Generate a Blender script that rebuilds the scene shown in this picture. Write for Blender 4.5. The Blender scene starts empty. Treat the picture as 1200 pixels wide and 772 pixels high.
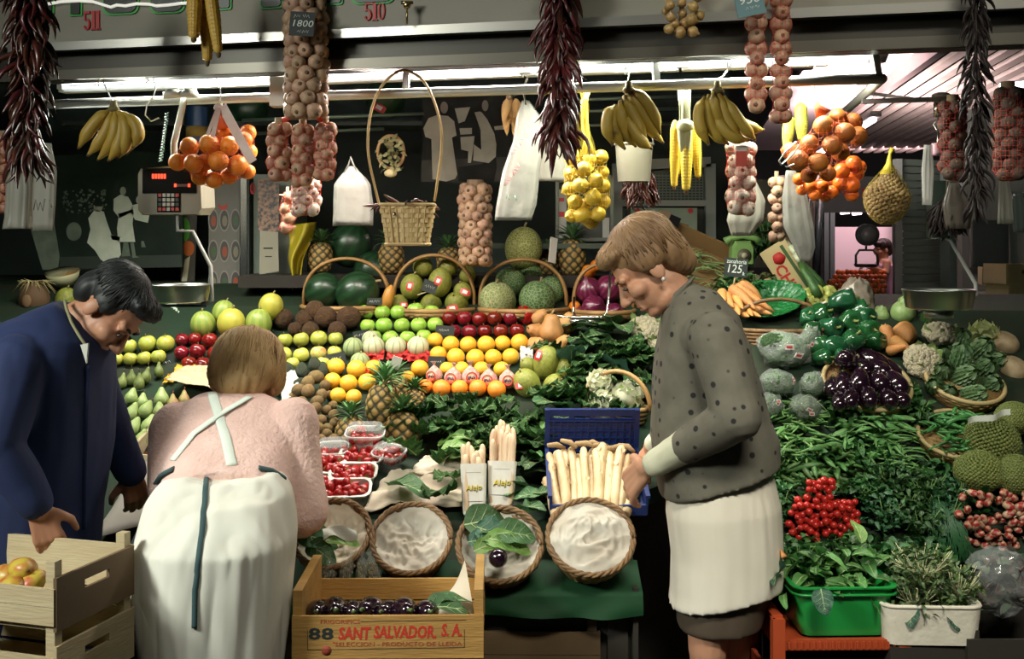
import bpy,math,random
from math import sin,cos,pi,sqrt,atan2
from mathutils import Vector as V,Matrix,Euler,noise as mnoise
SC=bpy.context.scene
COL=SC.collection
F,Y0,H=1300.0,280.0,1.5
R=random.Random(7)
def W(px,py,Y):
 return V(((px-600)*Y/F,Y,H-(py-Y0)*Y/F))
ORD='first second third fourth fifth sixth seventh eighth ninth tenth eleventh twelfth thirteenth fourteenth fifteenth sixteenth seventeenth eighteenth nineteenth twentieth'.split()
MATS={}
def M(name,col=None,rough=.5,c2=None,sc=8,bump=0,var=0.,spec=.5,metal=0,trans=0,coat=0,bsc=None,em=None,es=0,alpha=1,lo=.35,hi=.65,sss=0,stretch=None,tl=0):
 if name in MATS:return MATS[name]
 m=bpy.data.materials.new(name);m.use_nodes=True;MATS[name]=m
 nt=m.node_tree;N=nt.nodes;L=nt.links
 b=N['Principled BSDF']
 def si(k,v):
  if k in b.inputs:b.inputs[k].default_value=v
 c4=(*col,1)
 si('Base Color',c4);si('Roughness',rough);si('Metallic',metal);si('Specular IOR Level',spec)
 si('Transmission Weight',trans);si('Coat Weight',coat);si('Alpha',alpha)
 if coat:si('Coat Roughness',.15)
 if sss:si('Subsurface Weight',sss);b.inputs['Subsurface Radius'].default_value=(.012,.006,.003);
 if em:si('Emission Color',(*em,1));si('Emission Strength',es)
 out=b
 tc=N.new('ShaderNodeTexCoord')
 vec=tc.outputs['Object']
 if stretch:
  mp=N.new('ShaderNodeMapping');mp.inputs['Scale'].default_value=stretch
  L.new(vec,mp.inputs[0]);vec=mp.outputs[0]
 csock=None
 if c2:
  nz=N.new('ShaderNodeTexNoise');nz.inputs['Scale'].default_value=sc;nz.inputs['Detail'].default_value=4
  L.new(vec,nz.inputs['Vector'])
  cr=N.new('ShaderNodeValToRGB');cr.color_ramp.elements[0].position=lo;cr.color_ramp.elements[1].position=hi
  cr.color_ramp.elements[0].color=c4;cr.color_ramp.elements[1].color=(*c2,1)
  L.new(nz.outputs['Fac'],cr.inputs[0]);csock=cr.outputs[0]
 if var:
  oi=N.new('ShaderNodeObjectInfo')
  mr=N.new('ShaderNodeMapRange');mr.inputs['To Min'].default_value=1-var;mr.inputs['To Max'].default_value=1+var
  L.new(oi.outputs['Random'],mr.inputs['Value'])
  m2=N.new('ShaderNodeMapRange');m2.inputs['To Min'].default_value=.5-var*.05;m2.inputs['To Max'].default_value=.5+var*.05
  ml=N.new('ShaderNodeMath');ml.operation='FRACT';mm=N.new('ShaderNodeMath');mm.operation='MULTIPLY';mm.inputs[1].default_value=7.3
  L.new(oi.outputs['Random'],mm.inputs[0]);L.new(mm.outputs[0],ml.inputs[0]);L.new(ml.outputs[0],m2.inputs['Value'])
  hs=N.new('ShaderNodeHueSaturation');hs.inputs['Color'].default_value=c4
  if csock:L.new(csock,hs.inputs['Color'])
  L.new(mr.outputs[0],hs.inputs['Value']);L.new(m2.outputs[0],hs.inputs['Hue']);csock=hs.outputs[0]
 if csock:L.new(csock,b.inputs['Base Color'])
 if bump:
  nb=N.new('ShaderNodeTexNoise');nb.inputs['Scale'].default_value=bsc or sc*3;nb.inputs['Detail'].default_value=5
  L.new(vec,nb.inputs['Vector'])
  bp=N.new('ShaderNodeBump');bp.inputs['Strength'].default_value=bump;bp.inputs['Distance'].default_value=.02
  L.new(nb.outputs['Fac'],bp.inputs['Height']);L.new(bp.outputs[0],b.inputs['Normal'])
 if tl:
  t=N.new('ShaderNodeBsdfTranslucent');t.inputs[0].default_value=c4
  if csock:L.new(csock,t.inputs[0])
  mx=N.new('ShaderNodeMixShader');mx.inputs[0].default_value=tl
  L.new(b.outputs[0],mx.inputs[1]);L.new(t.outputs[0],mx.inputs[2]);L.new(mx.outputs[0],N['Material Output'].inputs[0])
 return m
def spots_mat(name,base,spot,scale,size,soft=.02,rand=.6,c2=None,rough=.8,bump=0,cells=False,var=0,coat=0,stretch=None):

 m=M(name,base,rough,c2 or base,14,coat=coat);nt=m.node_tree;N=nt.nodes;L=nt.links;b=N['Principled BSDF']
 tc=N.new('ShaderNodeTexCoord');vo=N.new('ShaderNodeTexVoronoi');vo.inputs['Scale'].default_value=scale;vo.inputs['Randomness'].default_value=rand
 if cells:vo.feature='DISTANCE_TO_EDGE'
 src=tc.outputs['Object']
 if stretch:
  mp=N.new('ShaderNodeMapping');mp.inputs['Scale'].default_value=stretch;L.new(src,mp.inputs[0]);src=mp.outputs[0]
 L.new(src,vo.inputs['Vector'])
 cr=N.new('ShaderNodeValToRGB');cr.color_ramp.elements[0].position=max(0,size-soft);cr.color_ramp.elements[1].position=size+soft
 cr.color_ramp.elements[0].color=(1,1,1,1);cr.color_ramp.elements[1].color=(0,0,0,1)
 L.new(vo.outputs['Distance'],cr.inputs[0])
 mx=N.new('ShaderNodeMix');mx.data_type='RGBA'
 lk=b.inputs['Base Color'].links[0].from_socket if b.inputs['Base Color'].links else None
 if lk:L.new(lk,mx.inputs['A'])
 else:mx.inputs['A'].default_value=(*base,1)
 mx.inputs['B'].default_value=(*spot,1);L.new(cr.outputs[0],mx.inputs['Factor']);L.new(mx.outputs['Result'],b.inputs['Base Color'])
 if bump:
  bp=N.new('ShaderNodeBump');bp.inputs['Strength'].default_value=bump;bp.inputs['Distance'].default_value=.02
  L.new(cr.outputs[0],bp.inputs['Height']);L.new(bp.outputs[0],b.inputs['Normal'])
 return m
def stripes_mat(name,a,bcol,n=10,rough=.4,axis='polar',coat=0,dist=1.5,lo=.4,hi=.6):

 m=M(name,a,rough,coat=coat);nt=m.node_tree;N=nt.nodes;L=nt.links;b=N['Principled BSDF']
 tc=N.new('ShaderNodeTexCoord');sp=N.new('ShaderNodeSeparateXYZ');L.new(tc.outputs['Object'],sp.inputs[0])
 if axis=='polar':
  at=N.new('ShaderNodeMath');at.operation='ARCTAN2';L.new(sp.outputs[0],at.inputs[0]);L.new(sp.outputs[1],at.inputs[1]);src=at.outputs[0]
 else:src=sp.outputs['XYZ'.index(axis)]
 nz=N.new('ShaderNodeTexNoise');nz.inputs['Scale'].default_value=7;L.new(tc.outputs['Object'],nz.inputs['Vector'])
 mu=N.new('ShaderNodeMath');mu.operation='MULTIPLY';mu.inputs[1].default_value=n;L.new(src,mu.inputs[0])
 ad=N.new('ShaderNodeMath');ad.operation='MULTIPLY_ADD';ad.inputs[1].default_value=dist;L.new(nz.outputs['Fac'],ad.inputs[0]);L.new(mu.outputs[0],ad.inputs[2])
 sn=N.new('ShaderNodeMath');sn.operation='SINE';L.new(ad.outputs[0],sn.inputs[0])
 mr=N.new('ShaderNodeMapRange');mr.inputs['From Min'].default_value=-1;L.new(sn.outputs[0],mr.inputs['Value'])
 cr=N.new('ShaderNodeValToRGB');cr.color_ramp.elements[0].color=(*a,1);cr.color_ramp.elements[1].color=(*bcol,1)
 cr.color_ramp.elements[0].position=lo;cr.color_ramp.elements[1].position=hi
 L.new(mr.outputs[0],cr.inputs[0]);L.new(cr.outputs[0],b.inputs['Base Color'])
 return m
def frame_z(d,up=V((0,0,1))):
 z=V(d).normalized()
 if abs(z.dot(up))>.98:up=V((0,1,0))if abs(z.y)<.9 else V((1,0,0))
 x=up.cross(z).normalized();y=z.cross(x)
 return Matrix((x,y,z)).transposed()
def T(loc=(0,0,0),rot=(0,0,0),sc=1):
 s=sc if hasattr(sc,'__len__')else(sc,sc,sc)
 return Matrix.LocRotScale(V(loc),Euler(rot),V(s))
class MB:
 def __init__(s):s.v=[];s.f=[];s.m=[]
 def add(s,vs,fs,m=0,X=None):
  o=len(s.v)
  s.v+=[tuple(X@V(v))for v in vs]if X is not None else[tuple(v)for v in vs]
  s.f+=[tuple(i+o for i in f)for f in fs];s.m+=[m]*len(fs);return s
 def merge(s,o,X=None,m=None):
  k=len(s.v)
  s.v+=[tuple(X@V(v))for v in o.v]if X is not None else o.v
  s.f+=[tuple(i+k for i in f)for f in o.f];s.m+=o.m if m is None else[m]*len(o.f);return s
 def box(s,c,d,rot=(0,0,0),m=0,X=None,taper=1):
  x,y,z=d[0]/2,d[1]/2,d[2]/2;t=taper
  vs=[(-x*t,-y*t,-z),(x*t,-y*t,-z),(x*t,y*t,-z),(-x*t,y*t,-z),(-x,-y,z),(x,-y,z),(x,y,z),(-x,y,z)]
  A=T(c,rot);A=X@A if X is not None else A
  return s.add(vs,[(3,2,1,0),(4,5,6,7),(0,1,5,4),(1,2,6,5),(2,3,7,6),(3,0,4,7)],m,A)
 def bar(s,a,b,w,h,m=0,up=(0,0,1)):
  a=V(a);b=V(b);d=b-a;A=frame_z(d,V(up)).to_4x4();A.translation=(a+b)/2
  return s.box((0,0,0),(w,h,d.length),m=m,X=A)
 def tube(s,pts,r,n=8,m=0,cap=True,closed=False,flat=1.):
  pts=[V(p)for p in pts];k=len(pts)
  rr=r if hasattr(r,'__len__')else[r]*k
  vs=[];up=None;o=[]
  for i,p in enumerate(pts):
   if closed:d=pts[(i+1)%k]-pts[i-1]
   else:d=pts[min(i+1,k-1)]-pts[max(i-1,0)]
   if d.length<1e-9:d=V((0,0,1))
   d.normalize()
   if up is None:
    up=V((0,0,1))if abs(d.z)<.9 else V((1,0,0))
   x=up.cross(d)
   if x.length<1e-6:x=V((1,0,0)).cross(d)
   x.normalize();y=d.cross(x);up=y
   for j in range(n):
    a=2*pi*j/n;vs.append(p+x*cos(a)*rr[i]+y*sin(a)*rr[i]*flat)
  fs=[]
  for i in range(k if closed else k-1):
   i2=(i+1)%k
   for j in range(n):fs.append((i*n+j,i*n+(j+1)%n,i2*n+(j+1)%n,i2*n+j))
  if cap and not closed:
   fs.append(tuple(range(n-1,-1,-1)));fs.append(tuple((k-1)*n+j for j in range(n)))
  return s.add(vs,fs,m)
 def lathe(s,prof,n=20,m=0,X=None,sx=1,sy=1,lob=0,nl=5,wob=0,seed=0,ph=0):
  vs=[];fs=[];k=len(prof);q=V((seed*3.1,seed*1.7,0))
  for(r,z)in prof:
   for j in range(n):
    a=2*pi*j/n;e=1+lob*cos(nl*(a+ph))
    if wob:e+=wob*mnoise.noise(V((cos(a)*1.5,sin(a)*1.5,z*2))+q)
    vs.append((r*e*cos(a)*sx,r*e*sin(a)*sy,z))
  for i in range(k-1):
   for j in range(n):fs.append((i*n+j,i*n+(j+1)%n,(i+1)*n+(j+1)%n,(i+1)*n+j))
  if prof[0][0]>1e-6:fs.append(tuple(range(n-1,-1,-1)))
  if prof[-1][0]>1e-6:fs.append(tuple((k-1)*n+j for j in range(n)))
  return s.add(vs,fs,m,X)
 def ell(s,c,r,nu=16,nv=10,m=0,X=None,rot=(0,0,0),bump=0,bs=3,seed=0):
  r=r if hasattr(r,'__len__')else(r,r,r)
  A=T(c,rot);A=X@A if X is not None else A
  vs=[(0,0,-r[2])];fs=[]
  for i in range(1,nv):
   t=-pi/2+pi*i/nv
   for j in range(nu):
    a=2*pi*j/nu;p=V((cos(t)*cos(a),cos(t)*sin(a),sin(t)))
    e=1+bump*mnoise.noise(p*bs+V((seed*7.7,seed,0)))if bump else 1
    vs.append((p.x*r[0]*e,p.y*r[1]*e,p.z*r[2]*e))
  vs.append((0,0,r[2]));q=len(vs)-1
  for j in range(nu):
   fs.append((0,1+(j+1)%nu,1+j));b=1+(nv-2)*nu;fs.append((q,b+j,b+(j+1)%nu))
  for i in range(nv-2):
   for j in range(nu):a=1+i*nu;fs.append((a+j,a+(j+1)%nu,a+nu+(j+1)%nu,a+nu+j))
  return s.add(vs,fs,m,A)
 def grid(s,fn,nu,nv,m=0,X=None,thick=0):
  vs=[fn(i/nu,j/nv)for i in range(nu+1)for j in range(nv+1)];w=nv+1
  fs=[(i*w+j,(i+1)*w+j,(i+1)*w+j+1,i*w+j+1)for i in range(nu)for j in range(nv)]
  return s.add(vs,fs,m,X)
 def leaf(s,X,L,Wd,n=6,mm=4,curl=.3,cup=.25,ruf=0,rf=6,seed=0,m=0,rib=None,tip=1.,veins=0):

  ph=seed*1.3
  def fn(u,v):
   b=2*v-1
   w=Wd/2*(sin(pi*min(1,u**.75*(1-.02)+.02))**.6 if tip>=1 else sin(pi*u**tip)**.6)
   z=-curl*L*u*u+cup*Wd*abs(b)**1.6*sin(pi*min(1,u+.1))+ruf*Wd*abs(b)*sin(rf*pi*u+ph+2*b)+ruf*.4*Wd*sin(9*u+4*b+ph)*abs(b)
   return(b*w*(1+ruf*.5*sin(rf*2*u*pi+ph)),u*L*(1-.25*curl*u),z)
  s.grid(fn,n,mm,m,X)
  if rib is not None:
   pts=[V(fn(u,.5))+V((0,0,.004*L))for u in(0,.25,.5,.75,.95)]
   if X is not None:pts=[X@p for p in pts]
   k=X.to_scale().x if X is not None else 1
   s.tube(pts,[L*.022*k,L*.018*k,L*.013*k,L*.008*k,L*.003*k],5,rib)
   for q in range(veins):
    u0=.12+.6*q/max(1,veins-1)
    for sd in(0,1):
     pp=[V(fn(min(1,u0+t*.22),.5+(sd-.5)*t*.85))+V((0,0,.005*L))for t in(0,.5,1)]
     if X is not None:pp=[X@p for p in pp]
     s.tube(pp,[L*.009*k,L*.006*k,L*.002*k],4,rib)
  return s
 def mesh(s,name,mats,smooth=True):
  me=bpy.data.meshes.new(name);me.from_pydata(s.v,[],s.f);
  for m in(mats if isinstance(mats,(list,tuple))else[mats]):me.materials.append(m)
  me.polygons.foreach_set('material_index',s.m)
  if smooth is True:me.polygons.foreach_set('use_smooth',[True]*len(s.f))
  elif smooth:
   me.polygons.foreach_set('use_smooth',[True]*len(s.f));me.set_sharp_from_angle(angle=smooth)
  me.update();return me
 def obj(s,name,mats,parent=None,smooth=True,X=None):
  return link(name,s.mesh(name,mats,smooth),parent,X)
def link(name,data,parent=None,X=None):
 o=bpy.data.objects.new(name,data);COL.objects.link(o)
 if parent:o.parent=parent
 if X is not None:o.matrix_local=X if isinstance(X,Matrix)else T(X)
 return o
def tag(o,label,cat,group=None,kind=None):
 o['label']=label;o['category']=cat
 if group:o['group']=group
 if kind:o['kind']=kind
 return o
def thing(name,label,cat,X=None,group=None):
 o=link(name,None,None,X);o.empty_display_size=.05;return tag(o,label,cat,group)
def struct(o):o['kind']='structure';return o
KIDS={}
def kids(o):
 if o.name not in KIDS:KIDS[o.name]=[c for c in COL.objects if c.parent==o]
 return KIDS[o.name]
USED=set()
def put(proto,X,label,group=None):

 if proto.name not in USED:USED.add(proto.name);kids(proto);o=proto
 else:
  o=proto.copy();COL.objects.link(o)
  for c in kids(proto):
   d=c.copy();COL.objects.link(d);d.parent=o
   for g in kids(c):e=g.copy();COL.objects.link(e);e.parent=d
 o.matrix_world=X;o['label']=label
 if group:o['group']=group
 elif 'group' in o:del o['group']
 return o
def blob(mb,name,mats,voxel=.006,sm=6,fac=.5,parent=None,X=None,post=None,pick=None):

 me=mb.mesh(name,mats[0]if isinstance(mats,(list,tuple))else mats)
 o=bpy.data.objects.new('tmp',me);COL.objects.link(o)
 r=o.modifiers.new('r','REMESH');r.mode='VOXEL';r.voxel_size=voxel;r.adaptivity=0
 s=o.modifiers.new('s','SMOOTH');s.iterations=sm;s.factor=fac
 dg=bpy.context.evaluated_depsgraph_get();dg.update()
 nm=bpy.data.meshes.new_from_object(o.evaluated_get(dg));bpy.data.objects.remove(o);bpy.data.meshes.remove(me)
 nm.name=name
 if post:
  nm.update();cs=[v.co.copy()for v in nm.vertices];ns=[n.vector.copy()for n in nm.vertex_normals];fl=[]
  for c,n_ in zip(cs,ns):fl.extend(post(c,n_)or c)
  nm.vertices.foreach_set('co',fl)
 nm.materials.clear()
 for m in(mats if isinstance(mats,(list,tuple))else[mats]):nm.materials.append(m)
 if pick:
  for p in nm.polygons:p.material_index=pick(p.center)
 nm.polygons.foreach_set('use_smooth',[True]*len(nm.polygons));nm.update()
 return link(name,nm,parent,X)
def caps(mb,a,b,ra,rb,n=14,m=0):

 a=V(a);b=V(b);d=b-a;k=[]
 rs=[]
 for t in(-1,-.85,-.5,0):k.append(a+d.normalized()*ra*t);rs.append(ra*sqrt(max(0,1-t*t))+1e-4)
 for t in(.33,.66):k.append(a+d*t);rs.append(ra+(rb-ra)*t)
 for t in(0,.5,.85,1):k.append(b+d.normalized()*rb*t);rs.append(rb*sqrt(max(0,1-t*t))+1e-4)
 return mb.tube(k,rs,n,m)
def text(mbname,body,size,mat,X,parent=None,ext=.0006,font=None,align='CENTER',shear=0,sx=1,bold=0,width=None):
 c=bpy.data.curves.new(mbname,'FONT');c.body=body;c.size=size;c.extrude=ext;c.align_x=align;c.align_y='CENTER';c.shear=shear;c.resolution_u=2;c.offset=bold*size
 o=bpy.data.objects.new('tmp',c);COL.objects.link(o)
 dg=bpy.context.evaluated_depsgraph_get();dg.update()
 me=bpy.data.meshes.new_from_object(o.evaluated_get(dg));bpy.data.objects.remove(o);bpy.data.curves.remove(c)
 if width:
  w0=max(v.co.x for v in me.vertices)-min(v.co.x for v in me.vertices);sx=width/w0
 if sx!=1:
  for v in me.vertices:v.co.x*=sx
 me.materials.clear();me.materials.append(mat)
 return link(mbname,me,parent,X)
def scribble(name,w_,h_,mat,X,parent,seed=1,r=.0009):
 q=random.Random(seed);n=max(8,int(w_/max(.004,h_*.22)));m=MB();seg=[]
 for k in range(n+1):
  seg.append((-w_/2+w_*k/n,h_*(.42 if k%2 else-.42)*q.uniform(.4,1),.0006))
  if q.random()<.28 or k==n:
   if len(seg)>1:m.tube(seg,r,5)
   seg=[]
 return m.obj(name,mat,parent,True,X)
def faceX(p,yaw=0,pitch=0,roll=0):

 return Matrix.Translation(p)@Euler((0,0,yaw)).to_matrix().to_4x4()@Euler((pi/2+pitch,0,0)).to_matrix().to_4x4()@Euler((0,0,roll)).to_matrix().to_4x4()
def rnd_rot():return Euler((R.uniform(0,6.28),R.uniform(0,6.28),R.uniform(0,6.28)))
BK=[(3.1,.40),(3.27,.455),(3.4,.495),(3.5,.545),(3.7,.63),(3.95,.73),(4.2,.84),(4.5,.965),(4.8,1.115),(4.95,1.2),(5.3,1.28),(6.2,1.3)]
BKR=[(3.35,.42),(3.5,.53),(3.6,.64),(3.7,.76),(3.8,.88),(3.9,.97),(4.0,1.04),(4.15,1.12),(4.35,1.22),(4.6,1.27),(5.0,1.29),(6.2,1.3)]
def Zb(Y,B=BK):
 if Y<=B[0][0]:return B[0][1]
 for(a,za),(b,zb)in zip(B,B[1:]):
  if Y<=b:return za+(zb-za)*(Y-a)/(b-a)
 return B[-1][1]
def rest(px,py,d,lift=0,hr=None,Ymax=6):

 lo,hi=3.0,Ymax;B=BKR if px>838 else BK
 for _ in range(40):
  Y=(lo+hi)/2;r=d*Y/F/2 if hr is None else hr
  z=H-(py-Y0)*Y/F
  if z-Zb(Y,B)>r*(1.02+2*lift):lo=Y
  else:hi=Y
 return W(px,py,Y),d*Y/F
LAMP=37.;FILL=66.;KEY=23.
#  camera, world, lights
cam=bpy.data.cameras.new('camera');camo=link('camera',cam);camo.location=(0,0,H);camo.rotation_euler=(pi/2,0,0)
cam.sensor_width=36;cam.lens=36*F/1200;cam.shift_y=(Y0-386)/1200;cam.clip_end=100
SC.camera=camo
SC.view_settings.view_transform='Standard';SC.view_settings.look='None';SC.view_settings.gamma=1;SC.view_settings.exposure=0
SC.view_settings.use_curve_mapping=False
w=bpy.data.worlds.new('hall');SC.world=w;w.use_nodes=True
w.node_tree.nodes['Background'].inputs[0].default_value=(.62,.8,.62,1);w.node_tree.nodes['Background'].inputs[1].default_value=.012
SC.cycles.max_bounces=6;SC.cycles.transparent_max_bounces=12;SC.cycles.use_denoising=True;SC.cycles.caustics_reflective=False;SC.cycles.caustics_refractive=False
SC.cycles.sample_clamp_indirect=4
def Yr(px):return .52*F/(280-(122-.031*(px-65)))
def rail(px,dz=0):
 Y=Yr(px);return V(((px-600)*Y/F,Y,2.02+dz))
def area(name,p,tgt,sx,sy,e,col):
 l=bpy.data.lights.new(name,'AREA');l.shape='RECTANGLE';l.size=sx;l.size_y=sy;l.energy=e;l.color=col
 o=link(name,l);o.matrix_world=Matrix.Translation(p)@frame_z(V(p)-V(tgt)).to_4x4();return o
chrome=M('chrome',(.75,.75,.72),.18,metal=1)
steel=M('steel',(.5,.52,.5),.32,metal=1)
whitem=M('white enamel',(.72,.75,.7),.35)
greym=M('grey enamel',(.33,.34,.31),.45)
darkm=M('dark paint',(.02,.025,.02),.6)
wire=M('galvanised wire',(.6,.6,.56),.3,metal=1)
fl=MB();fl.box((0,8,-.05),(26,30,.1));struct(fl.obj('floor',M('floor stone',(.05,.05,.045),.5,(.03,.03,.028),5),smooth=False))
ce=MB();ce.box((0,8,5.05),(26,30,.1));struct(ce.obj('ceiling',M('hall ceiling',(.05,.055,.05),.8),smooth=False))
wb=MB();wb.box((-.95,6.42,1.5),(4.4,.1,3.0));struct(wb.obj('wall_back',M('stall back wall',(.035,.06,.05),.6,(.02,.035,.03),3),smooth=False))
wl=MB();wl.box((-3.2,5.2,1.5),(.1,2.5,3.0));struct(wl.obj('wall_left',M('stall side wall',(.03,.05,.04),.7),smooth=False))
wf=MB();wf.box((2,21,2.5),(26,.1,5));struct(wf.obj('wall_far',M('far wall',(.05,.055,.05),.8),smooth=False))
cl=MB()
A0,A1=V((-3.1,4.5,2.42)),V((1.35,3.75,2.42))
for k in range(10):
 t0,t1=k/10+.003,(k+1)/10-.003
 a=A0.lerp(A1,t0);b=A0.lerp(A1,t1);dd=V((.3,2.3,0))
 cl.add([a,b,b+dd,a+dd,a+V((0,0,.03)),b+V((0,0,.03)),b+dd+V((0,0,.03)),a+dd+V((0,0,.03))],[(0,3,2,1),(4,5,6,7),(0,1,5,4),(1,2,6,5),(2,3,7,6),(3,0,4,7)])
o=cl.obj('ceiling_stall',M('stall ceiling boards',(.10,.12,.10),.6),smooth=False);struct(o)
def Yf(px):return .69*F/(280-(57-.045*px))
def fas(px,z,dy=0):
 Y=Yf(px)+dy;return V(((px-600)*Y/F,Y,z))
fa,fb=fas(-140,0),fas(1340,0)
fdir=(fb-fa).normalized();fyaw=atan2(fdir.y,fdir.x);flen=(fb-fa).length;fn=V((fdir.y,-fdir.x,0))
def fasbox(mb,z0,z1,d0,d1,t0=0.,t1=1.,m=0):
 a=fa.lerp(fb,t0);b=fa.lerp(fb,t1);q=[]
 for z in(z0,z1):
  for p,d in((a,d0),(b,d0),(b,d1),(a,d1)):q.append(V((p.x,p.y,z))-fn*d)
 mb.add(q,[(3,2,1,0),(4,5,6,7),(0,1,5,4),(1,2,6,5),(2,3,7,6),(3,0,4,7)],m)
SB=None
sign=thing('fascia_sign','long off-white sign board over the stall with red numbers 511 and 510','sign',(fa+fb)/2+V((0,0,2.2)))
SI=sign.matrix_basis.inverted()
def spart(mb,name,mat,smooth=False):
 mb.v=[tuple(SI@V(v))for v in mb.v];return mb.obj(name,mat,SB if name in('number','letter','letter_outline')else sign,smooth)
m=MB();fasbox(m,2.195,2.75,0,.05);SB=spart(m,'board',M('sign board',(.36,.34,.29),.6,(.30,.29,.24),2,spec=.2))
def ftx(px,py,body,size,mat,name,shear=0):
 Y=Yf(px);p=W(px,py,Y)+fn*.004
 X=SI@(Matrix.Translation(p)@Euler((0,0,fyaw)).to_matrix().to_4x4()@Euler((pi/2,0,0)).to_matrix().to_4x4())
 o=text(name,body,size,mat,X,sign,.002,shear=shear)
 me=o.data
 bold=.0
 return o
red=M('sign red',(.55,.03,.03),.5);grn=M('sign green',(.05,.42,.07),.5);blk=M('sign black',(.01,.015,.012),.4)
def digit(mb,ch,x,h,wd):

 t=wd*.30
 if ch=='1':
  mb.box((x,h*.5,0),(t*1.25,h,.006));mb.box((x-t*.7,h*.9,0),(t*.8,h*.1,.006));mb.box((x,h*.04,0),(t*2.3,h*.08,.006))
 if ch=='0':
  mb.tube([(x+wd*.34*cos(a),h*.5+h*.42*sin(a),0)for a in[2*pi*k/24 for k in range(24)]],[t*.5*(.55+.45*abs(cos(2*pi*k/24)))for k in range(24)],6,closed=True)
 if ch=='5':
  mb.box((x,h*.93,0),(wd*.8,h*.14,.006));mb.box((x-wd*.3,h*.72,0),(t*.6,h*.4,.006))
  mb.tube([(x-wd*.26+0*k,h*.55,0)if k==0 else(x-wd*.05+wd*.36*cos(a),h*.32+h*.27*sin(a),0)for k,a in enumerate([2.6,2.0,1.4,.8,.2,-.4,-1.0,-1.6,-2.2,-2.8])],[t*.25,t*.3,t*.4,t*.5,t*.6,t*.6,t*.5,t*.4,t*.45,t*.6],6)
for body,px,py in(('511',110,24.5),('510',440,13.5)):
 mb=MB();Y=Yf(px);h=22.5*Y/F;wd=h*.42
 xs=(-.85*wd,.05*wd,.68*wd)if body=='511' else(-.9*wd,-.05*wd,.85*wd)
 for ch,x in zip(body,xs):digit(mb,ch,x,h,wd)
 X=Matrix.Translation(W(px,py+11,Y)+fn*.003)@Euler((0,0,fyaw)).to_matrix().to_4x4()@Euler((pi/2,0,0)).to_matrix().to_4x4()
 mb.v=[tuple(X@V(v))for v in mb.v];spart(mb,'number',red)
for(x0,x1,yb,rd)in((56,63,15,.2),(84,96,17,.15),(121,164,15.5,.6),(176,218,14,.6),(252,271,10,.3),(306,331,8.5,.3),(384,401,4,.3),(412,463,3,.4)):
 for gro,mat,nm,off in((0,blk,'letter',.010),(2.2,grn,'letter_outline',.005)):
  mb=MB();Y=Yf((x0+x1)/2);s=Y/F;wd=(x1-x0+2*gro)*s;hh=.22;r=min(rd*wd*.5,.03)
  pr=[(-wd/2,hh),(-wd/2,r)]+[(-wd/2+r-r*cos(a),r-r*sin(a))for a in(.4,.8,1.2,pi/2)]+[(wd/2-r+r*sin(a),r-r*cos(a))for a in(0,.4,.8,1.2)]+[(wd/2,r),(wd/2,hh)]
  n=len(pr);vs=[(x,y,0)for x,y in pr]+[(x,y,off)for x,y in pr]
  mb.add(vs,[tuple(range(n-1,-1,-1)),tuple(range(n,2*n))]+[(i,(i+1)%n,n+(i+1)%n,n+i)for i in range(n)])
  X=Matrix.Translation(W((x0+x1)/2,yb+gro,Y)+fn*.0005)@Euler((0,0,fyaw)).to_matrix().to_4x4()@Euler((pi/2,0,0)).to_matrix().to_4x4()
  mb.v=[tuple(X@V(v))for v in mb.v];spart(mb,nm,mat)
mb=MB();mb.tube([W(px,py,Yf(px))+fn*.016 for px,py in((58,6),(75,3),(95,2),(112,3),(125,7),(133,9.5),(140,7),(150,8),(163,5.5),(178,6),(186,8),(200,7),(215,5),(235,4))],.0055,6)
spart(mb,'neon_tube',M('neon glass',(.9,.9,.85),.2,em=(1,.96,.85),es=.55),True)
mb=MB();fasbox(mb,2.172,2.202,-.014,.03,.13,1);spart(mb,'chrome_trim',M('trim steel',(.40,.39,.36),.3,metal=1))
m=MB();m.tube([W(477,28,3.62),W(477,8,3.62)],.004,6);m.ell(W(477,6,3.62),.013,12,8);m.tube([W(470,3,3.62),W(484,3,3.62)],.006,6)
o=m.obj('canopy_bracket',M('brass',(.55,.42,.2),.3,metal=1));tag(o,'small brass knob bracket standing beside the number 510 on the sign','bracket')
sb=MB();fasbox(sb,2.10,2.20,.05,.12);fasbox(sb,2.085,2.16,.12,.2,m=0);fasbox(sb,2.075,2.11,.035,.05,m=1);fasbox(sb,2.2,2.5,.05,.5)
o=sb.obj('trim_1',[M('shutter housing',(.05,.046,.038),.4,metal=.5),M('housing edge',(.12,.11,.09),.35,metal=.6)],smooth=False);struct(o)
tubecol=[((.93,.97,1.),62,328),((1.,.88,.96),332,612),((.93,.98,1.),616,800),((.92,.97,1.),804,980)]
names=['bluish fluorescent tube lamp above the bananas by the dark scale arm','pinkish fluorescent tube lamp above the tall hoop basket','white fluorescent tube lamp above the lemons and middle bananas','white fluorescent tube lamp ending beside the hanging garlic ropes']
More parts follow.
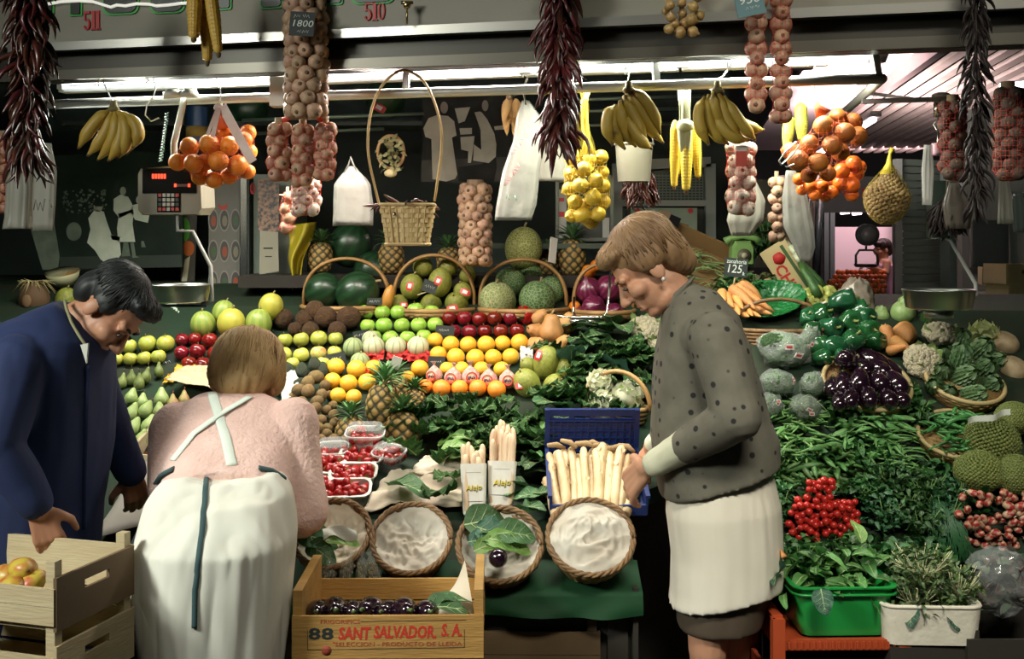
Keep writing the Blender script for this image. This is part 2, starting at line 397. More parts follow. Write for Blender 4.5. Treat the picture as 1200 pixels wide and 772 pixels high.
for(c,a,b),lab in zip(tubecol,names):
 def tp(px,py):
  Y=.6*F/(280-(99.3-.036*(px-62)));return V(((px-600)*Y/F,Y+.06,H+(280-py)*(Y+.06)/F))
 def ty(px):return 96.5-.036*(px-62)
 lt=thing('tube_lamp',lab,'lamp',tp((a+b)/2,ty((a+b)/2)),'fluorescent tubes over the stall');I=lt.matrix_basis.inverted()
 m=MB();m.bar(I@tp(a,ty(a)+8)+V((0,.03,0)),I@tp(b,ty(b)+8)+V((0,.03,0)),.05,.022);m.obj('housing',M('lamp housing',(.85,.88,.85),.4),lt,False)
 m=MB();m.tube([I@tp(a+3,ty(a)),I@tp(b-3,ty(b))],.0125,10);m.obj('tube',M('lit tube '+lab[:5],(.9,.9,.9),em=c,es=9),lt)
 for q in(a+2,b-2):m=MB();m.tube([I@tp(q-3,ty(q)),I@tp(q+3,ty(q))],.0145,10);m.box(I@tp(q,ty(q)+4),(.02,.03,.03));m.obj('cap',whitem,lt,False)
 p=tp((a+b)/2,ty((a+b)/2))+V((0,-.03,-.035));L=(tp(b,0)-tp(a,0)).length
 area('tube_light',p,p+V((.0,.30,-1)),.05,L,LAMP*L,(c[0],c[1]*.97,c[2]*.80)).matrix_world=Matrix.Translation(p)@Matrix(((-fn.x*.96,fdir.x,0),(-fn.y*.96,fdir.y,.28),(.28*0,0,.96))).to_4x4()
rl=thing('hanging_rail','long steel hanging rail under the tube lamps with hooked goods','rail',rail(500));I=rl.matrix_basis.inverted()
m=MB();m.tube([I@rail(58),I@rail(330),I@rail(620),I@rail(1034)],.0175,12);m.obj('front_pipe',M('rail steel',(.80,.82,.78),.38,metal=.35),rl)
e=rail(1034);m=MB();m.tube([I@e,I@(e+V((.17,1.0,0))*1.1)],.0165,12);m.obj('return_pipe',M('rail steel'),rl)
for px,py in((475,92),(770,84),(1030,62)):m=MB();m.bar(I@(rail(px)+V((0,.01,.01))),I@(rail(px)+V((0,.06,.11))),.022,.03);m.obj('clamp',whitem,rl,False)
m=MB();m.box(I@rail(326),(.05,.07,.07));m.box(I@(rail(326)+V((0,.02,.05))),(.06,.06,.05));m.obj('joint',whitem,rl,False)
def bench(name,lab,xl,xr,y0,mats,y1=6.2,B=BK):
 m=MB();ys=[y0]+[y for y,z in B if y0<y<=y1]
 if ys[-1]!=y1:ys.append(y1)
 n=len(ys);vs=[]
 for y in ys:vs+=[(xl(y),y,Zb(y,B)),(xr(y),y,Zb(y,B)),(xr(y),y,Zb(y,B)-.05),(xl(y),y,Zb(y,B)-.05)]
 fs=[]
 for i in range(n-1):
  a=4*i;b=a+4
  for j in range(4):fs.append((a+j,a+(j+1)%4,b+(j+1)%4,b+j))
 fs+=[(3,2,1,0),(4*n-4,4*n-3,4*n-2,4*n-1)]
 t=thing(name,lab,'bench',(0,0,0))
 m.add(vs,fs);m.obj('slope',mats[0],t,False)
 for y in(y0+.06,min(5.0,y1-.08)):
  for x in(xl(y)+.06,xr(y)-.06):
   k=MB();k.box((x,y,(Zb(y,B)-.05)/2),(.06,.06,Zb(y,B)-.05));k.obj('leg',mats[1],t,False)
 k=MB();k.box(((xl(y0)+xr(y0))/2,y0+.05,(Zb(y0,B)-.06)/2),(xr(y0)-xl(y0),.015,Zb(y0,B)-.06));k.obj('front_panel',mats[1],t,False)  # added dark panel, keeps the lit floor under the bench black
 x=xl(y0)if xl(y0)>0 else xr(y0);k=MB();k.box((x+(.01 if x>.5 else-.01),(y0+3.75)/2,.24),(.015,3.75-y0,.46));k.obj('end_panel',mats[1],t,False)  # added dark end panel, blacks out the side of the gap
 return t
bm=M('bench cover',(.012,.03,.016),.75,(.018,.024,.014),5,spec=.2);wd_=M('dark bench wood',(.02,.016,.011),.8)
bench('display_bench','sloping fruit display bench behind the blue coat and white apron',lambda y:-3.0,lambda y:.375 if y<3.75 else .775,3.27,(bm,wd_))
k=MB();k.box((.6,3.8,.31),(.42,.02,.62));tag(k.obj('gap_blackout',wd_,None,False),'added dark board blacking out the gap between the two benches','board')  # added board, stands in for the darkness of the open gap
bench('display_bench','sloping vegetable display bench beside the woman in the dotted jacket',lambda y:.78,lambda y:3.2,3.46,(bm,wd_),4.62,BKR)
k=MB();k.box((-.3,5.3,1.305),(1.9,.48,.055));tag(k.obj('back_riser',wd_,None,False),'low dark board raising the back pineapples and watermelon behind the arched baskets','board')
o=area('unseen_light',(-3.2,.7,2.9),(-.7,3.0,.75),.9,.5,KEY,(.97,1.,.90));o.data.spread=1.15  # unseen key light from the left, spread narrowed onto the figures
area('unseen_light',(-2.6,.5,3.7),(-.3,3.6,1.6),1.2,.5,FILL*.32,(1.,1.,.86))  # unseen fill light added for the sign and hanging goods
o=area('unseen_light',(.9,.6,3.8),(1.0,3.35,.45),1.6,.4,FILL*.26,(1.,.95,.8));o.data.spread=1.0  # unseen fill light, narrowed onto the tub and foam box
U=V((.154,1,0))
def ux(x0,y,z):return V((x0+.154*y,y,z))
area('pink_lamp',ux(1.08,7.6,2.15),ux(1.12,7.8,3),.12,3.0,210,(1.,.78,.82))
area('passage_fill',(3.3,6.4,3.4),(3.7,8.8,.9),.8,.3,22,(.8,1.,.85))  # added fill with no fixture, lifts the shutter and grey wall
area('pink_lamp',(4.6,13.2,2.5),(4.9,15,1.3),1.6,.3,45,(1.,.70,.78))
#  fruit prototypes (unit diameter)
def proto(name,cat,body,mats,parts=(),body_name=None,group=None):

 o=thing(name,name,cat);body.obj(body_name or 'flesh',mats,o)
 for nm,mb,mt in parts:mb.obj(nm,mt,o)
 return o
def pome(lob=.0,dimple=.1,taper=.0,h=.92,n=20):
 pr=[]
 for k in range(15):
  t=-pi/2+pi*k/14;r=.5*cos(t)**.92*(1+taper*sin(t));z=.5*h*sin(t)
  z-=dimple*math.exp(-(r/.14)**2)*(1 if t>0 else-.8)*.9
  pr.append((max(r,0 if k in(0,14)else .001),z))
 m=MB();m.lathe(pr,n,lob=lob,nl=5);return m
def stem(h0=.30,l=.26,r=.02,lean=.08):
 m=MB();m.tube([(0,0,h0),(lean*.4,0,h0+l*.5),(lean,.02,h0+l)],[r*.8,r*.9,r*1.4],6);return m
brown=M('stem brown',(.10,.06,.025),.8)
P={}
P['green_apple']=proto('green_apple','apple',pome(.012),M('granny green',(.27,.52,.05),.25,(.38,.58,.10),3,var=.12,coat=.2),[('stem',stem(),brown)])
P['red_apple']=proto('red_apple','apple',pome(.03,.13,.10,.98),M('apple red',(.21,.008,.007),.25,(.11,.004,.006),4,var=.2,coat=.2),[('stem',stem(.3),brown)])
P['yellow_apple']=proto('yellow_apple','apple',pome(.015,.1,.03),M('apple yellow green',(.52,.52,.10),.3,(.42,.47,.07),3,var=.12,coat=.15),[('stem',stem(),brown)])
P['blush_apple']=proto('yellow_apple','apple',pome(.015,.1,.03),M('apple blush',(.55,.50,.13),.3,(.62,.22,.09),2.2,coat=.15,lo=.48,hi=.62),[('stem',stem(),brown)])
P['golden_apple']=proto('golden_apple','apple',pome(.015,.1,.03),M('apple olive green',(.40,.46,.08),.35,(.44,.40,.06),2.5,var=.12,coat=.1),[('stem',stem(),brown)])
def citrus(mat,name,cat='orange',tip=.0,bump=.0):
 m=MB();pr=[(.5*cos(t)*(1 if abs(t)<1.5 else 0),.5*.95*sin(t)+(tip*math.exp(-((t-1.5)/.25)**2)))for t in[-pi/2+pi*k/16 for k in range(17)]]
 pr[0]=(0,pr[0][1]+.012);pr[-1]=(0,pr[-1][1]-.015)
 m.lathe(pr,22);b=MB();b.ell((0,0,pr[-1][1]+.004),(.035,.035,.014),8,4)
 return proto(name,cat,m,mat,[('button',b,M('calyx green',(.18,.22,.06),.8))])
P['grapefruit']=citrus(M('grapefruit rind',(.86,.46,.035),.42,(.80,.40,.03),5,bump=.12,bsc=45,var=.07),'grapefruit','grapefruit')
P['orange']=citrus(M('orange rind',(.84,.26,.02),.42,(.78,.22,.02),5,bump=.15,bsc=45,var=.07),'orange')
def pear_mb(slim=1.,neck=.5):
 pr=[(0,-.46),(.10,-.5),(.24,-.49),(.38,-.40),(.455,-.26),(.47,-.1),(.43,.06),(.34,.22),(.25*neck/.5,.38),(.19*neck/.5,.52),(.14*neck/.5,.62),(.07,.68),(0,.69)]
 m=MB();m.lathe([(r*slim,z)for r,z in pr],18,wob=.08);return m
P['pear']=proto('pear','pear',pear_mb(),M('pear green',(.30,.42,.12),.45,(.36,.45,.17),6,var=.13),[('stem',stem(.66,.22,.025,.06),brown)])
P['dark_pear']=proto('pear','pear',pear_mb(.8,.42),M('pear dark',(.13,.19,.045),.5,(.20,.22,.07),6,var=.15),[('stem',stem(.66,.3,.028,.1),brown)])
P['red_pear']=proto('pear','pear',pear_mb(.95,.45),M('pear blush',(.28,.30,.09),.5,(.34,.14,.06),3),[('stem',stem(.66,.22,.028,.05),M('stem red',(.2,.02,.02),.6))])
m=MB();m.ell((0,0,0),(.42,.42,.5),16,10,bump=.03,bs=2)
b=MB();b.lathe([(.05,-.505),(.06,-.49),(.02,-.47)],8)
P['kiwi']=proto('kiwi','kiwi',m,M('kiwi fuzz',(.125,.08,.028),.9,(.18,.118,.042),6,bump=.3,bsc=60,var=.15),[('tip',b,brown)])
m=MB();pr=[(0,-.5),(.2,-.48),(.36,-.36),(.43,-.18),(.42,0),(.35,.2),(.26,.36),(.16,.47),(.06,.52),(0,.53)];m.lathe(pr,16,wob=.1)
P['avocado']=proto('avocado','avocado',m,M('avocado skin',(.018,.028,.014),.55,(.035,.045,.02),10,bump=.6,bsc=35,var=.2))
m=MB();m.ell((0,0,0),(.48,.48,.52),18,12,bump=.05,bs=2.2)
b=MB();[b.ell((.085*cos(a),.085*sin(a),.50),(.034,.034,.02),8,5)for a in(.5,2.6,4.7)]
P['coconut']=proto('coconut','coconut',m,M('coconut husk',(.07,.034,.013),.95,(.135,.068,.026),9,bump=1.,bsc=28,var=.15,stretch=(1,1,.25)),[('eye',b,M('eye dark',(.02,.01,.006),.9))])
def melon(nm,mat,elong=1.15,lob=.012,nl=10,stem_=True,cat='melon',neck=0):
 m=MB();pr=[(.5*cos(t)**.95*(1-neck*max(0,sin(t))**2),.5*elong*sin(t))for t in[-pi/2+pi*k/16 for k in range(17)]];pr[0]=(0,pr[0][1]);pr[-1]=(0,pr[-1][1])
 m.lathe(pr,30,lob=lob,nl=nl);st=MB();st.tube([(0,0,.48*elong),(.015,0,.55*elong),(.05,0,.6*elong)],[.04,.028,.034],7)
 return proto(nm,cat,m,mat,[('stem',st,M('dry stem',(.30,.24,.11),.8))]if stem_ else[])
P['yellow_melon']=melon('yellow_melon',stripes_mat('melon yellow',(.47,.43,.065),(.42,.41,.06),9,.4,dist=4),1.1,.008)
P['striped_melon']=melon('striped_melon',stripes_mat('melon striped',(.21,.30,.055),(.30,.36,.075),10,.4,dist=2.5),1.12,.012)
P['green_melon']=melon('green_melon',M('melon mottled',(.28,.27,.045),.5,(.17,.21,.035),9,bump=.25,bsc=22,var=.1),1.22,.006)
P['netted_melon']=melon('netted_melon',spots_mat('melon net',(.16,.24,.07),(.48,.47,.26),11,.07,.05,.9,c2=(.24,.30,.10),cells=True,rough=.7,bump=.4),1.0,.012)
P['dark_netted_melon']=melon('netted_melon',spots_mat('melon net dark',(.045,.12,.035),(.30,.38,.18),11,.06,.05,.9,c2=(.07,.15,.04),cells=True,rough=.6,bump=.3),1.0,.02)
P['yellow_netted_melon']=melon('netted_melon',spots_mat('melon net yellow',(.17,.21,.04),(.50,.46,.20),15,.075,.05,.9,c2=(.2,.23,.05),cells=True,rough=.7,bump=.4),1.16,.0)
P['cantaloupe']=melon('cantaloupe',stripes_mat('cantaloupe ribs',(.47,.48,.30),(.22,.27,.13),9,.7,dist=.4,lo=.86,hi=.98),.95,.015,9,cat='melon')
P['green_cantaloupe']=melon('cantaloupe',stripes_mat('cantaloupe green',(.27,.33,.15),(.12,.19,.06),9,.7,dist=.5,lo=.8,hi=.97),.98,.015,9)
P['watermelon']=melon('watermelon',stripes_mat('watermelon rind',(.008,.03,.012),(.014,.05,.018),11,.34,coat=.1,dist=3),1.05,0)
m=MB();pr=[(0,-.55),(.12,-.53),(.36,-.44),(.49,-.24),(.5,-.05),(.42,.12),(.33,.3),(.29,.45),(.22,.56),(.09,.6),(0,.6)];m.lathe(pr,24,lob=.03,nl=8)
st=MB();st.tube([(0,0,.57),(.02,0,.68),(.07,.02,.78)],[.06,.04,.05],7)
P['squash']=proto('butternut_squash','squash',m,M('squash skin',(.50,.26,.085),.5,(.44,.22,.07),4,var=.1),[('stem',st,M('squash stem',(.28,.2,.09),.85))])
m=MB();pr=[(0,-.47),(.06,-.5),(.22,-.46),(.4,-.3),(.49,-.06),(.48,.12),(.36,.31),(.18,.42),(.06,.52),(.03,.6),(0,.62)];m.lathe(pr,22,lob=.012,nl=7,wob=.06)
P['red_onion']=proto('red_onion','onion',m,stripes_mat('onion purple',(.09,.008,.032),(.17,.018,.06),16,.3,dist=2,coat=.2))
def pepper_mb(l=1.,seed=0):
 pr=[(0,-.5*l),(.14,-.52*l),(.30,-.46*l),(.40,-.2*l),(.46,.1*l),(.46,.3*l),(.38,.43*l),(.2,.45*l),(.08,.40*l),(0,.39*l)]
 m=MB();m.lathe(pr,24,lob=.11,nl=4 if seed%2 else 3,wob=.3,seed=seed);return m
st=MB();st.tube([(0,0,.38),(.02,0,.5),(.09,.02,.62)],[.10,.05,.06],7)
P['red_pepper']=proto('red_pepper','pepper',pepper_mb(),M('pepper red',(.33,.012,.01),.2,coat=.4),[('stem',st,M('pepper stem',(.16,.2,.05),.6))])
#  rows of fruit on the slope
def lay(key,pts,what,ref,group,tilt=.25,lift=0,up=True,ordinal=True,rot=None,labels=None):
 for i,p in enumerate(pts):
  px,py,d=p[:3];lf=p[3]if len(p)>3 else lift
  c,dia=rest(px,py,d,lf)
  X=Matrix.Translation(c)@(rot(i)if rot else Euler((R.uniform(-tilt,tilt),R.uniform(-tilt,tilt),R.uniform(0,6.28)))).to_matrix().to_4x4()@Matrix.Scale(dia,4)
  lab=labels[i]if labels else(f'{what}, {ORD[i]} from {ref}' if ordinal and len(pts)>1 else what)
  put(P[key],X,lab,group)
G='bright green apples beside the coconuts'
lay('green_apple',[(428.8,365.6,19),(448,366,19),(466.6,366,19),(486.5,363.5,20),(506,366,19)],'bright green apple in the top row','the coconuts',G)
lay('green_apple',[(431,381.8,18),(450,381,20),(471,381,19),(490.6,380.7,19),(510,380.3,19)],'bright green apple in the middle row','the coconuts',G)
lay('green_apple',[(438.5,394.5,17),(457.5,396,19),(477.8,396,19),(497,394,18)],'bright green apple in the low row above the pale cantaloupes','the coconuts',G)
G='dark red apples beside the green apples'
lay('red_apple',[(526.3,373,18),(544.3,373,18),(562,374,18),(579.6,373.5,18),(598.7,372.7,19)],'dark red apple in the upper row','the green apples',G)
lay('red_apple',[(532,388.5,17),(550.3,389,18),(567.9,388.4,17),(587,388.4,18),(606,388,18)],'dark red apple in the lower row above grapefruits','the green apples',G)
G='shiny red apples behind the bending woman'
lay('red_apple',[(213.4,398.6,16),(228.4,397.6,16),(245.9,399,18),(264.7,399.5,17.5),(282.5,398.6,17),(300,398,17)],'shiny red apple in the top row','the pale green apples',G)
lay('red_apple',[(212.6,413.6,17),(231.2,411.7,19),(252,414.5,18),(268.4,411.5,16)],'shiny red apple in the middle row','the pale green apples',G)
lay('red_apple',[(221.4,426.5,18),(237.8,427.3,18)],'shiny red apple on yellow tissue','the pears',G)
G='yellow apples in front of the coconuts'
lay('yellow_apple',[(316,398.6,17),(334,398.8,18),(353,398,19),(373.6,396.7,20),(393.5,397,17.5)],'yellow green apple in the row under the coconuts','the red apples',G)
lay('yellow_apple',[(316,414,17),(333,415,18),(353,416,19)],'yellow green apple in the row above the avocados','the red apples',G)
lay('blush_apple',[(373,414,19)],'yellow apple with an orange blush above the avocados','',G)
lay('yellow_apple',[(392,413,17),],'yellow green apple above the black tag by the grapefruits','',G)
lay('yellow_apple',[(343,426,16),(378.5,425.5,16)],'yellow green apple peeping out behind the avocados','the bending woman',G)
G='olive green apples beside the man'
lay('golden_apple',[(151,405.5,18.5),(172.6,402.5,21),(194,402.3,21)],'olive green apple in the upper row','the dark haired man',G)
lay('golden_apple',[(137,421,16),(152.9,420.5,16.5),(169.2,419.5,17),(185.8,417.6,17.5)],'olive green apple in the lower row','the dark haired man',G)
G='grapefruits below the red apples'
lay('grapefruit',[(510,398.5,18.5),(528.3,403,20),(548.7,403.5,20),(569.7,403.3,21),(589,402,19),(608.8,401,21)],'yellow grapefruit in the top row','the green apples',G)
lay('grapefruit',[(513.7,415,20),(534.2,418,21.5),(557,419,21.5),(578,418.7,20.5),(598.4,417.7,20.5)],'yellow grapefruit in the second row','the cantaloupes',G)
lay('grapefruit',[(524,432.5,18),(541,432.5,19),(564.5,432.5,19),(587.7,432.5,19)],'yellow grapefruit half hidden behind wrapped oranges','the black tag',G)
G='grapefruits around the pineapples'
lay('grapefruit',[(393.8,429.4,21),(417.6,432.5,22.5),(438,430.5,19)],'orange-yellow grapefruit under the small cantaloupes','the avocados',G)
lay('grapefruit',[(389.6,446,20),(408.6,448.8,21),(430,447.5,21)],'orange-yellow grapefruit in the middle row','the avocados',G)
lay('grapefruit',[(396,463,19),(414.5,465,19)],'orange-yellow grapefruit lowest by the pineapple','the kiwis',G)
lay('grapefruit',[(478,442,16),(492,431.5,21)],'orange-yellow grapefruit between pineapple crown and wrapped oranges','the tall pineapple',G)
G='deep oranges in the lowest row'
lay('orange',[(498.5,452.9,18),(517.4,455,21.5),(538.6,454.6,20),(560,454.6,21),(582,456.2,22)],'deep orange fruit above the kale','the pineapples',G)
m=MB();m.lathe([(0,-.48),(.2,-.45),(.42,-.25),(.5,0),(.44,.22),(.26,.42),(.1,.56),(.05,.64),(.12,.76),(.2,.84)],20,wob=.16,seed=3)
P['wrapped']=proto('wrapped_orange','orange',m,M('pink tissue',(.72,.50,.44),.7,(.62,.30,.26),5,bump=.5,bsc=9,tl=.25))
b=MB();b.lathe([(.32,0),(.32,.014),(0,.016)],24);b.tube([(.275*cos(a),.275*sin(a),.018)for a in[2*pi*k/24 for k in range(24)]],.032,6,1,closed=True)
for k,(x0,x1)in enumerate(((-.19,-.10),(-.09,-.03),(-.01,.06),(.08,.13),(.15,.2))):b.box(((x0+x1)/2,.04*(k%2)-.03-.02*k*0,.02),(x1-x0,.13+.05*(k%3==0),.01),m=2)
b.v=[tuple(Matrix.Translation((0,-.47,-.02))@Euler((pi/2+.12,0,0)).to_matrix().to_4x4()@V(v))for v in b.v]
b.obj('printed_seal',[M('seal paper',(.62,.45,.28),.6),M('seal red',(.55,.02,.03),.5),M('seal blue',(.06,.03,.10),.5)],P['wrapped'])
lay('wrapped',[(509,440,20),(531,442.5,21),(551.5,441.5,22),(572.6,444.5,21),(594.8,445,21)],'tissue wrapped orange with a red seal','the pineapples','wrapped oranges above the deep oranges',lift=.2,rot=lambda i:Euler((-.1,R.uniform(-.12,.12),R.uniform(-.35,.35))))
G='dark pears behind the light green pears'
lay('dark_pear',[(171,441,17,.15),(143,447,16),(154,443,16,.1),(186,434,15,.2),(163,448,17,.3)],'dark olive pear standing behind the pale pears','the tip of the tallest pear',G,rot=lambda i:Euler((R.uniform(-.25,.1),R.uniform(-.35,.35),R.uniform(0,6))),labels=['dark olive pear standing tallest under the pale apples','dark olive pear closest to the blue sleeve','dark olive pear second from the blue sleeve','dark olive pear beside the black tag','dark olive pear leaning over the light green pears'])
G='light green pears beside the blue sleeve'
rp=lambda i:Euler((R.uniform(-.75,-.35),R.uniform(-.3,.3),R.uniform(-.4,.4)))
lay('pear',[(154.3,465,17,.1),(167,470,15),(189.5,466,19,.1)],'light green pear in the top row','the blue sleeve',G,rot=rp)
lay('pear',[(155,483,18),(171.5,480,18.5),(187.5,481,17.5)],'light green pear in the second row','the blue sleeve',G,rot=rp)
lay('pear',[(157,500,18.5),(175,497.5,19),(189,493,16)],'light green pear in the third row','the blue sleeve',G,rot=rp)
lay('pear',[(152,516,16),(166,514,17.5),(178,509,14)],'light green pear in the lowest row above the crate edge','the blue sleeve',G,rot=rp)
lay('red_pear',[(203,472,16),(216,467,15)],'reddish pear by the pink sleeve','the green pears','reddish pears beside the pink sweater',rot=lambda i:Euler((-.2,R.uniform(-.2,.2),0)))
lay('avocado',[(337,432,19),(354,434,19),(369,427,19,.25),(378,433,18),(351,450,17),(322,440,19),(329,455,17)],'black avocado','','avocados beside the kiwis',rot=lambda i:Euler((R.uniform(-.6,.1),R.uniform(-.7,.7),0)),labels=['black avocado next to the blond hair, second in the upper row','black avocado in the middle of the upper row','black avocado lying highest under the blushing apple','black avocado touching the grapefruits','dark green avocado behind the kiwi pile','black avocado against the blond hair','dark green avocado lowest beside the pink shoulder'])
KW=[(370,441.8,18,.6),(361,448,17,.6),(381,452,15,.3),(350,457,17,.6),(361,458,17,.9),(376.5,463,15,.5),(344,465,14,.2),(352,473,18,.9),(371.4,471,16,.8),(387,463,13,.1),(390,475.5,12.5,.2),(369,479,16,.8),(382.4,480.5,12.5,.4),(360,487.5,17.5,.9),(390.8,486,13,.3),(376,492,14,.5),(392,495,13,.2),(371.4,501.5,16.5,.6),(384,501.5,13,.4),(398,503,12,.1),(382.4,508,13,.3),(375,515.5,15,.2),(391,514,13,.1),(353,490,14,.3),(360,503,14,.1),(363,518,13,0)]
for i,(px,py,d,lf)in enumerate(KW):
 c,dia=rest(px,py,d,lf);s=dia*1.08
 put(P['kiwi'],Matrix.Translation(c)@Euler((R.uniform(-.9,.9),R.uniform(.5,1.7),R.uniform(-.8,.8))).to_matrix().to_4x4()@Matrix.Scale(s,4),'brown kiwi in the wedge-shaped heap between avocados and grapefruits','kiwis heaped beside the pineapples')
lay('coconut',[(332.4,373.5,24),(358,374.5,24),(381.4,371.5,27,.1),(408.6,372,28,.1),(369,364,24,.4),(395,387,22),(364,388,22),(346,386,18)],'','','coconuts under the watermelon basket',rot=lambda i:Euler((R.uniform(.5,1.4),R.uniform(-.6,.6),R.uniform(0,6))),labels=['brown coconut touching the striped melon','brown coconut second along from the striped melon','largest brown coconut in the middle of the heap','reddish brown coconut touching the green apples','brown coconut peeping from behind the middle of the heap','brown coconut low in the heap above the yellow apples','brown coconut lowest under the heap middle','brown coconut mostly hidden by the yellow apples'])
def lay1(key,px,py,d,label,group,rot=(0,0,0),lift=0,sc=(1,1,1),Y=None):
 if Y:c=W(px,py,Y);dia=d*Y/F
 else:c,dia=rest(px,py,d,lift)
 return put(P[key],Matrix.Translation(c)@Euler(rot).to_matrix().to_4x4()@Matrix.Diagonal((*(dia*s for s in sc),1)),label,group)
G='melons beside the white cabinet'
lay1('striped_melon',238,380,29,'green striped melon beside the black price tag',G,(.2,-.1,.3))
lay1('striped_melon',262,366,26,'green striped melon behind the yellow melon',G,(.1,.25,1),.2)
lay1('yellow_melon',271,378.5,32.5,'large yellow melon in the middle of the melon row',G,(.15,.1,.2),.1)
lay1('striped_melon',303,379,31,'green striped melon touching the coconuts',G,(.1,0,2),0)
lay1('yellow_melon',317.5,359,29,'yellow melon highest behind the coconuts',G,(.1,.2,0),.45)
G='small cantaloupes on red tissue'
lay('cantaloupe',[(437.8,406,26),(463.8,406,25),(490,406,26)],'pale ribbed cantaloupe on red tissue','the green cantaloupe',G,rot=lambda i:Euler((.25,R.uniform(-.1,.1),R.uniform(0,.6))))
lay1('green_cantaloupe',414,407,24,'greener cantaloupe beside the yellow apples',G,(.2,.1,0))
lay1('green_cantaloupe',422,424,23,'greenish cantaloupe half hidden behind the grapefruits',G,(.3,0,.3))
lay1('cantaloupe',434.5,397.5,21,'pale cantaloupe tucked behind the front cantaloupes',G,(.2,0,.4))
G='green melons with stickers beside the wrapped oranges'
GM=[(640,425,30,(.25,.15,0),'large green melon standing highest beside the squashes',.25,(1,1,1.15)),(617.5,449,31,(.5,-.5,0),'green melon beside the wrapped oranges with a low sticker',0,(1,1,1)),(650,452,27,(.9,.6,0),'green melon lying lowest by the kale leaf',0,(1,1,1.1)),(661,433,24,(.3,.3,0),'green melon mostly hidden behind the largest melon',.1,(1,1,1)),(621,430,20,(.6,-.8,0),'small green melon behind the white tissue',.1,(1,1,1.2))]
for px,py,d,rt,lab,lf,sc in GM:lay1('green_melon',px,py,d,lab,G,rt,lf,sc)
G='butternut squashes below the chrome bracket'
for px,py,d,rt,lab,lf in((646,385,29,(.15,.05,0),'large butternut squash standing upright below the chrome bracket',.3),(628,388,20,(1.2,0,-.9),'small squash lying beside the red pepper',.2),(628,403.5,20,(1.1,.3,.4),'small round squash above the white tissue',0),(659,402.5,21,(.9,0,.5),'small squash lowest beside the melons',0),(664,378,22,(.2,.5,0),'squash standing behind the large squash',.3),(633,371,20,(1.,.2,.6),'squash lying behind the red pepper',.2)):
 lay1('squash',px,py,d,lab,G,rt,lf)
lay1('red_pepper',620,371.5,19,'squat red pepper with a brown stem at the end of the red apples',None,(.3,.6,0),.05)
lay1('red_pepper',614,366,15,'red pepper half hidden behind the red apple row',None,(.4,-.3,0),.25)
#  pineapples
def pine_body(seed=0):
 m=MB();nu,nv=44,34;pr=[]
 def fn(u,v):
  a=2*pi*u;t=-pi/2+pi*v;r=.5*cos(t)**.62;z=.68*sin(t)
  d=abs(sin(a*4+v*17))*abs(sin(a*4-v*17));r*=1+.11*d**.7
  return(r*cos(a),r*sin(a),z)
 m.grid(fn,nu*2,nv*2);return m
def pine_crown(n=34,seed=0):
 q=random.Random(seed);m=MB()
 for k in range(n):
  e=k/n;a=k*2.4;L=.35+.45*sin(pi*(e*.8+.2))*q.uniform(.8,1.15)
  el=.25+1.2*e
  X=Matrix.Translation((.1*cos(a)*(1-e),.1*sin(a)*(1-e),.62+.28*e))@Euler((0,0,a-pi/2)).to_matrix().to_4x4()@Euler((el,0,0)).to_matrix().to_4x4()
  m.leaf(X,L,.13,5,2,curl=.45*(1-e*.7),cup=.3,tip=.75)
 return m
pm=spots_mat('pineapple skin',(.30,.19,.06),(.075,.055,.02),7,.02,.015,.2,rough=.65)
def pine_mat():

 m=M('pineapple rind',(.06,.045,.018),.65);nt=m.node_tree;N=nt.nodes;L=nt.links;b=N['Principled BSDF']
 g=N.new('ShaderNodeNewGeometry');cr=N.new('ShaderNodeValToRGB');cr.color_ramp.elements[0].position=.46;cr.color_ramp.elements[1].position=.56
 tc=N.new('ShaderNodeTexCoord');sp=N.new('ShaderNodeSeparateXYZ');L.new(tc.outputs['Object'],sp.inputs[0])
 at=N.new('ShaderNodeMath');at.operation='ARCTAN2';L.new(sp.outputs[1],at.inputs[0]);L.new(sp.outputs[0],at.inputs[1])
 zz=N.new('ShaderNodeMath');zz.operation='DIVIDE';zz.inputs[1].default_value=.68;L.new(sp.outputs[2],zz.inputs[0])
 asn=N.new('ShaderNodeMath');asn.operation='ARCSINE';asn.use_clamp=False;L.new(zz.outputs[0],asn.inputs[0])
 vv=N.new('ShaderNodeMath');vv.operation='MULTIPLY_ADD';vv.inputs[1].default_value=17/pi;vv.inputs[2].default_value=8.5;L.new(asn.outputs[0],vv.inputs[0])
 a4=N.new('ShaderNodeMath');a4.operation='MULTIPLY';a4.inputs[1].default_value=4;L.new(at.outputs[0],a4.inputs[0])
 o2=[]
 for op in('ADD','SUBTRACT'):
  p=N.new('ShaderNodeMath');p.operation=op;L.new(a4.outputs[0],p.inputs[0]);L.new(vv.outputs[0],p.inputs[1])
  q=N.new('ShaderNodeMath');q.operation='SINE';L.new(p.outputs[0],q.inputs[0]);r=N.new('ShaderNodeMath');r.operation='ABSOLUTE';L.new(q.outputs[0],r.inputs[0]);o2.append(r)
 mu=N.new('ShaderNodeMath');mu.operation='MULTIPLY';L.new(o2[0].outputs[0],mu.inputs[0]);L.new(o2[1].outputs[0],mu.inputs[1])
 cr.color_ramp.elements[0].position=.12;cr.color_ramp.elements[1].position=.62
 cr.color_ramp.elements[0].color=(.05,.045,.018,1);cr.color_ramp.elements[1].color=(.40,.25,.075,1)
 L.new(mu.outputs[0],cr.inputs[0]);L.new(cr.outputs[0],b.inputs['Base Color']);return m
pineleaf=M('pineapple leaf',(.06,.17,.05),.55,(.11,.23,.08),8,var=.15)
P['pineapple']=proto('pineapple','pineapple',pine_body(),pine_mat(),[('crown',pine_crown(),pineleaf)],'rind')
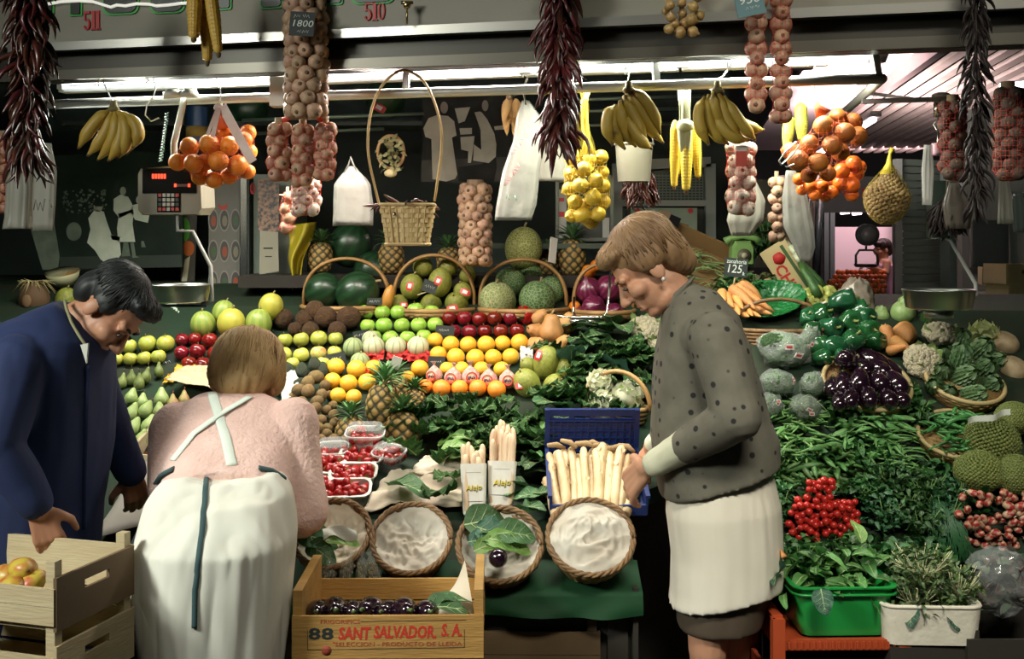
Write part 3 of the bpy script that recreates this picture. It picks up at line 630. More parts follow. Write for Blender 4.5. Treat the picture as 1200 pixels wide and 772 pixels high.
def pine(px,py,wpx,Y,label,rot,group,sz=1.):
 c=W(px,py,Y);d=wpx*Y/F
 return put(P['pineapple'],Matrix.Translation(c)@Euler(rot).to_matrix().to_4x4()@Matrix.Diagonal((d,d,d*sz,1)),label,group)
G='pineapples standing behind the strawberries'
pine(448.5,476,37,4.16,'pineapple in front, tallest and upright among the fruit',(.1,.03,.4),G,1.1)
pine(471,507,38,4.0,'pineapple leaning away from the strawberries with its crown tilted',(-.05,.28,1.3),G,.95)
pine(411,509,34,4.05,'pineapple behind the clear lidded strawberry box',(.05,.12,2.1),G,.9)
pine(463,459,32,4.32,'dark pineapple with a white paper tag in its crown',(.02,.02,2.9),G,.9)
pine(485,472,26,4.30,'small pineapple behind the leaning one, below the wrapped oranges',(.0,.1,.9),G,.9)
m=MB();m.box((0,0,0),(.036,.003,.048));o=m.obj('paper_tag',M('tag paper',(.72,.66,.60),.7),None,False,Matrix.Translation(W(464,425,4.17))@Euler((.2,.35,.2)).to_matrix().to_4x4())
tag(o,'small white paper tag stuck in a pineapple crown','tag')
G='pineapples on the back shelf'
pine(375.5,302,27,5.25,'back pineapple between the yellow cloth and the big watermelon',(0,.05,0),G,.98)
pine(458.5,303,29,5.25,'back pineapple under the hanging basket, behind the melon baskets',(0,-.04,1),G,.95)
pine(526,306,27,5.3,'back pineapple beside the hanging dark garlic rope',(0,.04,2),G,.9)
pine(670.5,302,30,5.25,'broad back pineapple below the lemons',(0,0,.5),G,1.05)
pine(643,310,25,5.35,'back pineapple behind the white price card',(0,.05,.9),G,.95)
#  arched baskets
cane=M('split cane',(.40,.23,.085),.5,(.28,.15,.05),12);cane2=M('cane weave',(.22,.14,.055),.65,(.32,.20,.08),16)
def arch_basket(xl,xr,yt,yb,Y,label,th=7):

 s=Y/F;c=W((xl+xr)/2,yb,Y);t=thing('arched_basket',label,'basket',c,'arched cane baskets of large fruit')
 w2=(xr-xl)/2*s;h=(yb-yt)*s
 m=MB();pts=[]
 for k in range(21):
  a=pi*k/20;x=-w2*cos(a);z=h*sin(a)**.72
  if k in(0,20):z=-.02
  pts.append((x,0,z))
 m.tube(pts,th*s/2*1.6,10,flat=.42);m.obj('handle',cane,t)
 m=MB();dr=.19
 for r0,z in((1.0,0),(1.03,.014)):
  ring=[(w2*r0*cos(a),dr*r0*sin(a),z-.02)for a in[2*pi*k/36 for k in range(36)]];m.tube(ring,.011,7,closed=True)
 m.obj('rim',cane,t)
 m=MB()
 for j in range(7):
  e=1-.42*(j/6)**1.5;z=-.024-.006*j
  m.tube([(w2*e*cos(a)*(1+.02*(-1)**(k+j)),dr*e*sin(a)*(1+.02*(-1)**(k+j)),z)for k,a in enumerate([2*pi*k/40 for k in range(40)])],.0095,6,closed=True)
 m.lathe([(0,-.066),(.62,-.062),(.97,-.03)],36,X=Matrix.Diagonal((w2,dr,1,1)))
 m.obj('weave',cane2,t);return t
arch_basket(356,456,303,357,4.98,'arched cane basket of dark watermelons',7)
arch_basket(461,556,299,360,4.99,'arched cane basket of mottled melons with a black tag',7)
arch_basket(562,664,304,360,4.98,'arched cane basket of netted green melons',7)
arch_basket(672,742,309,362,4.96,'arched cane basket of red onions beside the woman',7)
Yb_=4.97
G='dark watermelons by the first arched basket'
lay1('watermelon',379,341,43,'dark watermelon in the arched basket above the coconuts',G,(.3,1.1,0),Y=4.98)
lay1('watermelon',419,343,50,'dark watermelon in the arched basket showing a green patch',G,(.3,1.0,.2),Y=4.95)
lay1('watermelon',411,287,51,'big dark watermelon on the shelf behind the basket handle',G,(.2,.4,0),Y=5.35)
lay1('watermelon',437,318,46,'watermelon in shade behind the arched basket',G,(.2,.4,0),Y=5.3)
gp=M('melon patch',(.10,.26,.03),.3)
for px,py,w_,h_,Y in((401,344,9,19,4.865),(396,301,10,9,5.27)):pass
G='mottled green melons in the arched basket'
for px,py,d,rt,lab,sz in((482.6,336,27.5,(.2,.2,0),'mottled melon standing against the handle nearest the watermelons',1.1),(515.5,331,28.5,(.15,.15,.6),'mottled melon upright in the middle, behind the black tag',1.2),(495.6,313,25,(.3,1.3,1),'mottled yellow melon lying on top of the basket',.9),(525,314,22,(.2,.3,0),'mottled melon at the top behind the upright one',1),(505,357,26,(.5,.3,.2),'mottled yellow melon low in the middle above the green apples',.95),(535,356,28,(.6,-.6,.4),'mottled melon lowest by the red apples with a white sticker',1.05),(542,342,22,(.3,-.4,.4),'mottled melon against the handle above the red apples',1.05),(548,323,20,(.2,.2,0),'green melon squeezed behind the handle near the netted melons',1.1),(467.5,356,22,(.4,.6,0),'mottled melon low by the handle near the orange gourd',1)):
 lay1('green_melon',px,py,d*.98,lab,G,rt,sc=(1,1,sz*.86),Y=4.97 if py>325 else 5.05)
m=MB();m.tube([W(452,362,4.9),W(454.5,350,4.9),W(457,340,4.9),W(459,334,4.9)],[.02,.027,.022,.006],12);o=m.obj('orange_gourd',M('gourd orange',(.55,.28,.06),.4,(.5,.2,.03),6));tag(o,'narrow orange gourd standing between two basket handles','gourd')
G='netted melons in the third arched basket'
lay1('netted_melon',583,352,44,'pale netted melon in the basket nearest the red apples',G,(.25,-.2,.5),Y=4.94)
lay1('dark_netted_melon',629.5,350.5,43.5,'greener netted melon with a dry stem, second in the basket',G,(.2,-.1,1.5),Y=4.94)
lay1('dark_netted_melon',598,331,36,'dark netted melon behind the two front ones',G,(.3,.3,0),Y=5.06)
lay1('dark_netted_melon',647,340,34,'dark netted melon half hidden beside the handle',G,(.3,.3,2),Y=5.04)
lay1('dark_netted_melon',622,324,28,'dark netted melon deepest under the basket handle',G,(.3,.3,1),Y=5.12)
lay1('yellow_netted_melon',613.5,291,44,'large yellowish netted melon standing on top behind the handle',G,(.1,.05,0),Y=5.12)
G='red onions in the fourth arched basket'
for px,py,d,rt,lab in((690,340,33,(.5,-.3,0),'red onion standing highest beside the basket handle'),(714,338,34,(.6,.4,1),'red onion half hidden by the face of the woman'),(696,360,29,(1.3,.2,.3),'red onion in the middle facing out with its root'),(684,372,29,(.8,-.6,.2),'red onion lowest behind the chrome bracket'),(719,369,30,(.9,.5,0),'red onion lowest near the cauliflower')):
 lay1('red_onion',px,py,d,lab,G,rt,Y=4.9 if py>350 else 4.97)
lay1('orange',690,318,17,'orange at the back under the onion basket handle','loose oranges around the onion basket',Y=5.05);lay1('orange',699,311,15,'orange behind the onion basket handle near the hair','loose oranges around the onion basket',Y=5.12)
lay1('orange',673.5,359,14,'small orange peeping out at the foot of the onion basket','loose oranges around the onion basket',Y=4.95)
def badge(px,py,w_,h_,Y,label,roll=0,pitch=-.25):
 s=Y/F;m=MB()
 m.grid(lambda u,v:((u-.5)*w_*s,(v-.5)*h_*s*(1-1.2*(u-.5)**2),-.25*w_*s*((2*u-1)**2)*.5),6,3)
 b=MB();b.grid(lambda u,v:((u-.5)*w_*s*.5,(v-.5)*h_*s*.5,.0012-.03*w_*s*(2*u-1)**2),3,2)
 X=Matrix.Translation(W(px,py,Y))@Euler((pi/2+pitch,roll*0,0)).to_matrix().to_4x4()@Euler((0,0,roll)).to_matrix().to_4x4()
 o=m.obj('sticker',M('sticker red',(.55,.04,.04),.4),None,True,X);tag(o,label,'sticker','red and white fruit stickers')
 b.obj('print',M('sticker white',(.75,.7,.65),.4),o)
for px,py,w_,h_,Y,rl in((631,416,13,8,0,1.2),(611,451,15,9,0,.15),(480,335,11,8,4.83,1.4),(513.5,329,10,8,4.82,1.2),(530,361,13,8,4.82,.2),(545,342,12,8,4.86,-.4),(473,357,9,6,4.86,0)):
 if not Y:
  c,dia=rest(640 if px>620 else 617.5,425 if px>620 else 449,30,.25 if px>620 else 0);Y=c.y-dia*.5*(.93 if px>620 else 1.0)
 badge(px,py,w_,h_,Y,'red and white fruit sticker on a mottled green melon',rl)
def tissue(px,py,wpx,hpx,Y,mat,label,seed,cat='tissue',name='tissue_paper',dep=.05):
 s=Y/F;m=MB();q=V((seed*3.3,0,0))
 def fn(u,v):
  x=(u-.5)*wpx*s;z=(v-.5)*hpx*s;n1=mnoise.noise(V((u*wpx*.22,v*3,0))+q);n2=mnoise.noise(V((u*wpx*.45,v*5,4))+q)
  return(x,-dep*.5+n1*dep*.7+v*dep*1.2,z+n2*hpx*s*.35)
 m.grid(fn,max(8,int(wpx/2)),8);o=m.obj(name,mat,None,True,W(px,py,Y));return tag(o,label,cat)
rt_=M('red tissue',(.50,.025,.02),.5,(.35,.01,.01),20,tl=.2);yt_=M('yellow tissue',(.80,.50,.02),.6,(.70,.38,.01),18,tl=.25)
for px,py,w_,sd in((437,416,26,1),(466,415,26,2),(491,417,26,3),(474,406,12,4),(424,431,20,5)):
 c,d=rest(px,py,12);tissue(px,py,w_,10,c.y-.03,rt_,['crumpled red tissue under the first pale cantaloupe','crumpled red tissue under the middle cantaloupe','crumpled red tissue under the cantaloupe near the black tag','red tissue standing between two pale cantaloupes','red tissue by the greenish cantaloupe behind grapefruits'][sd-1],sd)
c,d=rest(245,436,10);tissue(236,436,66,15,c.y-.02,yt_,'ruffled yellow tissue paper below the shiny red apples',8)
tissue(278,432,26,22,c.y-.03,yt_,'yellow tissue paper standing beside the blond hair',9)
tissue(199,443,12,8,c.y-.05,yt_,'scrap of yellow tissue near the black tag by the pears',10)
c,d=rest(617,414,14);tissue(617,414,15,15,c.y-.02,M('white tissue',(.6,.58,.52),.7),'crumpled white tissue above the green melons',11,dep=.03)
tissue(545,462,14,6,4.33,M('pink scrap',(.62,.45,.42),.7),'pinkish tissue scrap under the deep oranges',12,dep=.02)
#  strawberries
def rrect(w_,d_,r,n=4):
 p=[]
 for cx,cy,a0 in((w_/2-r,d_/2-r,0),(-w_/2+r,d_/2-r,pi/2),(-w_/2+r,-d_/2+r,pi),(w_/2-r,-d_/2+r,1.5*pi)):
  for k in range(n+1):a=a0+pi/2*k/n;p.append((cx+r*cos(a),cy+r*sin(a)))
 return p
def loft(m,rings,mi=0,cap0=True,cap1=False):
 n=len(rings[0]);o=[]
 for r in rings:o+=r
 fs=[]
 for i in range(len(rings)-1):
  for j in range(n):fs.append((i*n+j,i*n+(j+1)%n,(i+1)*n+(j+1)%n,(i+1)*n+j))
 if cap0:fs.append(tuple(range(n-1,-1,-1)))
 if cap1:fs.append(tuple((len(rings)-1)*n+j for j in range(n)))
 return m.add(o,fs,mi)
def tub_mb(w_,d_,h,wall=.003,tap=.8,rim=.006,r=.03):
 m=MB();rings=[]
 for k,z in((tap,0),(1,h),):rings.append([(x*k,y*k,z)for x,y in rrect(w_,d_,r)])
 e=(w_+2*rim)/w_;f=(d_+2*rim)/d_
 rings.append([(x*e,y*f,h)for x,y in rrect(w_,d_,r)]);rings.append([(x*e,y*f,h+.004)for x,y in rrect(w_,d_,r)])
 a=(w_-2*wall)/w_;b=(d_-2*wall)/d_
 rings.append([(x*a,y*b,h+.004)for x,y in rrect(w_,d_,r)]);rings.append([(x*a*tap,y*b*tap,wall)for x,y in rrect(w_,d_,r)])
 return loft(m,rings,0,True,True)
m=MB();m.lathe([(0,-.55),(.10,-.5),(.27,-.28),(.42,0),(.47,.2),(.40,.36),(.22,.43),(0,.44)],14,wob=.12)
b=MB()
for k in range(6):b.leaf(Matrix.Translation((0,0,.43))@Euler((.15,0,k*pi/3)).to_matrix().to_4x4(),.36,.2,3,2,curl=.4,cup=.1)
P['strawberry']=proto('strawberry','strawberry',m,spots_mat('strawberry red',(.34,.008,.008),(.45,.16,.04),9,.10,.03,.4,c2=(.24,.005,.005),rough=.28,coat=.25,var=.2),[('calyx',b,M('calyx leaf',(.12,.28,.06),.5))])
pun=M('punnet plastic',(.62,.66,.60),.35,tl=.15);clearp=M('clear plastic',(.9,.95,.93),.08,alpha=.16,spec=.9)
def slopeX(c,yaw=0,tilt=.35):return Matrix.Translation(c)@Euler((-0+tilt,0,0)).to_matrix().to_4x4()@Euler((0,0,yaw)).to_matrix().to_4x4()
bowlin=[]
def punnet(px,py,wpx,Y,label,n,yaw=0,tilt=.3,dep=.10,h=.055,clear=False,blab='',lift_=.0):

 Y=rest(px,py,4,hr=h*.95+(lift_ if clear else 0))[0].y;w_=wpx*Y/F;X=slopeX(W(px,py,Y),yaw,tilt)@Matrix.Translation((0,0,-h))
 t=thing('strawberry_punnet',label,'punnet',X,'strawberry punnets')
 tub_mb(w_,dep,h).obj('tray',clearp if clear else pun,t,.6)
 if clear:
  m=MB();loft(m,[[(x*e,y*e,z)for x,y in rrect(w_*1.04,dep*1.04,.03)]for e,z in((1.03,h+.006),(1.0,h+.02),(.9,h+.03))],0,False,True);m.obj('lid',clearp,t,.6)
  m=MB();loft(m,[[(x*1.05,y*1.05,z)for x,y in rrect(w_*1.04,dep*1.04,.03)]for z in(h+.002,h+.009)]);
  m.tube([(x*1.04,y*1.04,h+.008)for x,y in rrect(w_*1.04,dep*1.04,.03)],.003,5,closed=True);m=MB();m.tube([(x*1.04,y*1.04,h+.008)for x,y in rrect(w_*1.04,dep*1.04,.03)],.0035,5,closed=True);m.obj('lip',M('lid lip',(.75,.8,.78),.2,alpha=.55),t)
 nx=max(3,round(w_/.030));k=0
 for j in range(3):
  for i in range(nx):
   if k>=n:break
   x=(-.5+(i+.5+.25*(j%2))/nx)*w_*.86;y=(j-1)*dep*.28
   if X.translation.x<-9:continue
   s=R.uniform(.032,.042)
   put(P['strawberry'],X@Matrix.Translation((x+R.uniform(-.004,.004),y+R.uniform(-.004,.004),h*(.86 if not clear else .72)+R.uniform(-.004,.012)))@Euler((R.uniform(-2.2,-.6),R.uniform(-.9,.9),R.uniform(0,6.3))).to_matrix().to_4x4()@Matrix.Scale(s,4),blab,blab);k+=1
 return t
punnet(423,533.5,49,3.98,'white punnet of strawberries behind the other open punnets, below the clear box',15,-.03,.42,.09,blab='strawberry in the open punnet below the clear box')
punnet(414,552.5,53,3.86,'white punnet of strawberries in the middle of the open stack',15,.02,.42,.09,blab='strawberry in the middle open punnet')
punnet(405,572,57,3.74,'front white punnet of strawberries above the paper lined baskets',14,.05,.42,.095,blab='strawberry in the front open punnet')
punnet(377,543.5,52,3.94,'white punnet of strawberries beside the pink sleeve',15,-.1,.42,.10,blab='strawberry in the punnet beside the pink sleeve')
punnet(362,568,46,3.78,'white punnet of strawberries mostly hidden behind the pink sleeve',12,-.1,.42,.09,blab='strawberry in the punnet hidden behind the pink sleeve')
punnet(428,508.5,42,4.07,'clear lidded box of strawberries on top of the others',10,.0,.25,.095,.06,True,'strawberry inside the topmost clear box',.03)
punnet(390,527,34,4.12,'clear lidded box of strawberries below the kiwis',6,.1,.3,.09,.05,True,'strawberry inside the clear box below the kiwis')
punnet(456,531,32,4.02,'clear lidded box of strawberries below the leaning pineapple',9,1.2,.3,.1,.06,True,'strawberry inside the clear box below the leaning pineapple')
pine_w=M('crate pine',(.42,.28,.12),.7,(.33,.21,.085),3,stretch=(1,1,8),bump=.15,bsc=20)
pale_w=M('crate pale',(.50,.42,.26),.7,(.42,.33,.19),3,stretch=(1,1,8),bump=.15,bsc=20)
t=thing('cherry_crate','pale wooden crate of cherries between the blue sleeve and pink sweater','crate',W(195,540,3.95));I=t.matrix_basis.inverted()
m=MB();m.bar(I@W(159,529,3.9),I@W(206,479,4.35),.012,.06,up=(0,0,1));m.obj('side_board',pale_w,t,False)
m=MB();m.bar(I@W(162,540,3.87),I@W(230,548,3.87),.012,.05);m.obj('end_board',pale_w,t,False)
m=MB();q=[I@W(163,545,3.9),I@W(235,551,3.9),I@W(240,490,4.35),I@W(206,487,4.35)];m.add(q+[p-V((0,0,.01))for p in q],[(0,1,2,3),(7,6,5,4),(0,4,5,1),(1,5,6,2),(2,6,7,3),(3,7,4,0)]);m.obj('bottom',pale_w,t,False)
m=MB();m.ell((0,0,0),(.5,.5,.47),12,8)
st=MB();st.tube([(0,0,.4),(.1,0,.9),(.3,.1,1.4)],[.03,.025,.035],5)
P['cherry']=proto('cherry','cherry',m,M('cherry',(.16,.006,.012),.15,(.26,.01,.015),2,coat=.4,var=.2),[('stem',st,M('cherry stem',(.18,.25,.06),.6))])
for k in range(22):
 u,v=R.random(),R.random();px=166+26*u+12*v;py=541-40*v+3*u;Y=3.90+.4*v
 put(P['cherry'],Matrix.Translation(W(px,py,Y-.015))@rnd_rot().to_matrix().to_4x4()@Matrix.Scale(.023,4),'dark cherry in the pale crate beside the blue sleeve','cherries in the pale crate')
#  paper sheets and lace paper
paper=M('wrapping paper',(.72,.65,.52),.8,(.60,.51,.38),5,tl=.1)
def sheet(name,corners,Y4,label,mat,seed,amp=.02,lift=.02,nu=26,nv=18,cat='paper'):

 p=[rest(x,y,4,hr=.012)[0]for x,y in corners];q=V((seed*2.1,seed,0));m=MB()
 def fn(u,v):
  a=p[0].lerp(p[1],u).lerp(p[3].lerp(p[2],u),v);n_=mnoise.noise(V((u*4,v*4,0))+q)*1.0+abs(mnoise.noise(V((u*9,v*7,3))+q))*.9+.3*mnoise.noise(V((u*22,v*19,3))+q)
  a=a+V((mnoise.noise(V((v*5,1,u*2))+q)*.012,n_*-amp*.3,amp*n_+lift));return a
 m.grid(fn,nu,nv);o=m.obj(name,mat);s=o.modifiers.new('s','SOLIDIFY');s.thickness=.0015;return tag(o,label,cat)
sheet('paper_sheet',[(455,563),(552,540),(560,600),(425,603)],[3.78,3.9,3.6,3.55],'large crumpled sheet of pale wrapping paper above the paper lined baskets',paper,2)
sheet('paper_sheet',[(498,545),(548,539),(552,562),(478,566)],[3.93,3.93,3.8,3.8],'folded pale paper edge beside the asparagus bundles',paper,5,.012,.03)
c,d=rest(235,455,10)
sheet('lace_paper',[(193,462),(215,444),(272,441),(270,474)],[c.y-.1,c.y+.02,c.y+.02,c.y-.2],'cream lace-edged paper sheet behind the bending woman',M('lace paper',(.42,.35,.23),.85,(.36,.29,.18),30),7,.012,.05)
sheet('white_paper',[(330,448),(346,442),(352,470),(330,480)],[c.y,c.y,c.y-.15,c.y-.15],'strip of white paper beside the kiwi pile',M('white sheet',(.45,.45,.40),.85),8,.008,.03,8,8)
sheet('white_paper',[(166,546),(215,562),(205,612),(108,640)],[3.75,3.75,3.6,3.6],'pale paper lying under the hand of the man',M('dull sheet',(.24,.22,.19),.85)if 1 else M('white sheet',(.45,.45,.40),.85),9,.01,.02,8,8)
#  green leaves
def split(mb,k):
 o=MB();mp={}
 for f,mi in zip(mb.f,mb.m):
  if mi!=k:continue
  g=[]
  for i in f:
   if i not in mp:mp[i]=len(o.v);o.v.append(mb.v[i])
   g.append(mp[i])
  o.f.append(tuple(g));o.m.append(0)
 return o
rib_m=M('leaf rib',(.34,.42,.20),.5)
def leaf_proto(key,name,mat,seeds=(1,),L=1.,Wd=.75,ribmat=None,veins=4,cat='leaf',**kw):
 out=[]
 for sd in seeds:
  m=MB();m.leaf(None,L,Wd,18 if kw.get('rf',0)>8 else 12,10,seed=sd,m=0,rib=1,veins=veins,**kw)
  t=thing(name,name,cat);split(m,0).obj('blade',mat,t);split(m,1).obj('midrib',ribmat or rib_m,t);out.append(t)
 P[key]=out
leaf_proto('savoy','cabbage_leaf',M('savoy leaf',(.022,.075,.018),.7,(.05,.13,.028),9,spec=.3,bump=.9,bsc=22,var=.2,tl=.15),(1,2,3),1,.85,curl=.35,cup=.2,ruf=.10,rf=9)
leaf_proto('broad','cabbage_leaf',M('broad leaf',(.035,.10,.035),.6,(.06,.15,.05),6,bump=.3,bsc=16,var=.25,tl=.2),(4,5,6),1,.7,curl=.45,cup=.2,ruf=.04,rf=4)
leaf_proto('blue','cabbage_leaf',M('blue green leaf',(.035,.10,.065),.55,(.06,.15,.10),6,bump=.3,bsc=16,var=.2,tl=.15),(7,8),1,.8,curl=.3,cup=.2,ruf=.06,rf=5)
leaf_proto('light','chard_leaf',M('light leaf',(.14,.30,.06),.45,(.22,.38,.10),6,bump=.2,var=.2,tl=.25),(9,10),1,.45,curl=.4,cup=.25,ruf=.05)
leaf_proto('small','salad_leaf',M('salad leaf',(.06,.20,.05),.45,(.12,.28,.08),6,var=.35,tl=.25),(11,12,13),1,.42,curl=.5,cup=.25,ruf=.03,veins=0)
def leafat(key,c,L,rot,label,group):
 p=P[key][R.randrange(len(P[key]))]
 return put(p,Matrix.Translation(c)@Euler(rot).to_matrix().to_4x4()@Matrix.Scale(L,4),label,group)
def scatter(key,poly,n,Lpx,label,group,lift=(0.0,.06),az=(-1,1),down=True,pit=(.1,.6)):

 xs=[p[0]for p in poly];ys=[p[1]for p in poly];k=0;tries=0
 while k<n and tries<n*40:
  tries+=1;px=R.uniform(min(xs),max(xs));py=R.uniform(min(ys),max(ys));ins=False
  for(x1,y1),(x2,y2)in zip(poly,poly[1:]+poly[:1]):
   if(y1>py)!=(y2>py)and px<(x2-x1)*(py-y1)/(y2-y1)+x1:ins=not ins
  if not ins:continue
  c,_=rest(px,py,4,hr=R.uniform(*lift)+.012);L=R.uniform(.8,1.15)*Lpx*c.y/F
  a=pi+R.uniform(*az)if down else R.uniform(0,6.28)
  leafat(key,c,L,(R.uniform(*pit),R.uniform(-.4,.4),a),label,group);k+=1
scatter('savoy',[(492,484),(600,482),(640,476),(650,500),(600,540),(480,545),(478,500)],46,50,'dark crinkled cabbage leaf heaped between pineapples and asparagus','dark crinkled leaves below the oranges',(.01,.08),(-1.3,1.3),pit=(.35,.9))
scatter('light',[(520,505),(548,500),(548,535),(500,540)],10,44,'light green leaf with pale stalk behind the asparagus bundles','light green leaves behind the asparagus',(.06,.11),(1.0,2.2),pit=(.1,.5))
scatter('broad',[(604,500),(645,500),(645,600),(606,600)],26,40,'green leaf between the asparagus bundles and the blue crate','leaves between asparagus and blue crate',(.01,.07),(-1.5,1.5),pit=(.3,.9))
scatter('small',[(606,495),(648,490),(645,540),(606,540)],20,26,'bright narrow leaf beside the blue crate','bright narrow leaves by the blue crate',(.06,.1),down=False)
scatter('savoy',[(655,400),(760,396),(765,470),(745,485),(660,480),(640,470)],40,46,'dark crinkled leaf heaped around the escarole basket','dark crinkled leaves around the escarole basket',(.01,.07),(-1.4,1.4),pit=(.35,.9))
scatter('broad',[(665,385),(735,380),(745,410),(670,415)],18,34,'broad green leaf below the red onions','broad leaves below the red onions',(.01,.05),(-1.4,1.4),pit=(.3,.9))
for px,py,Lp,rt,key,lab in((655,482,62,(.75,-.2,2.6),'broad','large leaf with pale spreading veins beside the blue crate'),(735,440,52,(.8,.1,1.7),'blue','broad blue green leaf hanging beside the dotted jacket'),(545,474,34,(.9,0,3.3),'savoy','dark curly leaf just below the deep oranges'),(520,580,50,(.6,.2,3.0),'savoy','dark leaf lying on the pale wrapping paper'),(533,560,42,(.5,.1,2.7),'savoy','dark leaf tucked against the first asparagus bundle'),(745,590,44,(.5,.3,2.2),'blue','blue green leaf sticking out beside the loose asparagus'),(742,602,40,(.3,-.3,1.9),'blue','blue green leaf hanging over the bench corner'),(670,428,44,(1.0,.1,3.2),'blue','crinkled leaf standing behind the escarole heads'),(455,568,60,(.3,0,4.2),'broad','flat leaf lying between strawberries and paper')):
 c,_=rest(px,py,6,hr=.07);leafat(key,c,Lp*c.y/F,rt,lab,None)
t=thing('escarole_basket','small cane basket holding three pale escarole heads','basket',W(722,478,4.15));
m=MB();s=4.15/F;m.tube([(-38*s*cos(a),-.02+.04*cos(a),44*s*sin(a))for a in[pi*k/16 for k in range(17)]],.009,8);m.obj('handle',cane,t)
m=MB();[m.tube([(.12*e*cos(a),.09*e*sin(a),z)for a in[2*pi*k/28 for k in range(28)]],.009,6,closed=True)for e,z in((1,0),(.96,-.016),(.9,-.032),(.84,-.048))];m.lathe([(0,-.055),(.095,-.052),(.118,0)],24,sy=.75);m.obj('weave',cane2,t)
def frilly(seed,n=46,core=.42):
 q=random.Random(seed);m=MB();m.ell((0,0,0),core,12,8)
 for k in range(n):
  z=1-1.7*(k+.5)/n;a=k*2.4;d=V((sqrt(max(0,1-z*z))*cos(a),sqrt(max(0,1-z*z))*sin(a),z))
  A=frame_z(d);X=Matrix.Translation(d*.16)@(A@Euler((pi/2,0,q.uniform(-.5,.5))).to_matrix()).to_4x4()
  m.leaf(X,.42,.42,5,4,curl=.35,cup=.2,ruf=.09,rf=5,seed=k)
 return m
esc=M('escarole pale',(.62,.64,.42),.6,(.70,.70,.54),4,tl=.2);escg=M('escarole green',(.25,.40,.10),.5,tl=.2)
for k,(px,py,d,Y,lab)in enumerate(((703,448,31,4.17,'pale escarole head on top in the small basket'),(705,474,34,4.08,'pale escarole head in front just above the blue crate'),(735,464,38,4.15,'pale green-edged escarole head beside the dotted jacket'))):
 tt=thing('curly_escarole',lab,'escarole',Matrix.Translation(W(px,py,Y))@Euler((.9,.3*k,k)).to_matrix().to_4x4()@Matrix.Scale(d*Y/F,4),'escarole heads in the small basket')
 frilly(k+3).obj('heart',esc,tt);m=MB()
 for j in range(9):m.leaf(Matrix.Translation((0,0,-.3))@Euler((.5,0,j*.7)).to_matrix().to_4x4()@Matrix.Translation((0,.12,0)),.42,.4,5,4,curl=.1,cup=.3,ruf=.1,seed=j)
 m.obj('outer_leaf',escg,tt)
#  asparagus
def spear_mb(l=1.,seed=0,r=.045):
 q=random.Random(seed);b=q.uniform(-.03,.03);m=MB()
 pr=[(0,0),(.05,.05),(.3,.55),(.6,.8),(.8,.95),(.9,1.0),(1,.95)]
 ts=[0,.01,.25,.5,.7,.8,.88,.93,.97,.99,1];rs=[.85,1,1.02,1,.95,.92,1.0,.95,.75,.5,.1]
 m.tube([(b*sin(pi*t),.4*b*sin(2*pi*t),t*l)for t in ts],[r*k for k in rs],9)
 for k in range(7):
  t=.45+.07*k+q.uniform(-.02,.02);a=k*2.4
  X=Matrix.Translation((b*sin(pi*t)+r*.86*cos(a),r*.86*sin(a),t))@Euler((0,0,a-pi/2)).to_matrix().to_4x4()@Euler((pi/2-.05,0,0)).to_matrix().to_4x4()
  m.leaf(X,.09,.05,3,2,curl=-.15,cup=-.2)
 return m
asp=M('white asparagus',(.58,.45,.26),.5,(.50,.34,.18),5,var=.1,sss=.1);aspp=M('pinkish asparagus',(.60,.42,.27),.5,(.68,.52,.34),6,var=.08)
spear=[]
for k in range(3):
 o=spear_mb(1,k).obj('white_asparagus',asp);o['category']='asparagus';o['label']='x';spear.append(o)
xs=[641+7.2*k for k in range(15)]
for k,px in enumerate(xs+[645+8.2*k for k in range(12)]):
 back=k>=15;top=[560,541,528,540,531,538,524,536,526,519,530,538,522,533,540][k]if not back else 530+R.uniform(-7,9)
 b0=rest(692+(px-692)*.8,604,4,hr=.115)[0];b=b0+V((0,.03*back,0));t=W(px+(px-692)*.04,top,b.y+.20+.04*back)
 d=t-b;X=Matrix.Translation(b)@frame_z(d).to_4x4()@Euler((0,0,R.uniform(0,6))).to_matrix().to_4x4()@Matrix.Diagonal((.165*R.uniform(.8,1.15),)*2+(d.length,1))
 put(spear[k%3],X@Matrix.Diagonal((2.1,2.1,1,1)),f'white asparagus spear, {ORD[(k - 15) if back else k]} from the wrapped bundles in the crate {"rear" if back else "front"} row','loose white asparagus in the blue crate')
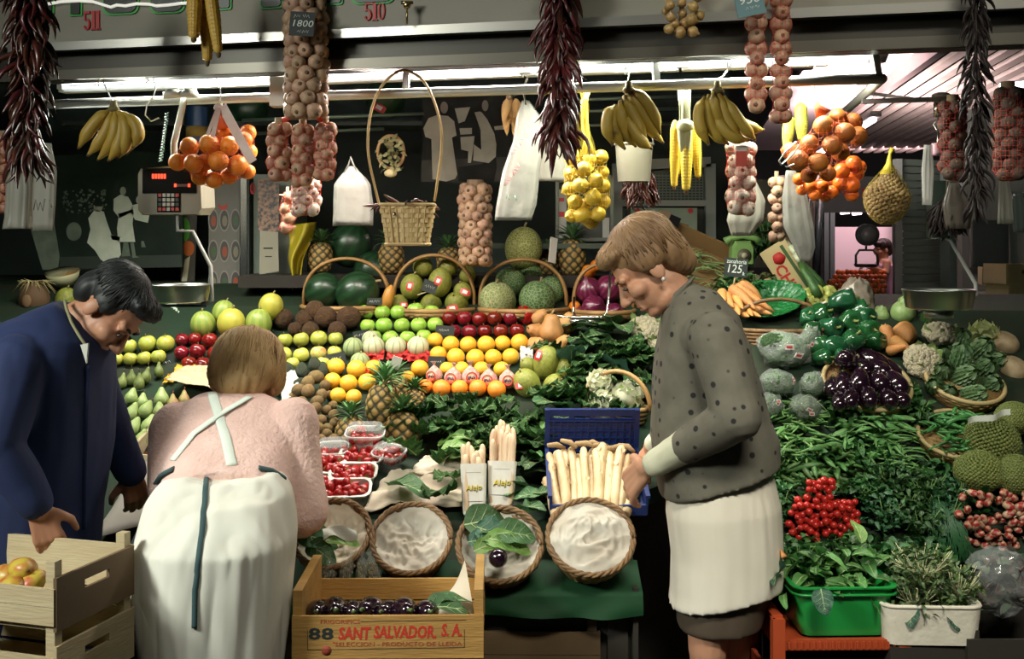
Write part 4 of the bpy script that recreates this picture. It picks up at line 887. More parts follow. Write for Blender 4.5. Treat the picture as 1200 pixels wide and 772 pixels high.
def bundle(px,pt,pw,pb,wpx,label,seed,nsp):
 c=rest(px,pb,4,hr=.03)[0];s=c.y/F;h=(pb-pt)*s;hw=(pb-pw)*s;w_=wpx*s
 t=thing('asparagus_bundle',label,'asparagus',Matrix.Translation(c)@Euler((-.30,.06*(seed-1.5),0)).to_matrix().to_4x4(),'paper wrapped asparagus bundles');q=random.Random(seed)
 for k in range(nsp):
  e=k/nsp;x=(q.random()-.5)*w_*.84;y=(e-.5)*w_*.56;hh=h*(.74+.24*e)*q.uniform(.93,1.05)
  m=spear_mb(1,seed*50+k,.5);X=Matrix.Translation((x*.9,y,.01))@frame_z(V((x*.12,y*.05,hh))).to_4x4()@Matrix.Diagonal((.021,.021,hh,1));m.v=[tuple(X@V(v))for v in m.v]
  m.obj('spear',aspp,t)
 m=MB();loft(m,[[(x*k,y*k,z)for x,y in rrect(w_*1.02,w_*.8,w_*.16,5)]for z,k in((0,.86),(hw*.4,.96),(hw*.7,1.0),(hw,1.05),(hw,1.03),(hw*.4,.94),(.003,.84))],0,True,False)
 wo=m.obj('wrapper',M('wrapper paper',(.72,.70,.64),.6,(.64,.60,.52),25),t,.7)
 text('lettering','Alejo',w_*.30,M('label yellow',(.70,.55,.03),.5),Matrix.Translation((0,-w_*.425,hw*.52))@Euler((pi/2,0,0)).to_matrix().to_4x4()@Euler((0,0,.06)).to_matrix().to_4x4(),wo,.0008,shear=.2)
 text('lettering','Alejo',w_*.305,M('label black',(.04,.04,.03),.5),Matrix.Translation((w_*.012,-w_*.422,hw*.50))@Euler((pi/2,0,0)).to_matrix().to_4x4()@Euler((0,0,.06)).to_matrix().to_4x4(),wo,.0004,shear=.2)
 m=MB()
 for z in(hw*.25,hw*.82):m.tube([(x*1.01,y*1.01,z)for x,y in rrect(w_*.96+.06*w_*z/hw,w_*.76+.05*w_*z/hw,w_*.25,5)],.0012,5,closed=True)
 m.obj('printed_string',M('string grey',(.25,.25,.24),.7),wo)
bundle(556,517,545,603,29,'paper wrapped bundle of asparagus nearer the strawberries',1,13)
bundle(587,490,542,594,32,'taller paper wrapped bundle of asparagus nearer the blue crate',2,16)
for k in range(9):
 c_=W(655+10*k+R.uniform(-3,3),524+R.uniform(-5,3),3.70);m=MB();a_=R.uniform(-.6,.6);m.tube([(-.03,0,-.01),(0,.005,.004),(.03,0,-.004+.02*a_)],[.007,.010,.006],7)
 tag(m.obj('asparagus_trimming',M('dry trimming',(.26,.16,.07),.8,(.36,.25,.12),12),None,True,Matrix.Translation(c_)@Euler((R.uniform(-.5,.5),a_,R.uniform(-.6,.6))).to_matrix().to_4x4()),'brown dried asparagus trimming lying on top of the white spears','asparagus','dried trimmings on the white asparagus')
blue=M('crate blue',(.006,.018,.10),.45,(.008,.024,.125),4)
c=rest(697,572,4,hr=.075)[0];
t=thing('blue_crate','dark blue plastic crate with slotted back holding loose white asparagus','crate',Matrix.Translation(c)@Euler((.28,0,0)).to_matrix().to_4x4())
w2=.150;D=.17;hh=.205
m=MB();y=D
m.box((0,y,hh-.012),(2*w2,.012,.024));m.box((0,y,.085),(2*w2,.008,.17))
for k in range(5):m.box((-w2+.008+k*(2*w2-.016)/4,y,hh-.032),(.016,.01,.03))
m.box((0,y-.004,.165),(2*w2,.014,.006));
for k in range(12):m.box((-.13+.0236*k,y-.006,.10),(.004,.006,.13))
for k in range(5):m.box((0,y-.006,.05+.026*k),(2*w2-.02,.006,.004))
m.obj('back_panel',blue,t,False)
for sx in(-1,1):
 m=MB();m.box((sx*w2,0,.03),(.008,2*D,.06));m.box((sx*(w2+.003),0,.062),(.014,2*D,.01));m.box((sx*(w2+.002),D,hh*.5),(.016,.02,hh));m.obj('side_panel',blue,t,False)
m=MB();m.box((0,-D,.018),(2*w2,.008,.036));m.obj('front_panel',blue,t,False)
m=MB();m.box((0,0,.006),(2*w2,2*D,.012));m.obj('floor_panel',blue,t,False)
#  round paper lined baskets
wick=M('dark wicker',(.13,.07,.028),.6,(.22,.12,.045),25,bump=.3);wickl=M('light wicker',(.33,.21,.075),.6,(.22,.13,.045),25,bump=.3)
def round_basket(px,py,rpx,Y,label,tilt=.76,light=False,yaw=0):
 r=rpx*Y/F;X=Matrix.Translation(W(px,py,Y))@Euler((tilt,0,yaw)).to_matrix().to_4x4()
 t=thing('round_basket',label,'basket',X,'round wicker baskets along the bench edge');mt=wickl if light else wick
 m=MB();n=72
 for ph in(0,2*pi/3,4*pi/3):m.tube([((r+.0048*cos(11*a+ph))*cos(a),(r+.0048*cos(11*a+ph))*sin(a),.0048*sin(11*a+ph))for a in[2*pi*k/n for k in range(n)]],.0052,6,closed=True)
 m.obj('braided_rim',wick,t)
 m=MB();rows=11;ns=22
 for j in range(rows):
  z=-.012-.0098*j;e=r*(.985-.030*j)
  m.tube([((e+.0045*(-1)**(j)*cos(a*ns/2))*cos(a),(e+.0045*(-1)**j*cos(a*ns/2))*sin(a),z)for a in[2*pi*k/88 for k in range(88)]],.0062,5,closed=True)
 for k in range(ns):a=2*pi*k/ns;m.tube([(r*.985*cos(a),r*.985*sin(a),-.005),(r*.69*cos(a),r*.69*sin(a),-.118)],.004,5)
 m.lathe([(0,-.122),(r*.68,-.118)],30)
 m.obj('woven_wall',mt,t);return t,X,r
def lining(X,r,label,mat,seed,dome=0.,depth=.05,cat='paper',amp=.012):
 m=MB();q=V((seed*5.1,0,0))
 def fn(u,v):
  a=2*pi*u;e=v*.97;x=r*e*cos(a);y=r*e*sin(a)
  n_=.8*mnoise.noise(V((x*14,y*14,0))+q)-1.5*abs(mnoise.noise(V((x*17,y*21,5))+q))-.9*abs(mnoise.noise(V((x*43,y*38,9))+q))+.5
  return(x,y,(dome*(1-e*e)if dome else-depth*(1-e**3))+amp*n_*(1.15-e*.5)-.006)
 m.grid(fn,72,30);return tag(m.obj('paper_lining',mat,None,True,X),label,cat)
wp=M('white paper',(.56,.53,.46),.85,(.48,.42,.34),9,tl=.1)
RB={}
RB[4]=round_basket(692,628.5,50,3.30,'lighter round wicker basket heaped with white paper below the asparagus',light=True)
lining(*RB[4][1:],'white crumpled paper bulging out of the lighter round basket',wp,1,dome=.032,amp=.017)
RB[3]=round_basket(585.5,637,49,3.31,'round wicker basket lined with leaves and one aubergine')
lining(*RB[3][1:],'cream paper lining in the basket with the leaves',wp,2,depth=.035)
RB[2]=round_basket(482,630,46,3.34,'round wicker basket with only crumpled paper behind the lettered crate')
lining(*RB[2][1:],'crumpled cream paper filling the basket behind the lettered crate',wp,3,depth=.02,amp=.022)
RB[1]=round_basket(388,624,45,3.36,'round wicker basket with paper and cut leaves beside the pink sleeve')
lining(*RB[1][1:],'brownish paper lining in the basket beside the pink sleeve',paper,4,depth=.03,amp=.02)
def inb(k,x,y,z):t,X,r=RB[k];return X@V((x*r,y*r,z))
def basketleaf(k,x,y,z,L,az,key,lab,pit=.12):
 t,X,r=RB[k];p=P[key][R.randrange(len(P[key]))]
 put(p,X@Matrix.Translation((x*r,y*r,z))@Euler((pit,0,az)).to_matrix().to_4x4()@Matrix.Scale(L*r,4),lab)
for a in((3,-.85,.45,.012,1.25,-1.35,'broad','large leaf lying at the back of the leaf basket'),(3,-.55,.35,.022,.9,-2.0,'blue','dark leaf in the middle of the leaf basket'),(3,-.35,.0,.03,1.2,-1.75,'light','pale green broad leaf across the leaf basket, above the aubergine'),(3,-.05,.1,.035,1.0,-1.5,'broad','mid green leaf reaching the rim of the leaf basket'),(3,-.75,-.05,.02,.55,-1.4,'blue','dark small leaf near the crate post in the leaf basket'),(3,-.6,-.35,.03,.95,-1.1,'light','pale green leaf pointing past the single aubergine'),(1,-.8,-.2,.03,1.1,-1.75,'broad','dark green leaf in the basket beside the pink sleeve'),(1,-.1,-.35,.035,.95,-1.6,'light','cut pale leaf in the basket beside the pink sleeve'),(1,-.5,-.5,.03,.9,-2.1,'broad','dark leaf hanging low over the rim beside the pink sleeve')):basketleaf(*a)
sheetm=MB();sheetm.grid(lambda u,v:((u-.5)*.1,(v-.5)*.035+.01*sin(5*u),.012*sin(7*u+3*v)+.01),10,5)
tag(sheetm.obj('paper_scrap',M('white sheet'),None,True,Matrix.Translation(inb(1,.28,-.3,.045))@Euler((.9,0,.35)).to_matrix().to_4x4()),'crumpled white paper scrap on the leaves beside the pink sleeve','paper')
m=MB();m.lathe([(0,-.62),(.2,-.60),(.40,-.46),(.5,-.2),(.49,.05),(.40,.32),(.29,.52),(.22,.66),(.12,.72),(0,.73)],24)
b=MB();b.tube([(0,0,.70),(0,0,.85),(.05,0,.98)],[.09,.06,.075],7)
for k in range(5):b.leaf(Matrix.Translation((0,0,.74))@Euler((-.9,0,k*2*pi/5)).to_matrix().to_4x4(),.34,.22,4,2,curl=.5,cup=-.1)
auberm=M('aubergine skin',(.012,.004,.010),.09,coat=.6,spec=.7)
P['aubergine']=proto('aubergine','aubergine',m,auberm,[('calyx',b,M('aubergine calyx',(.07,.12,.03),.5))])
t,X,r=RB[3];c=inb(3,-.02,-.55,.035)
put(P['aubergine'],Matrix.Translation(c)@frame_z(V((.15,.9,-.4))).to_4x4()@Matrix.Diagonal((.056,.056,.052,1)),'single glossy dark aubergine in the basket with leaves')
#  wooden crates
def board(parent,a,b,w_,th,name='board',mat=None,up=(0,0,1)):
 m=MB();m.bar(a,b,th,w_,up=up);return m.obj(name,mat or pine_w,parent,False)
def fruit_crate(X,label,w_,d_,h,mat,name='wooden_crate',postx=.12,back_h=None,front=2,slot=False,dark=None,sides=True,hp=None):

 t=thing(name,label,'crate',X);hp=hp or h*1.25;th=.010
 B=lambda nm,c,d,mt=mat:(lambda m:m.obj(nm,mt,t,False))(MB().box(c,d))
 bh=h/front
 for k in range(front):B('front_board',(0,-d_/2,bh*(k+.5)),(w_,th,bh*.97))
 for k in range(front):B('back_board',(0,d_/2,bh*(k+.5)),(w_,th,bh*.97))
 if sides:
  for sx in(-1,1):
   B('side_board',(sx*(w_/2-th/2),0,h*.5),(th,d_-th,h*.98),dark or mat)
 for sx in(-1,1):
  for sy in(-1,1):
   m=MB();o=.028
   vs=[(0,0,0),(o,0,0),(0,o,0),(0,0,hp),(o,0,hp),(0,o,hp)]
   A=T((sx*(w_/2-th),sy*(d_/2-th/2),0))@Matrix.Diagonal((-sx,-sy,1,1))
   m.add(vs,[(0,2,1),(3,4,5),(0,1,4,3),(1,2,5,4),(2,0,3,5)],0,A);m.obj('corner_post',mat,t,False)
 for k in range(3):B('bottom_slat',(0,(-1+k)*d_*.3,.004),(w_-.02,d_*.24,.008))
 return t
yel_w=M('old crate wood',(.47,.27,.075),.6,(.36,.20,.055),3,stretch=(1,6,8),bump=.2,bsc=20)
s=2.9/F;cw=224*s
XC=Matrix.Translation(V(((453.5-600)*s,2.9+.17,H-(771-280)*s)))@Euler((0,0,.015)).to_matrix().to_4x4()
hfr=50.5*s;hpost=.198
t=thing('printed_crate','yellow wooden crate printed with red lettering standing in front of the baskets','crate',XC)
B=lambda nm,c,d,mt=yel_w:(lambda m:m.obj(nm,mt,t,False))(MB().box(c,d))
dpt=.34
for k in range(2):FB=B('front_board',(0,-dpt/2,hfr*(k*.5+.25)),(cw,.01,hfr*.49))
B('back_board',(0,dpt/2,.075),(cw,.01,.06));B('back_board',(0,dpt/2,.02),(cw,.01,.04))
for sx in(-1,1):
 m=MB();m.box((sx*(cw/2-.013),0,.088),(.024,dpt-.011,.176));m.obj('end_board',yel_w,t,False)
for k in range(3):B('bottom_slat',(0,(-1+k)*.10,.004),(cw-.02,.09,.008))
lr=M('print red',(.50,.035,.02),.6);lb=M('print black',(.02,.03,.03),.6);lrd=M('print brown',(.35,.06,.03),.7)
def ctx(body,px0,px1,py,hpx,mat,shear=0,nm='lettering',bold=.0):
 p=W((px0+px1)/2,py,2.9);X=Matrix.Translation((p.x-XC.translation.x,-dpt/2-.0055,p.z-XC.translation.z))@Euler((pi/2,0,0)).to_matrix().to_4x4()
 return text(nm,body,hpx*s*1.42,mat,X,FB,.0004,shear=shear,bold=bold,width=(px1-px0)*s)
ctx('SANT',395,433,741.8,14,lr,.12,bold=.03);ctx('SALVADOR.',437,510,740.5,14,lr,.12,bold=.03)
ctx('S. A.',516,540,738.5,14,lr,.12,bold=.03);ctx('.',389,392,748,10,lr)
ctx('FRIGORIFICS',375,421,727.5,5,lrd);ctx('SELECCION - PRODUCTO DE LLEIDA',392,540,754,5,lrd)
for x_ in(361,376):ctx('8',x_,x_+14,742,13,lb,bold=.03)
m=MB();z0=lambda py:W(0,py,2.9).z-XC.translation.z;x0=lambda px:(px-600)*s-XC.translation.x
for a,b in(((422,727),(545,726)),((360,737),(360,760)),((360,760),(543,758)),((543,737),(543,758))):m.bar((x0(a[0]),-dpt/2-.0053,z0(a[1])),(x0(b[0]),-dpt/2-.0053,z0(b[1])),.0012,.0012)
m.obj('print_line',lb,FB,False)
m=MB();m.lathe([(.013,0),(.013,.0006),(0,.0006)],20,X=Matrix.Translation((x0(382),-dpt/2-.0052,z0(761)))@Euler((pi/2,0,0)).to_matrix().to_4x4());m.obj('print_dot',lrd,FB)
for k,(px,Y,d)in enumerate(((372,2.98,30),(392,2.99,34),(413,2.98,30),(434,3.0,34),(455,2.99,30),(474,2.98,33),(500,2.98,30))):
 put(P['aubergine'],Matrix.Translation(W(px,718-2*(k%2),Y))@Euler((1.2,R.uniform(-.3,.3),R.uniform(-.3,.3))).to_matrix().to_4x4()@Matrix.Scale(d*Y/F,4),f'dark aubergine inside the printed crate, {ORD[k]} from the white apron','aubergines in the printed crate')
for px,py,Y,L,rt,key,lab in((505,712,3.02,.12,(.5,0,-1.3),'broad','dark leaf lying over the aubergines in the printed crate'),(495,715,2.98,.13,(.4,.2,-1.6),'broad','green leaf near the corner post of the printed crate'),(480,712,3.02,.1,(.3,.2,1.4),'broad','leaf on the aubergines in the printed crate middle')):leafat(key,W(px,py,Y),L,rt,lab,None)
m=MB();m.grid(lambda u,v:((u-.5)*.15*(1-v*.8)+.03*v,.1*v-.05,.12*v*(.3+.7*u)),6,6);tag(m.obj('paper_corner',paper,None,True,W(525,712,3.1)),'brown paper corner standing up inside the printed crate','paper')
fruit_crate(Matrix.Translation(XC.translation-V((0,.01,.245))),'wooden crate supporting the printed crate',.48,.3,.19,wd_,hp=.245)
for k,(px,py,w_,h_)in enumerate(((385,665,24,32),(407,664,20,34),(424,665,18,32),(437,664,17,32))):
 Y=3.29;s_=Y/F;m=MB();m.lathe([(0,-.5),(.38,-.48),(.48,-.2),(.45,.15),(.28,.32),(.12,.38),(.2,.5),(.26,.56)],18,wob=.25,seed=k)
 o=m.obj('nut_bag',M('cellophane',(.8,.85,.8),.12,alpha=.14,spec=.9),None,True,Matrix.Translation(W(px,py,Y))@Euler((.1,.1*k,k)).to_matrix().to_4x4()@Matrix.Diagonal((w_*s_,w_*s_*.8,h_*s_,1)))
 tag(o,f'clear bag of dried seeds behind the printed crate, {ORD[k]} from the apron','bag','clear bags of seeds')
 m=MB();q=random.Random(k)
 for j in range(70):m.ell((q.uniform(-.36,.36),q.uniform(-.36,.36),q.uniform(-.44,.16)),.055,6,4)
 c_=m.obj('seed_fill',M('seeds',(.34,.25,.10),.7,(.18,.15,.06),9),o);c_['kind']='stuff'
m=MB()
def cl_(u,v):
 x=-3.0+3.385*u;f=mnoise.noise(V((x*5,v*2,0)))
 if v<.5:y=3.42-(.155)*(v/.5);return(x,y,Zb(y)+.006)
 k=(v-.5)/.5;return(x,3.262-.014*k-.010*k*sin(x*26+3*f)-.006*k,Zb(3.262)+.006-.062*k-.01*k*f-.006*k*sin(x*9))
m.grid(cl_,180,12);o=m.obj('green_cloth',M('green cloth',(.006,.034,.012),.7,(.008,.045,.016),6,spec=.2));tag(o,'dark green cloth hanging over the bench edge below the round baskets','cloth')
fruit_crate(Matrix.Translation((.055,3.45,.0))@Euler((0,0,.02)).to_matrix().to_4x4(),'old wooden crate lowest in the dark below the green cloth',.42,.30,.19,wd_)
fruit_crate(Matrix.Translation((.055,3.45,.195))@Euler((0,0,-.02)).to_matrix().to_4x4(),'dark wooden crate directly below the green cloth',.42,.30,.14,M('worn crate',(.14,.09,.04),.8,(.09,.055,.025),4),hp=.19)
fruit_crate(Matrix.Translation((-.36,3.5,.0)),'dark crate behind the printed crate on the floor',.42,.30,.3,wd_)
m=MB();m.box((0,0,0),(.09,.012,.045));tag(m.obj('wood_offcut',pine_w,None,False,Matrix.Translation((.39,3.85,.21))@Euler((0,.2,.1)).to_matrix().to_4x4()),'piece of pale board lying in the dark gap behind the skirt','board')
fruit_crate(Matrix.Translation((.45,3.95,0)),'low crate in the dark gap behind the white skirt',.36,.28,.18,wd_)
yaw=atan2(.287,-.958)+pi
XL=Matrix.Translation(V((-1.03,2.5,.738)))@Euler((0,0,-.291)).to_matrix().to_4x4()
lw,ld,lh=.46,.285,.10
for k,(dz,lab,dk,hh_)in enumerate(((0,'pale wooden crate with a handle slot holding ripe mangoes before the man',M('shade board',(.16,.10,.05),.75,(.11,.07,.035),3),.105),(-.155,'pale wooden crate stacked under the mango crate',pale_w,.115))):  # mango crate end board is a darkened copy, shade put in its colour
 t=thing('wooden_crate',lab,'crate',XL@Matrix.Translation((-lw/2,ld/2,dz-.125)),'pale crates stacked before the man')
 B=lambda nm,c,d,mt=pale_w:(lambda m:m.obj(nm,mt,t,False))(MB().box(c,d))
 for j in range(2):B('front_board',(0,-ld/2,.035+.042*j),(lw,.009,.041))
 B('back_board',(0,ld/2,.068),(lw,.009,.11))
 m=MB();hs=.125
 for(c,d)in(((0,-.09-.0,hs/2),(.009,ld-.18+.005,hs)),):pass
 y0,y1,z0_,z1=-ld/2,ld/2,0,.122;sy0,sy1,sz0,sz1=-.045,.045,.072,.092
 for(a,b,c,d)in((y0,sy0,z0_,z1),(sy1,y1,z0_,z1),(sy0,sy1,z0_,sz0),(sy0,sy1,sz1,z1)):m.box((lw/2,(a+b)/2,(c+d)/2),(.009,b-a,d-c))
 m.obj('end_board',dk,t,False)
 B('end_board',(-lw/2,0,.06),(.009,ld,.12))
 for sx in(-1,1):
  for sy in(-1,1):B('corner_post',(sx*(lw/2-.016),sy*(ld/2-.016),.08),(.024,.024,.155))
 B('bottom_board',(0,0,.004),(lw-.02,ld-.02,.008))
fruit_crate(XL@Matrix.Translation((-lw/2,ld/2,-.738)),'lowest crate of the stack before the man',lw,ld,.30,wd_,hp=.455)
mg=MB();mg.lathe([(0,-.5),(.2,-.47),(.38,-.3),(.43,-.05),(.36,.2),(.24,.4),(.1,.5),(0,.51)],18,sy=.85,wob=.1)
P['mango']=proto('mango','mango',mg,M('mango skin',(.50,.38,.05),.4,(.45,.08,.03),1.6,lo=.42,hi=.6),[('stem',stem(.46,.12,.03),brown)])
for k,(px,py,Y,d,rt,lab)in enumerate(((28,669,2.62,.085,(1.2,.6,.3),'red and yellow mango in the pale crate, highest and nearest the man'),(6,676,2.66,.08,(1.3,-.5,1),'yellow mango in the crate at the frame edge'),(38,684,2.60,.075,(.9,.3,2),'mango low against the corner post of the pale crate'),(16,688,2.58,.08,(1.5,.2,.5),'mango deepest in the pale crate'))):
 put(P['mango'],Matrix.Translation(W(px,py,Y))@Euler(rt).to_matrix().to_4x4()@Matrix.Scale(d,4),lab,'mangoes in the pale crate')
#  right-hand vegetable bank
def over(px,py,hr=.02):return rest(px,py,4,hr=hr)[0]
def carrot_mb(seed=0):
 q=random.Random(seed);b=q.uniform(-.06,.06)
 ts=[0,.03,.1,.25,.45,.65,.82,.94,1];rs=[.04,.10,.125,.12,.105,.085,.06,.03,.008]
 m=MB();m.tube([(b*sin(pi*t),0,.5-t)for t in ts],rs,12);return m
st=MB();[st.tube([(.02*cos(a),.02*sin(a),.48),(.05*cos(a),.05*sin(a),.56)],[.02,.012],5)for a in(0,2,4)]
P['carrot']=proto('carrot','carrot',carrot_mb(1),M('carrot orange',(.52,.22,.06),.5,(.58,.28,.09),9,bump=.3,bsc=18,var=.12,stretch=(1,1,5)),[('stalk_end',st,M('carrot stalk',(.2,.26,.08),.7))])
def along(key,a,b,wd,label,group=None,roll=0,uz=.0):
 a=V(a);b=V(b);d=a-b;return put(P[key],Matrix.Translation((a+b)/2)@frame_z(d).to_4x4()@Euler((0,0,roll)).to_matrix().to_4x4()@Matrix.Diagonal((wd,wd,d.length,1)),label,group)
for k,(x0,y0,x1,y1,dy,w_)in enumerate(((856,337,885,362,-.06,.19),(862,333,908,365,-.02,.17),(846,341,850,352,-.02,.16),(853,345,860,360,-.05,.15),(861,347,871,362,-.06,.16),(857,356,867,369,-.08,.15),(849,352,857,368,-.05,.14),(868,352,882,370,-.09,.15),(864,360,878,371,-.1,.14),(880,358,905,368,-.05,.14),(872,364,892,371,-.1,.13),(866,331,893,351,.02,.17))):
 Yc=4.27;a=W(x0,y0,Yc+.05);b=W(x1,y1,Yc+dy);L=(a-b).length
 along('carrot',a,b,w_*1.0,f'orange carrot in the heap by the price slate, {ORD[k]} counted from the top','carrots below the price slate',k)
m=MB()
def tr(u,v):
 a=2*pi*u;e=v;n_=.02*sin(20*a)+.03*mnoise.noise(V((cos(a)*6,sin(a)*6,v*5)))
 return(cos(a)*(.16+.0)*e*(1+n_),sin(a)*.11*e*(1+n_),.055*e**3+.006*mnoise.noise(V((cos(a)*e*9,sin(a)*e*9,2))))
m.grid(tr,90,14);o=m.obj('green_tray',M('green foil',(.01,.11,.025),.25,(.015,.17,.04),30,bump=.8,bsc=38,coat=.3),None,True,Matrix.Translation(W(899,362,4.36))@Euler((.55,-.25,.35)).to_matrix().to_4x4());sd=o.modifiers.new('s','SOLIDIFY');sd.thickness=.004
tag(o,'crinkled shiny green tray under the carrots','tray')
t=thing('oval_basket','dark wicker basket under the carrot tray beside the jacket sleeve','basket',W(915,385,4.2));m=MB()
for j in range(7):m.tube([(.17*(1-.03*j)*cos(a),.12*(1-.03*j)*sin(a),.0-.013*j)for a in[2*pi*k/40 for k in range(40)]],.0085,6,closed=True)
m.obj('woven_wall',wick,t);m=MB();m.tube([(.165*cos(a),.03,.02+.09*sin(a))for a in[pi*k/14 for k in range(15)]],.008,6);m.obj('handle',wick,t)
slate=M('slate',(.015,.022,.02),.6);chalk=M('chalk',(.62,.66,.60),.8)
def card(px,py,wpx,hpx,Y,label,lines=(),roll=0,mat=None,stick=None,yaw=0,name='price_card',pitch=-.1,th=.003):
 s_=Y/F;X=Matrix.Translation(W(px,py,Y))@Euler((0,0,yaw)).to_matrix().to_4x4()@Euler((pi/2+pitch,0,0)).to_matrix().to_4x4()@Euler((0,0,roll)).to_matrix().to_4x4()
 m=MB();m.box((0,0,0),(wpx*s_,hpx*s_,th));t=thing(name,label,'sign',X);po=m.obj('plate',mat or slate,t,False)
 for(body,x,y,h,w_)in lines:
  if body is None:scribble('chalk_writing',w_*s_,h*s_,chalk,Matrix.Translation((x*s_,y*s_,th*.5)),po,int(px+y))
  else:text('chalk_writing',body,h*s_*1.4,chalk,Matrix.Translation((x*s_,y*s_,th*.5+.0006)),po,.0003,shear=.15,width=w_*s_,bold=.0)
 if stick:m=MB();m.tube([(0,-hpx*s_*.4,-.004),(stick[0]*s_,stick[1]*s_,-.006)],.003,6);m.obj('stick',pale_w,t)
 return t
card(862.5,313.5,27,22,4.3,'black slate reading 125 standing over the carrots',(('zanahoria',0,7,5,23),('125,',-1,-2,10,19),('k',9,-7,4,3)),-.09,stick=(-1,-22))
card(503.5,336,17,14,4.84,'black price card stuck among the mottled melons',((None,0,0,5,11),),-.35,stick=(-10,-14))
card(225,385,14,13,4.86,'black price card leaning on the green striped melon',((None,0,2,4,10),(None,0,-3,3,5)))
card(424,392,20,10,4.72,'small black price card on the coconuts by the green apples',((None,0,0,4,15),),.2)
card(439,353,18,8,4.83,'black price card above the green apples by the watermelon',((None,0,0,4,12),),.0)
card(521.5,387,22,11,4.68,'black price card between green apples and red apples',((None,0,0,4,14),),-.1)
card(511.5,424,20,13,4.5,'black price card between grapefruits and wrapped oranges',((None,0,0,4,12),),-.03)
card(392,420,26,12,4.52,'black price card behind the grapefruits by the yellow apples',((None,0,0,4,17),),.2)
card(196,426,17,20,4.55,'black price card between dark pears and shiny red apples',((None,0,2,5,11),),.25)
card(648,293,11,30,5.0,'white price card standing behind the netted melon basket',(),-.22,M('white card',(.7,.66,.6),.6),yaw=.7)
card(884,330,3,3,4.6,'tiny paper scrap by the slate over the carrots',(),0,M('white card'))
kraft=M('pale cardboard',(.58,.46,.24),.75,(.50,.39,.19),5)
t=thing('cardboard_box','pale cardboard box tilted up, with a red tomato and red letters printed','box',Matrix.Translation(W(921,322,4.66))@Euler((.0,.0,-.2)).to_matrix().to_4x4()@Euler((.12,1.0,0)).to_matrix().to_4x4())
L_,D_,H_=.26,.16,.10
def bx(nm,c,d,mt):m=MB();m.box(c,d);return m.obj(nm,mt,t,False)
bx('front_panel',(0,-.06,.02),(L_,.006,.115),kraft);bx('side_panel',(0,.0,.08),(L_,.12,.006),kraft);bx('end_panel',(-L_/2,0,.02),(.006,.12,.115),kraft);bx('back_panel',(0,.06,.02),(L_,.006,.115),kraft)
rt2=M('print tomato',(.45,.02,.015),.6)
m=MB();m.lathe([(.026,0),(.026,.001),(0,.001)],18,lob=.06,X=Matrix.Translation((-.075,-.0635,.02))@Euler((pi/2,0,0)).to_matrix().to_4x4());m.obj('tomato_print',rt2,t)
text('lettering','CHU',.062,rt2,Matrix.Translation((.015,-.0636,.0))@Euler((pi/2,0,0)).to_matrix().to_4x4(),t,.0004,bold=.03)
m=MB();m.box((0,-.061,.055),(L_*.9,.008,.014));m.obj('printed_band',M('print green',(.05,.10,.03),.7),t,False)
P['leek']=None
m=MB();m.tube([(0,0,.5),(.01,0,.25),(0,.01,0),(-.02,0,-.25),(-.01,0,-.5)],[.03,.03,.034,.045,.05],9)
b=MB();b.tube([(0,0,.5),(0,0,.62),(.01,0,.75)],[.03,.032,.036],9)
P['leek']=proto('leek','leek',m,M('leek green',(.07,.16,.04),.5,(.04,.11,.03),5),[('white_end',b,M('leek white',(.62,.66,.45),.5))],'green_shaft')
for k,(x0,y0,x1,y1,Y)in enumerate(((934,300,962,346,4.55),(938,308,958,349,4.5),(930,296,966,340,4.6))):
 along('leek',W(x0,y0,Y),W(x1,y1,Y-.1),.42,f'green leek leaning against the printed cardboard box, {ORD[k]} of three','leeks beside the cardboard box')
t=thing('bean_box','shallow cardboard box tipped forward full of thin green beans behind the woman','box',Matrix.Translation(W(812,318,4.95))@Euler((0,0,-.1)).to_matrix().to_4x4()@Euler((.75,.42,0)).to_matrix().to_4x4())
bx('back_panel',(0,.17,.03),(.36,.008,.1),M('brown card',(.24,.14,.055),.8));bx('side_panel',(.18,0,.03),(.008,.34,.09),M('brown card'));bx('side_panel',(-.18,0,.03),(.008,.34,.09),M('brown card'));bx('floor_panel',(0,0,-.01),(.36,.34,.006),M('brown card'))
for sx in(-1,1):bx('corner_cap',(sx*.165,.165,.065),(.05,.05,.055),M('black corner',(.01,.01,.012),.5))
TB=t.matrix_basis
def pod_mb(flat=1.,seed=0,bumps=0,n=9,bend=.12):
 q=random.Random(seed);m=MB();pts=[];rs=[]
 for k in range(n+1):t=k/n;pts.append((bend*sin(pi*t)*1.2+.03*sin(5*t+seed),.04*sin(3*t+seed*2),t-.5));rs.append(max(.04,sin(pi*min(1,max(.02,t*1.0)))**.35 if 0<t<1 else .1)*(1+bumps*sin(pi*t*10)**2))
 m.tube(pts,[.5*r for r in rs],7,flat=flat)
 m.tube([pts[-1],V(pts[-1])+V((.02,0,.05))],[.12,.06],5);return m
def single(key,name,cat,mbs,mat):
 out=[]
 for mb in mbs:
  o=mb.obj(name,mat);o['category']=cat;o['label']=name;out.append(o)
 P[key]=out
def squash_xy(mb,k):mb.v=[(x*k if abs(x)>0 else 0,y*k,z)for x,y,z in mb.v];return mb
def pods(bend,bumps,flat,rr):
 o=[]
 for sd in range(3):
  m=MB();q=random.Random(sd+int(bend*100));n=9;pts=[];rs=[]
  for k in range(n+1):
   t=k/n;pts.append((bend*sin(pi*t)*(1,-1,.5)[sd],.25*bend*sin(4*t+sd),t-.5));rs.append(rr*(.15 if k in(0,n)else .85 if k in(1,n-1)else 1)*(1+bumps*sin(pi*t*7)**2))
  m.tube(pts,rs,6,flat=flat);o.append(m)
 return o
single('fine_bean','green_bean','bean',pods(.14,0,1,.028),M('fine bean',(.24,.34,.13),.5,var=.25))
single('round_bean','green_bean','bean',pods(.16,.06,1,.035),M('round bean',(.17,.36,.11),.45,var=.2))
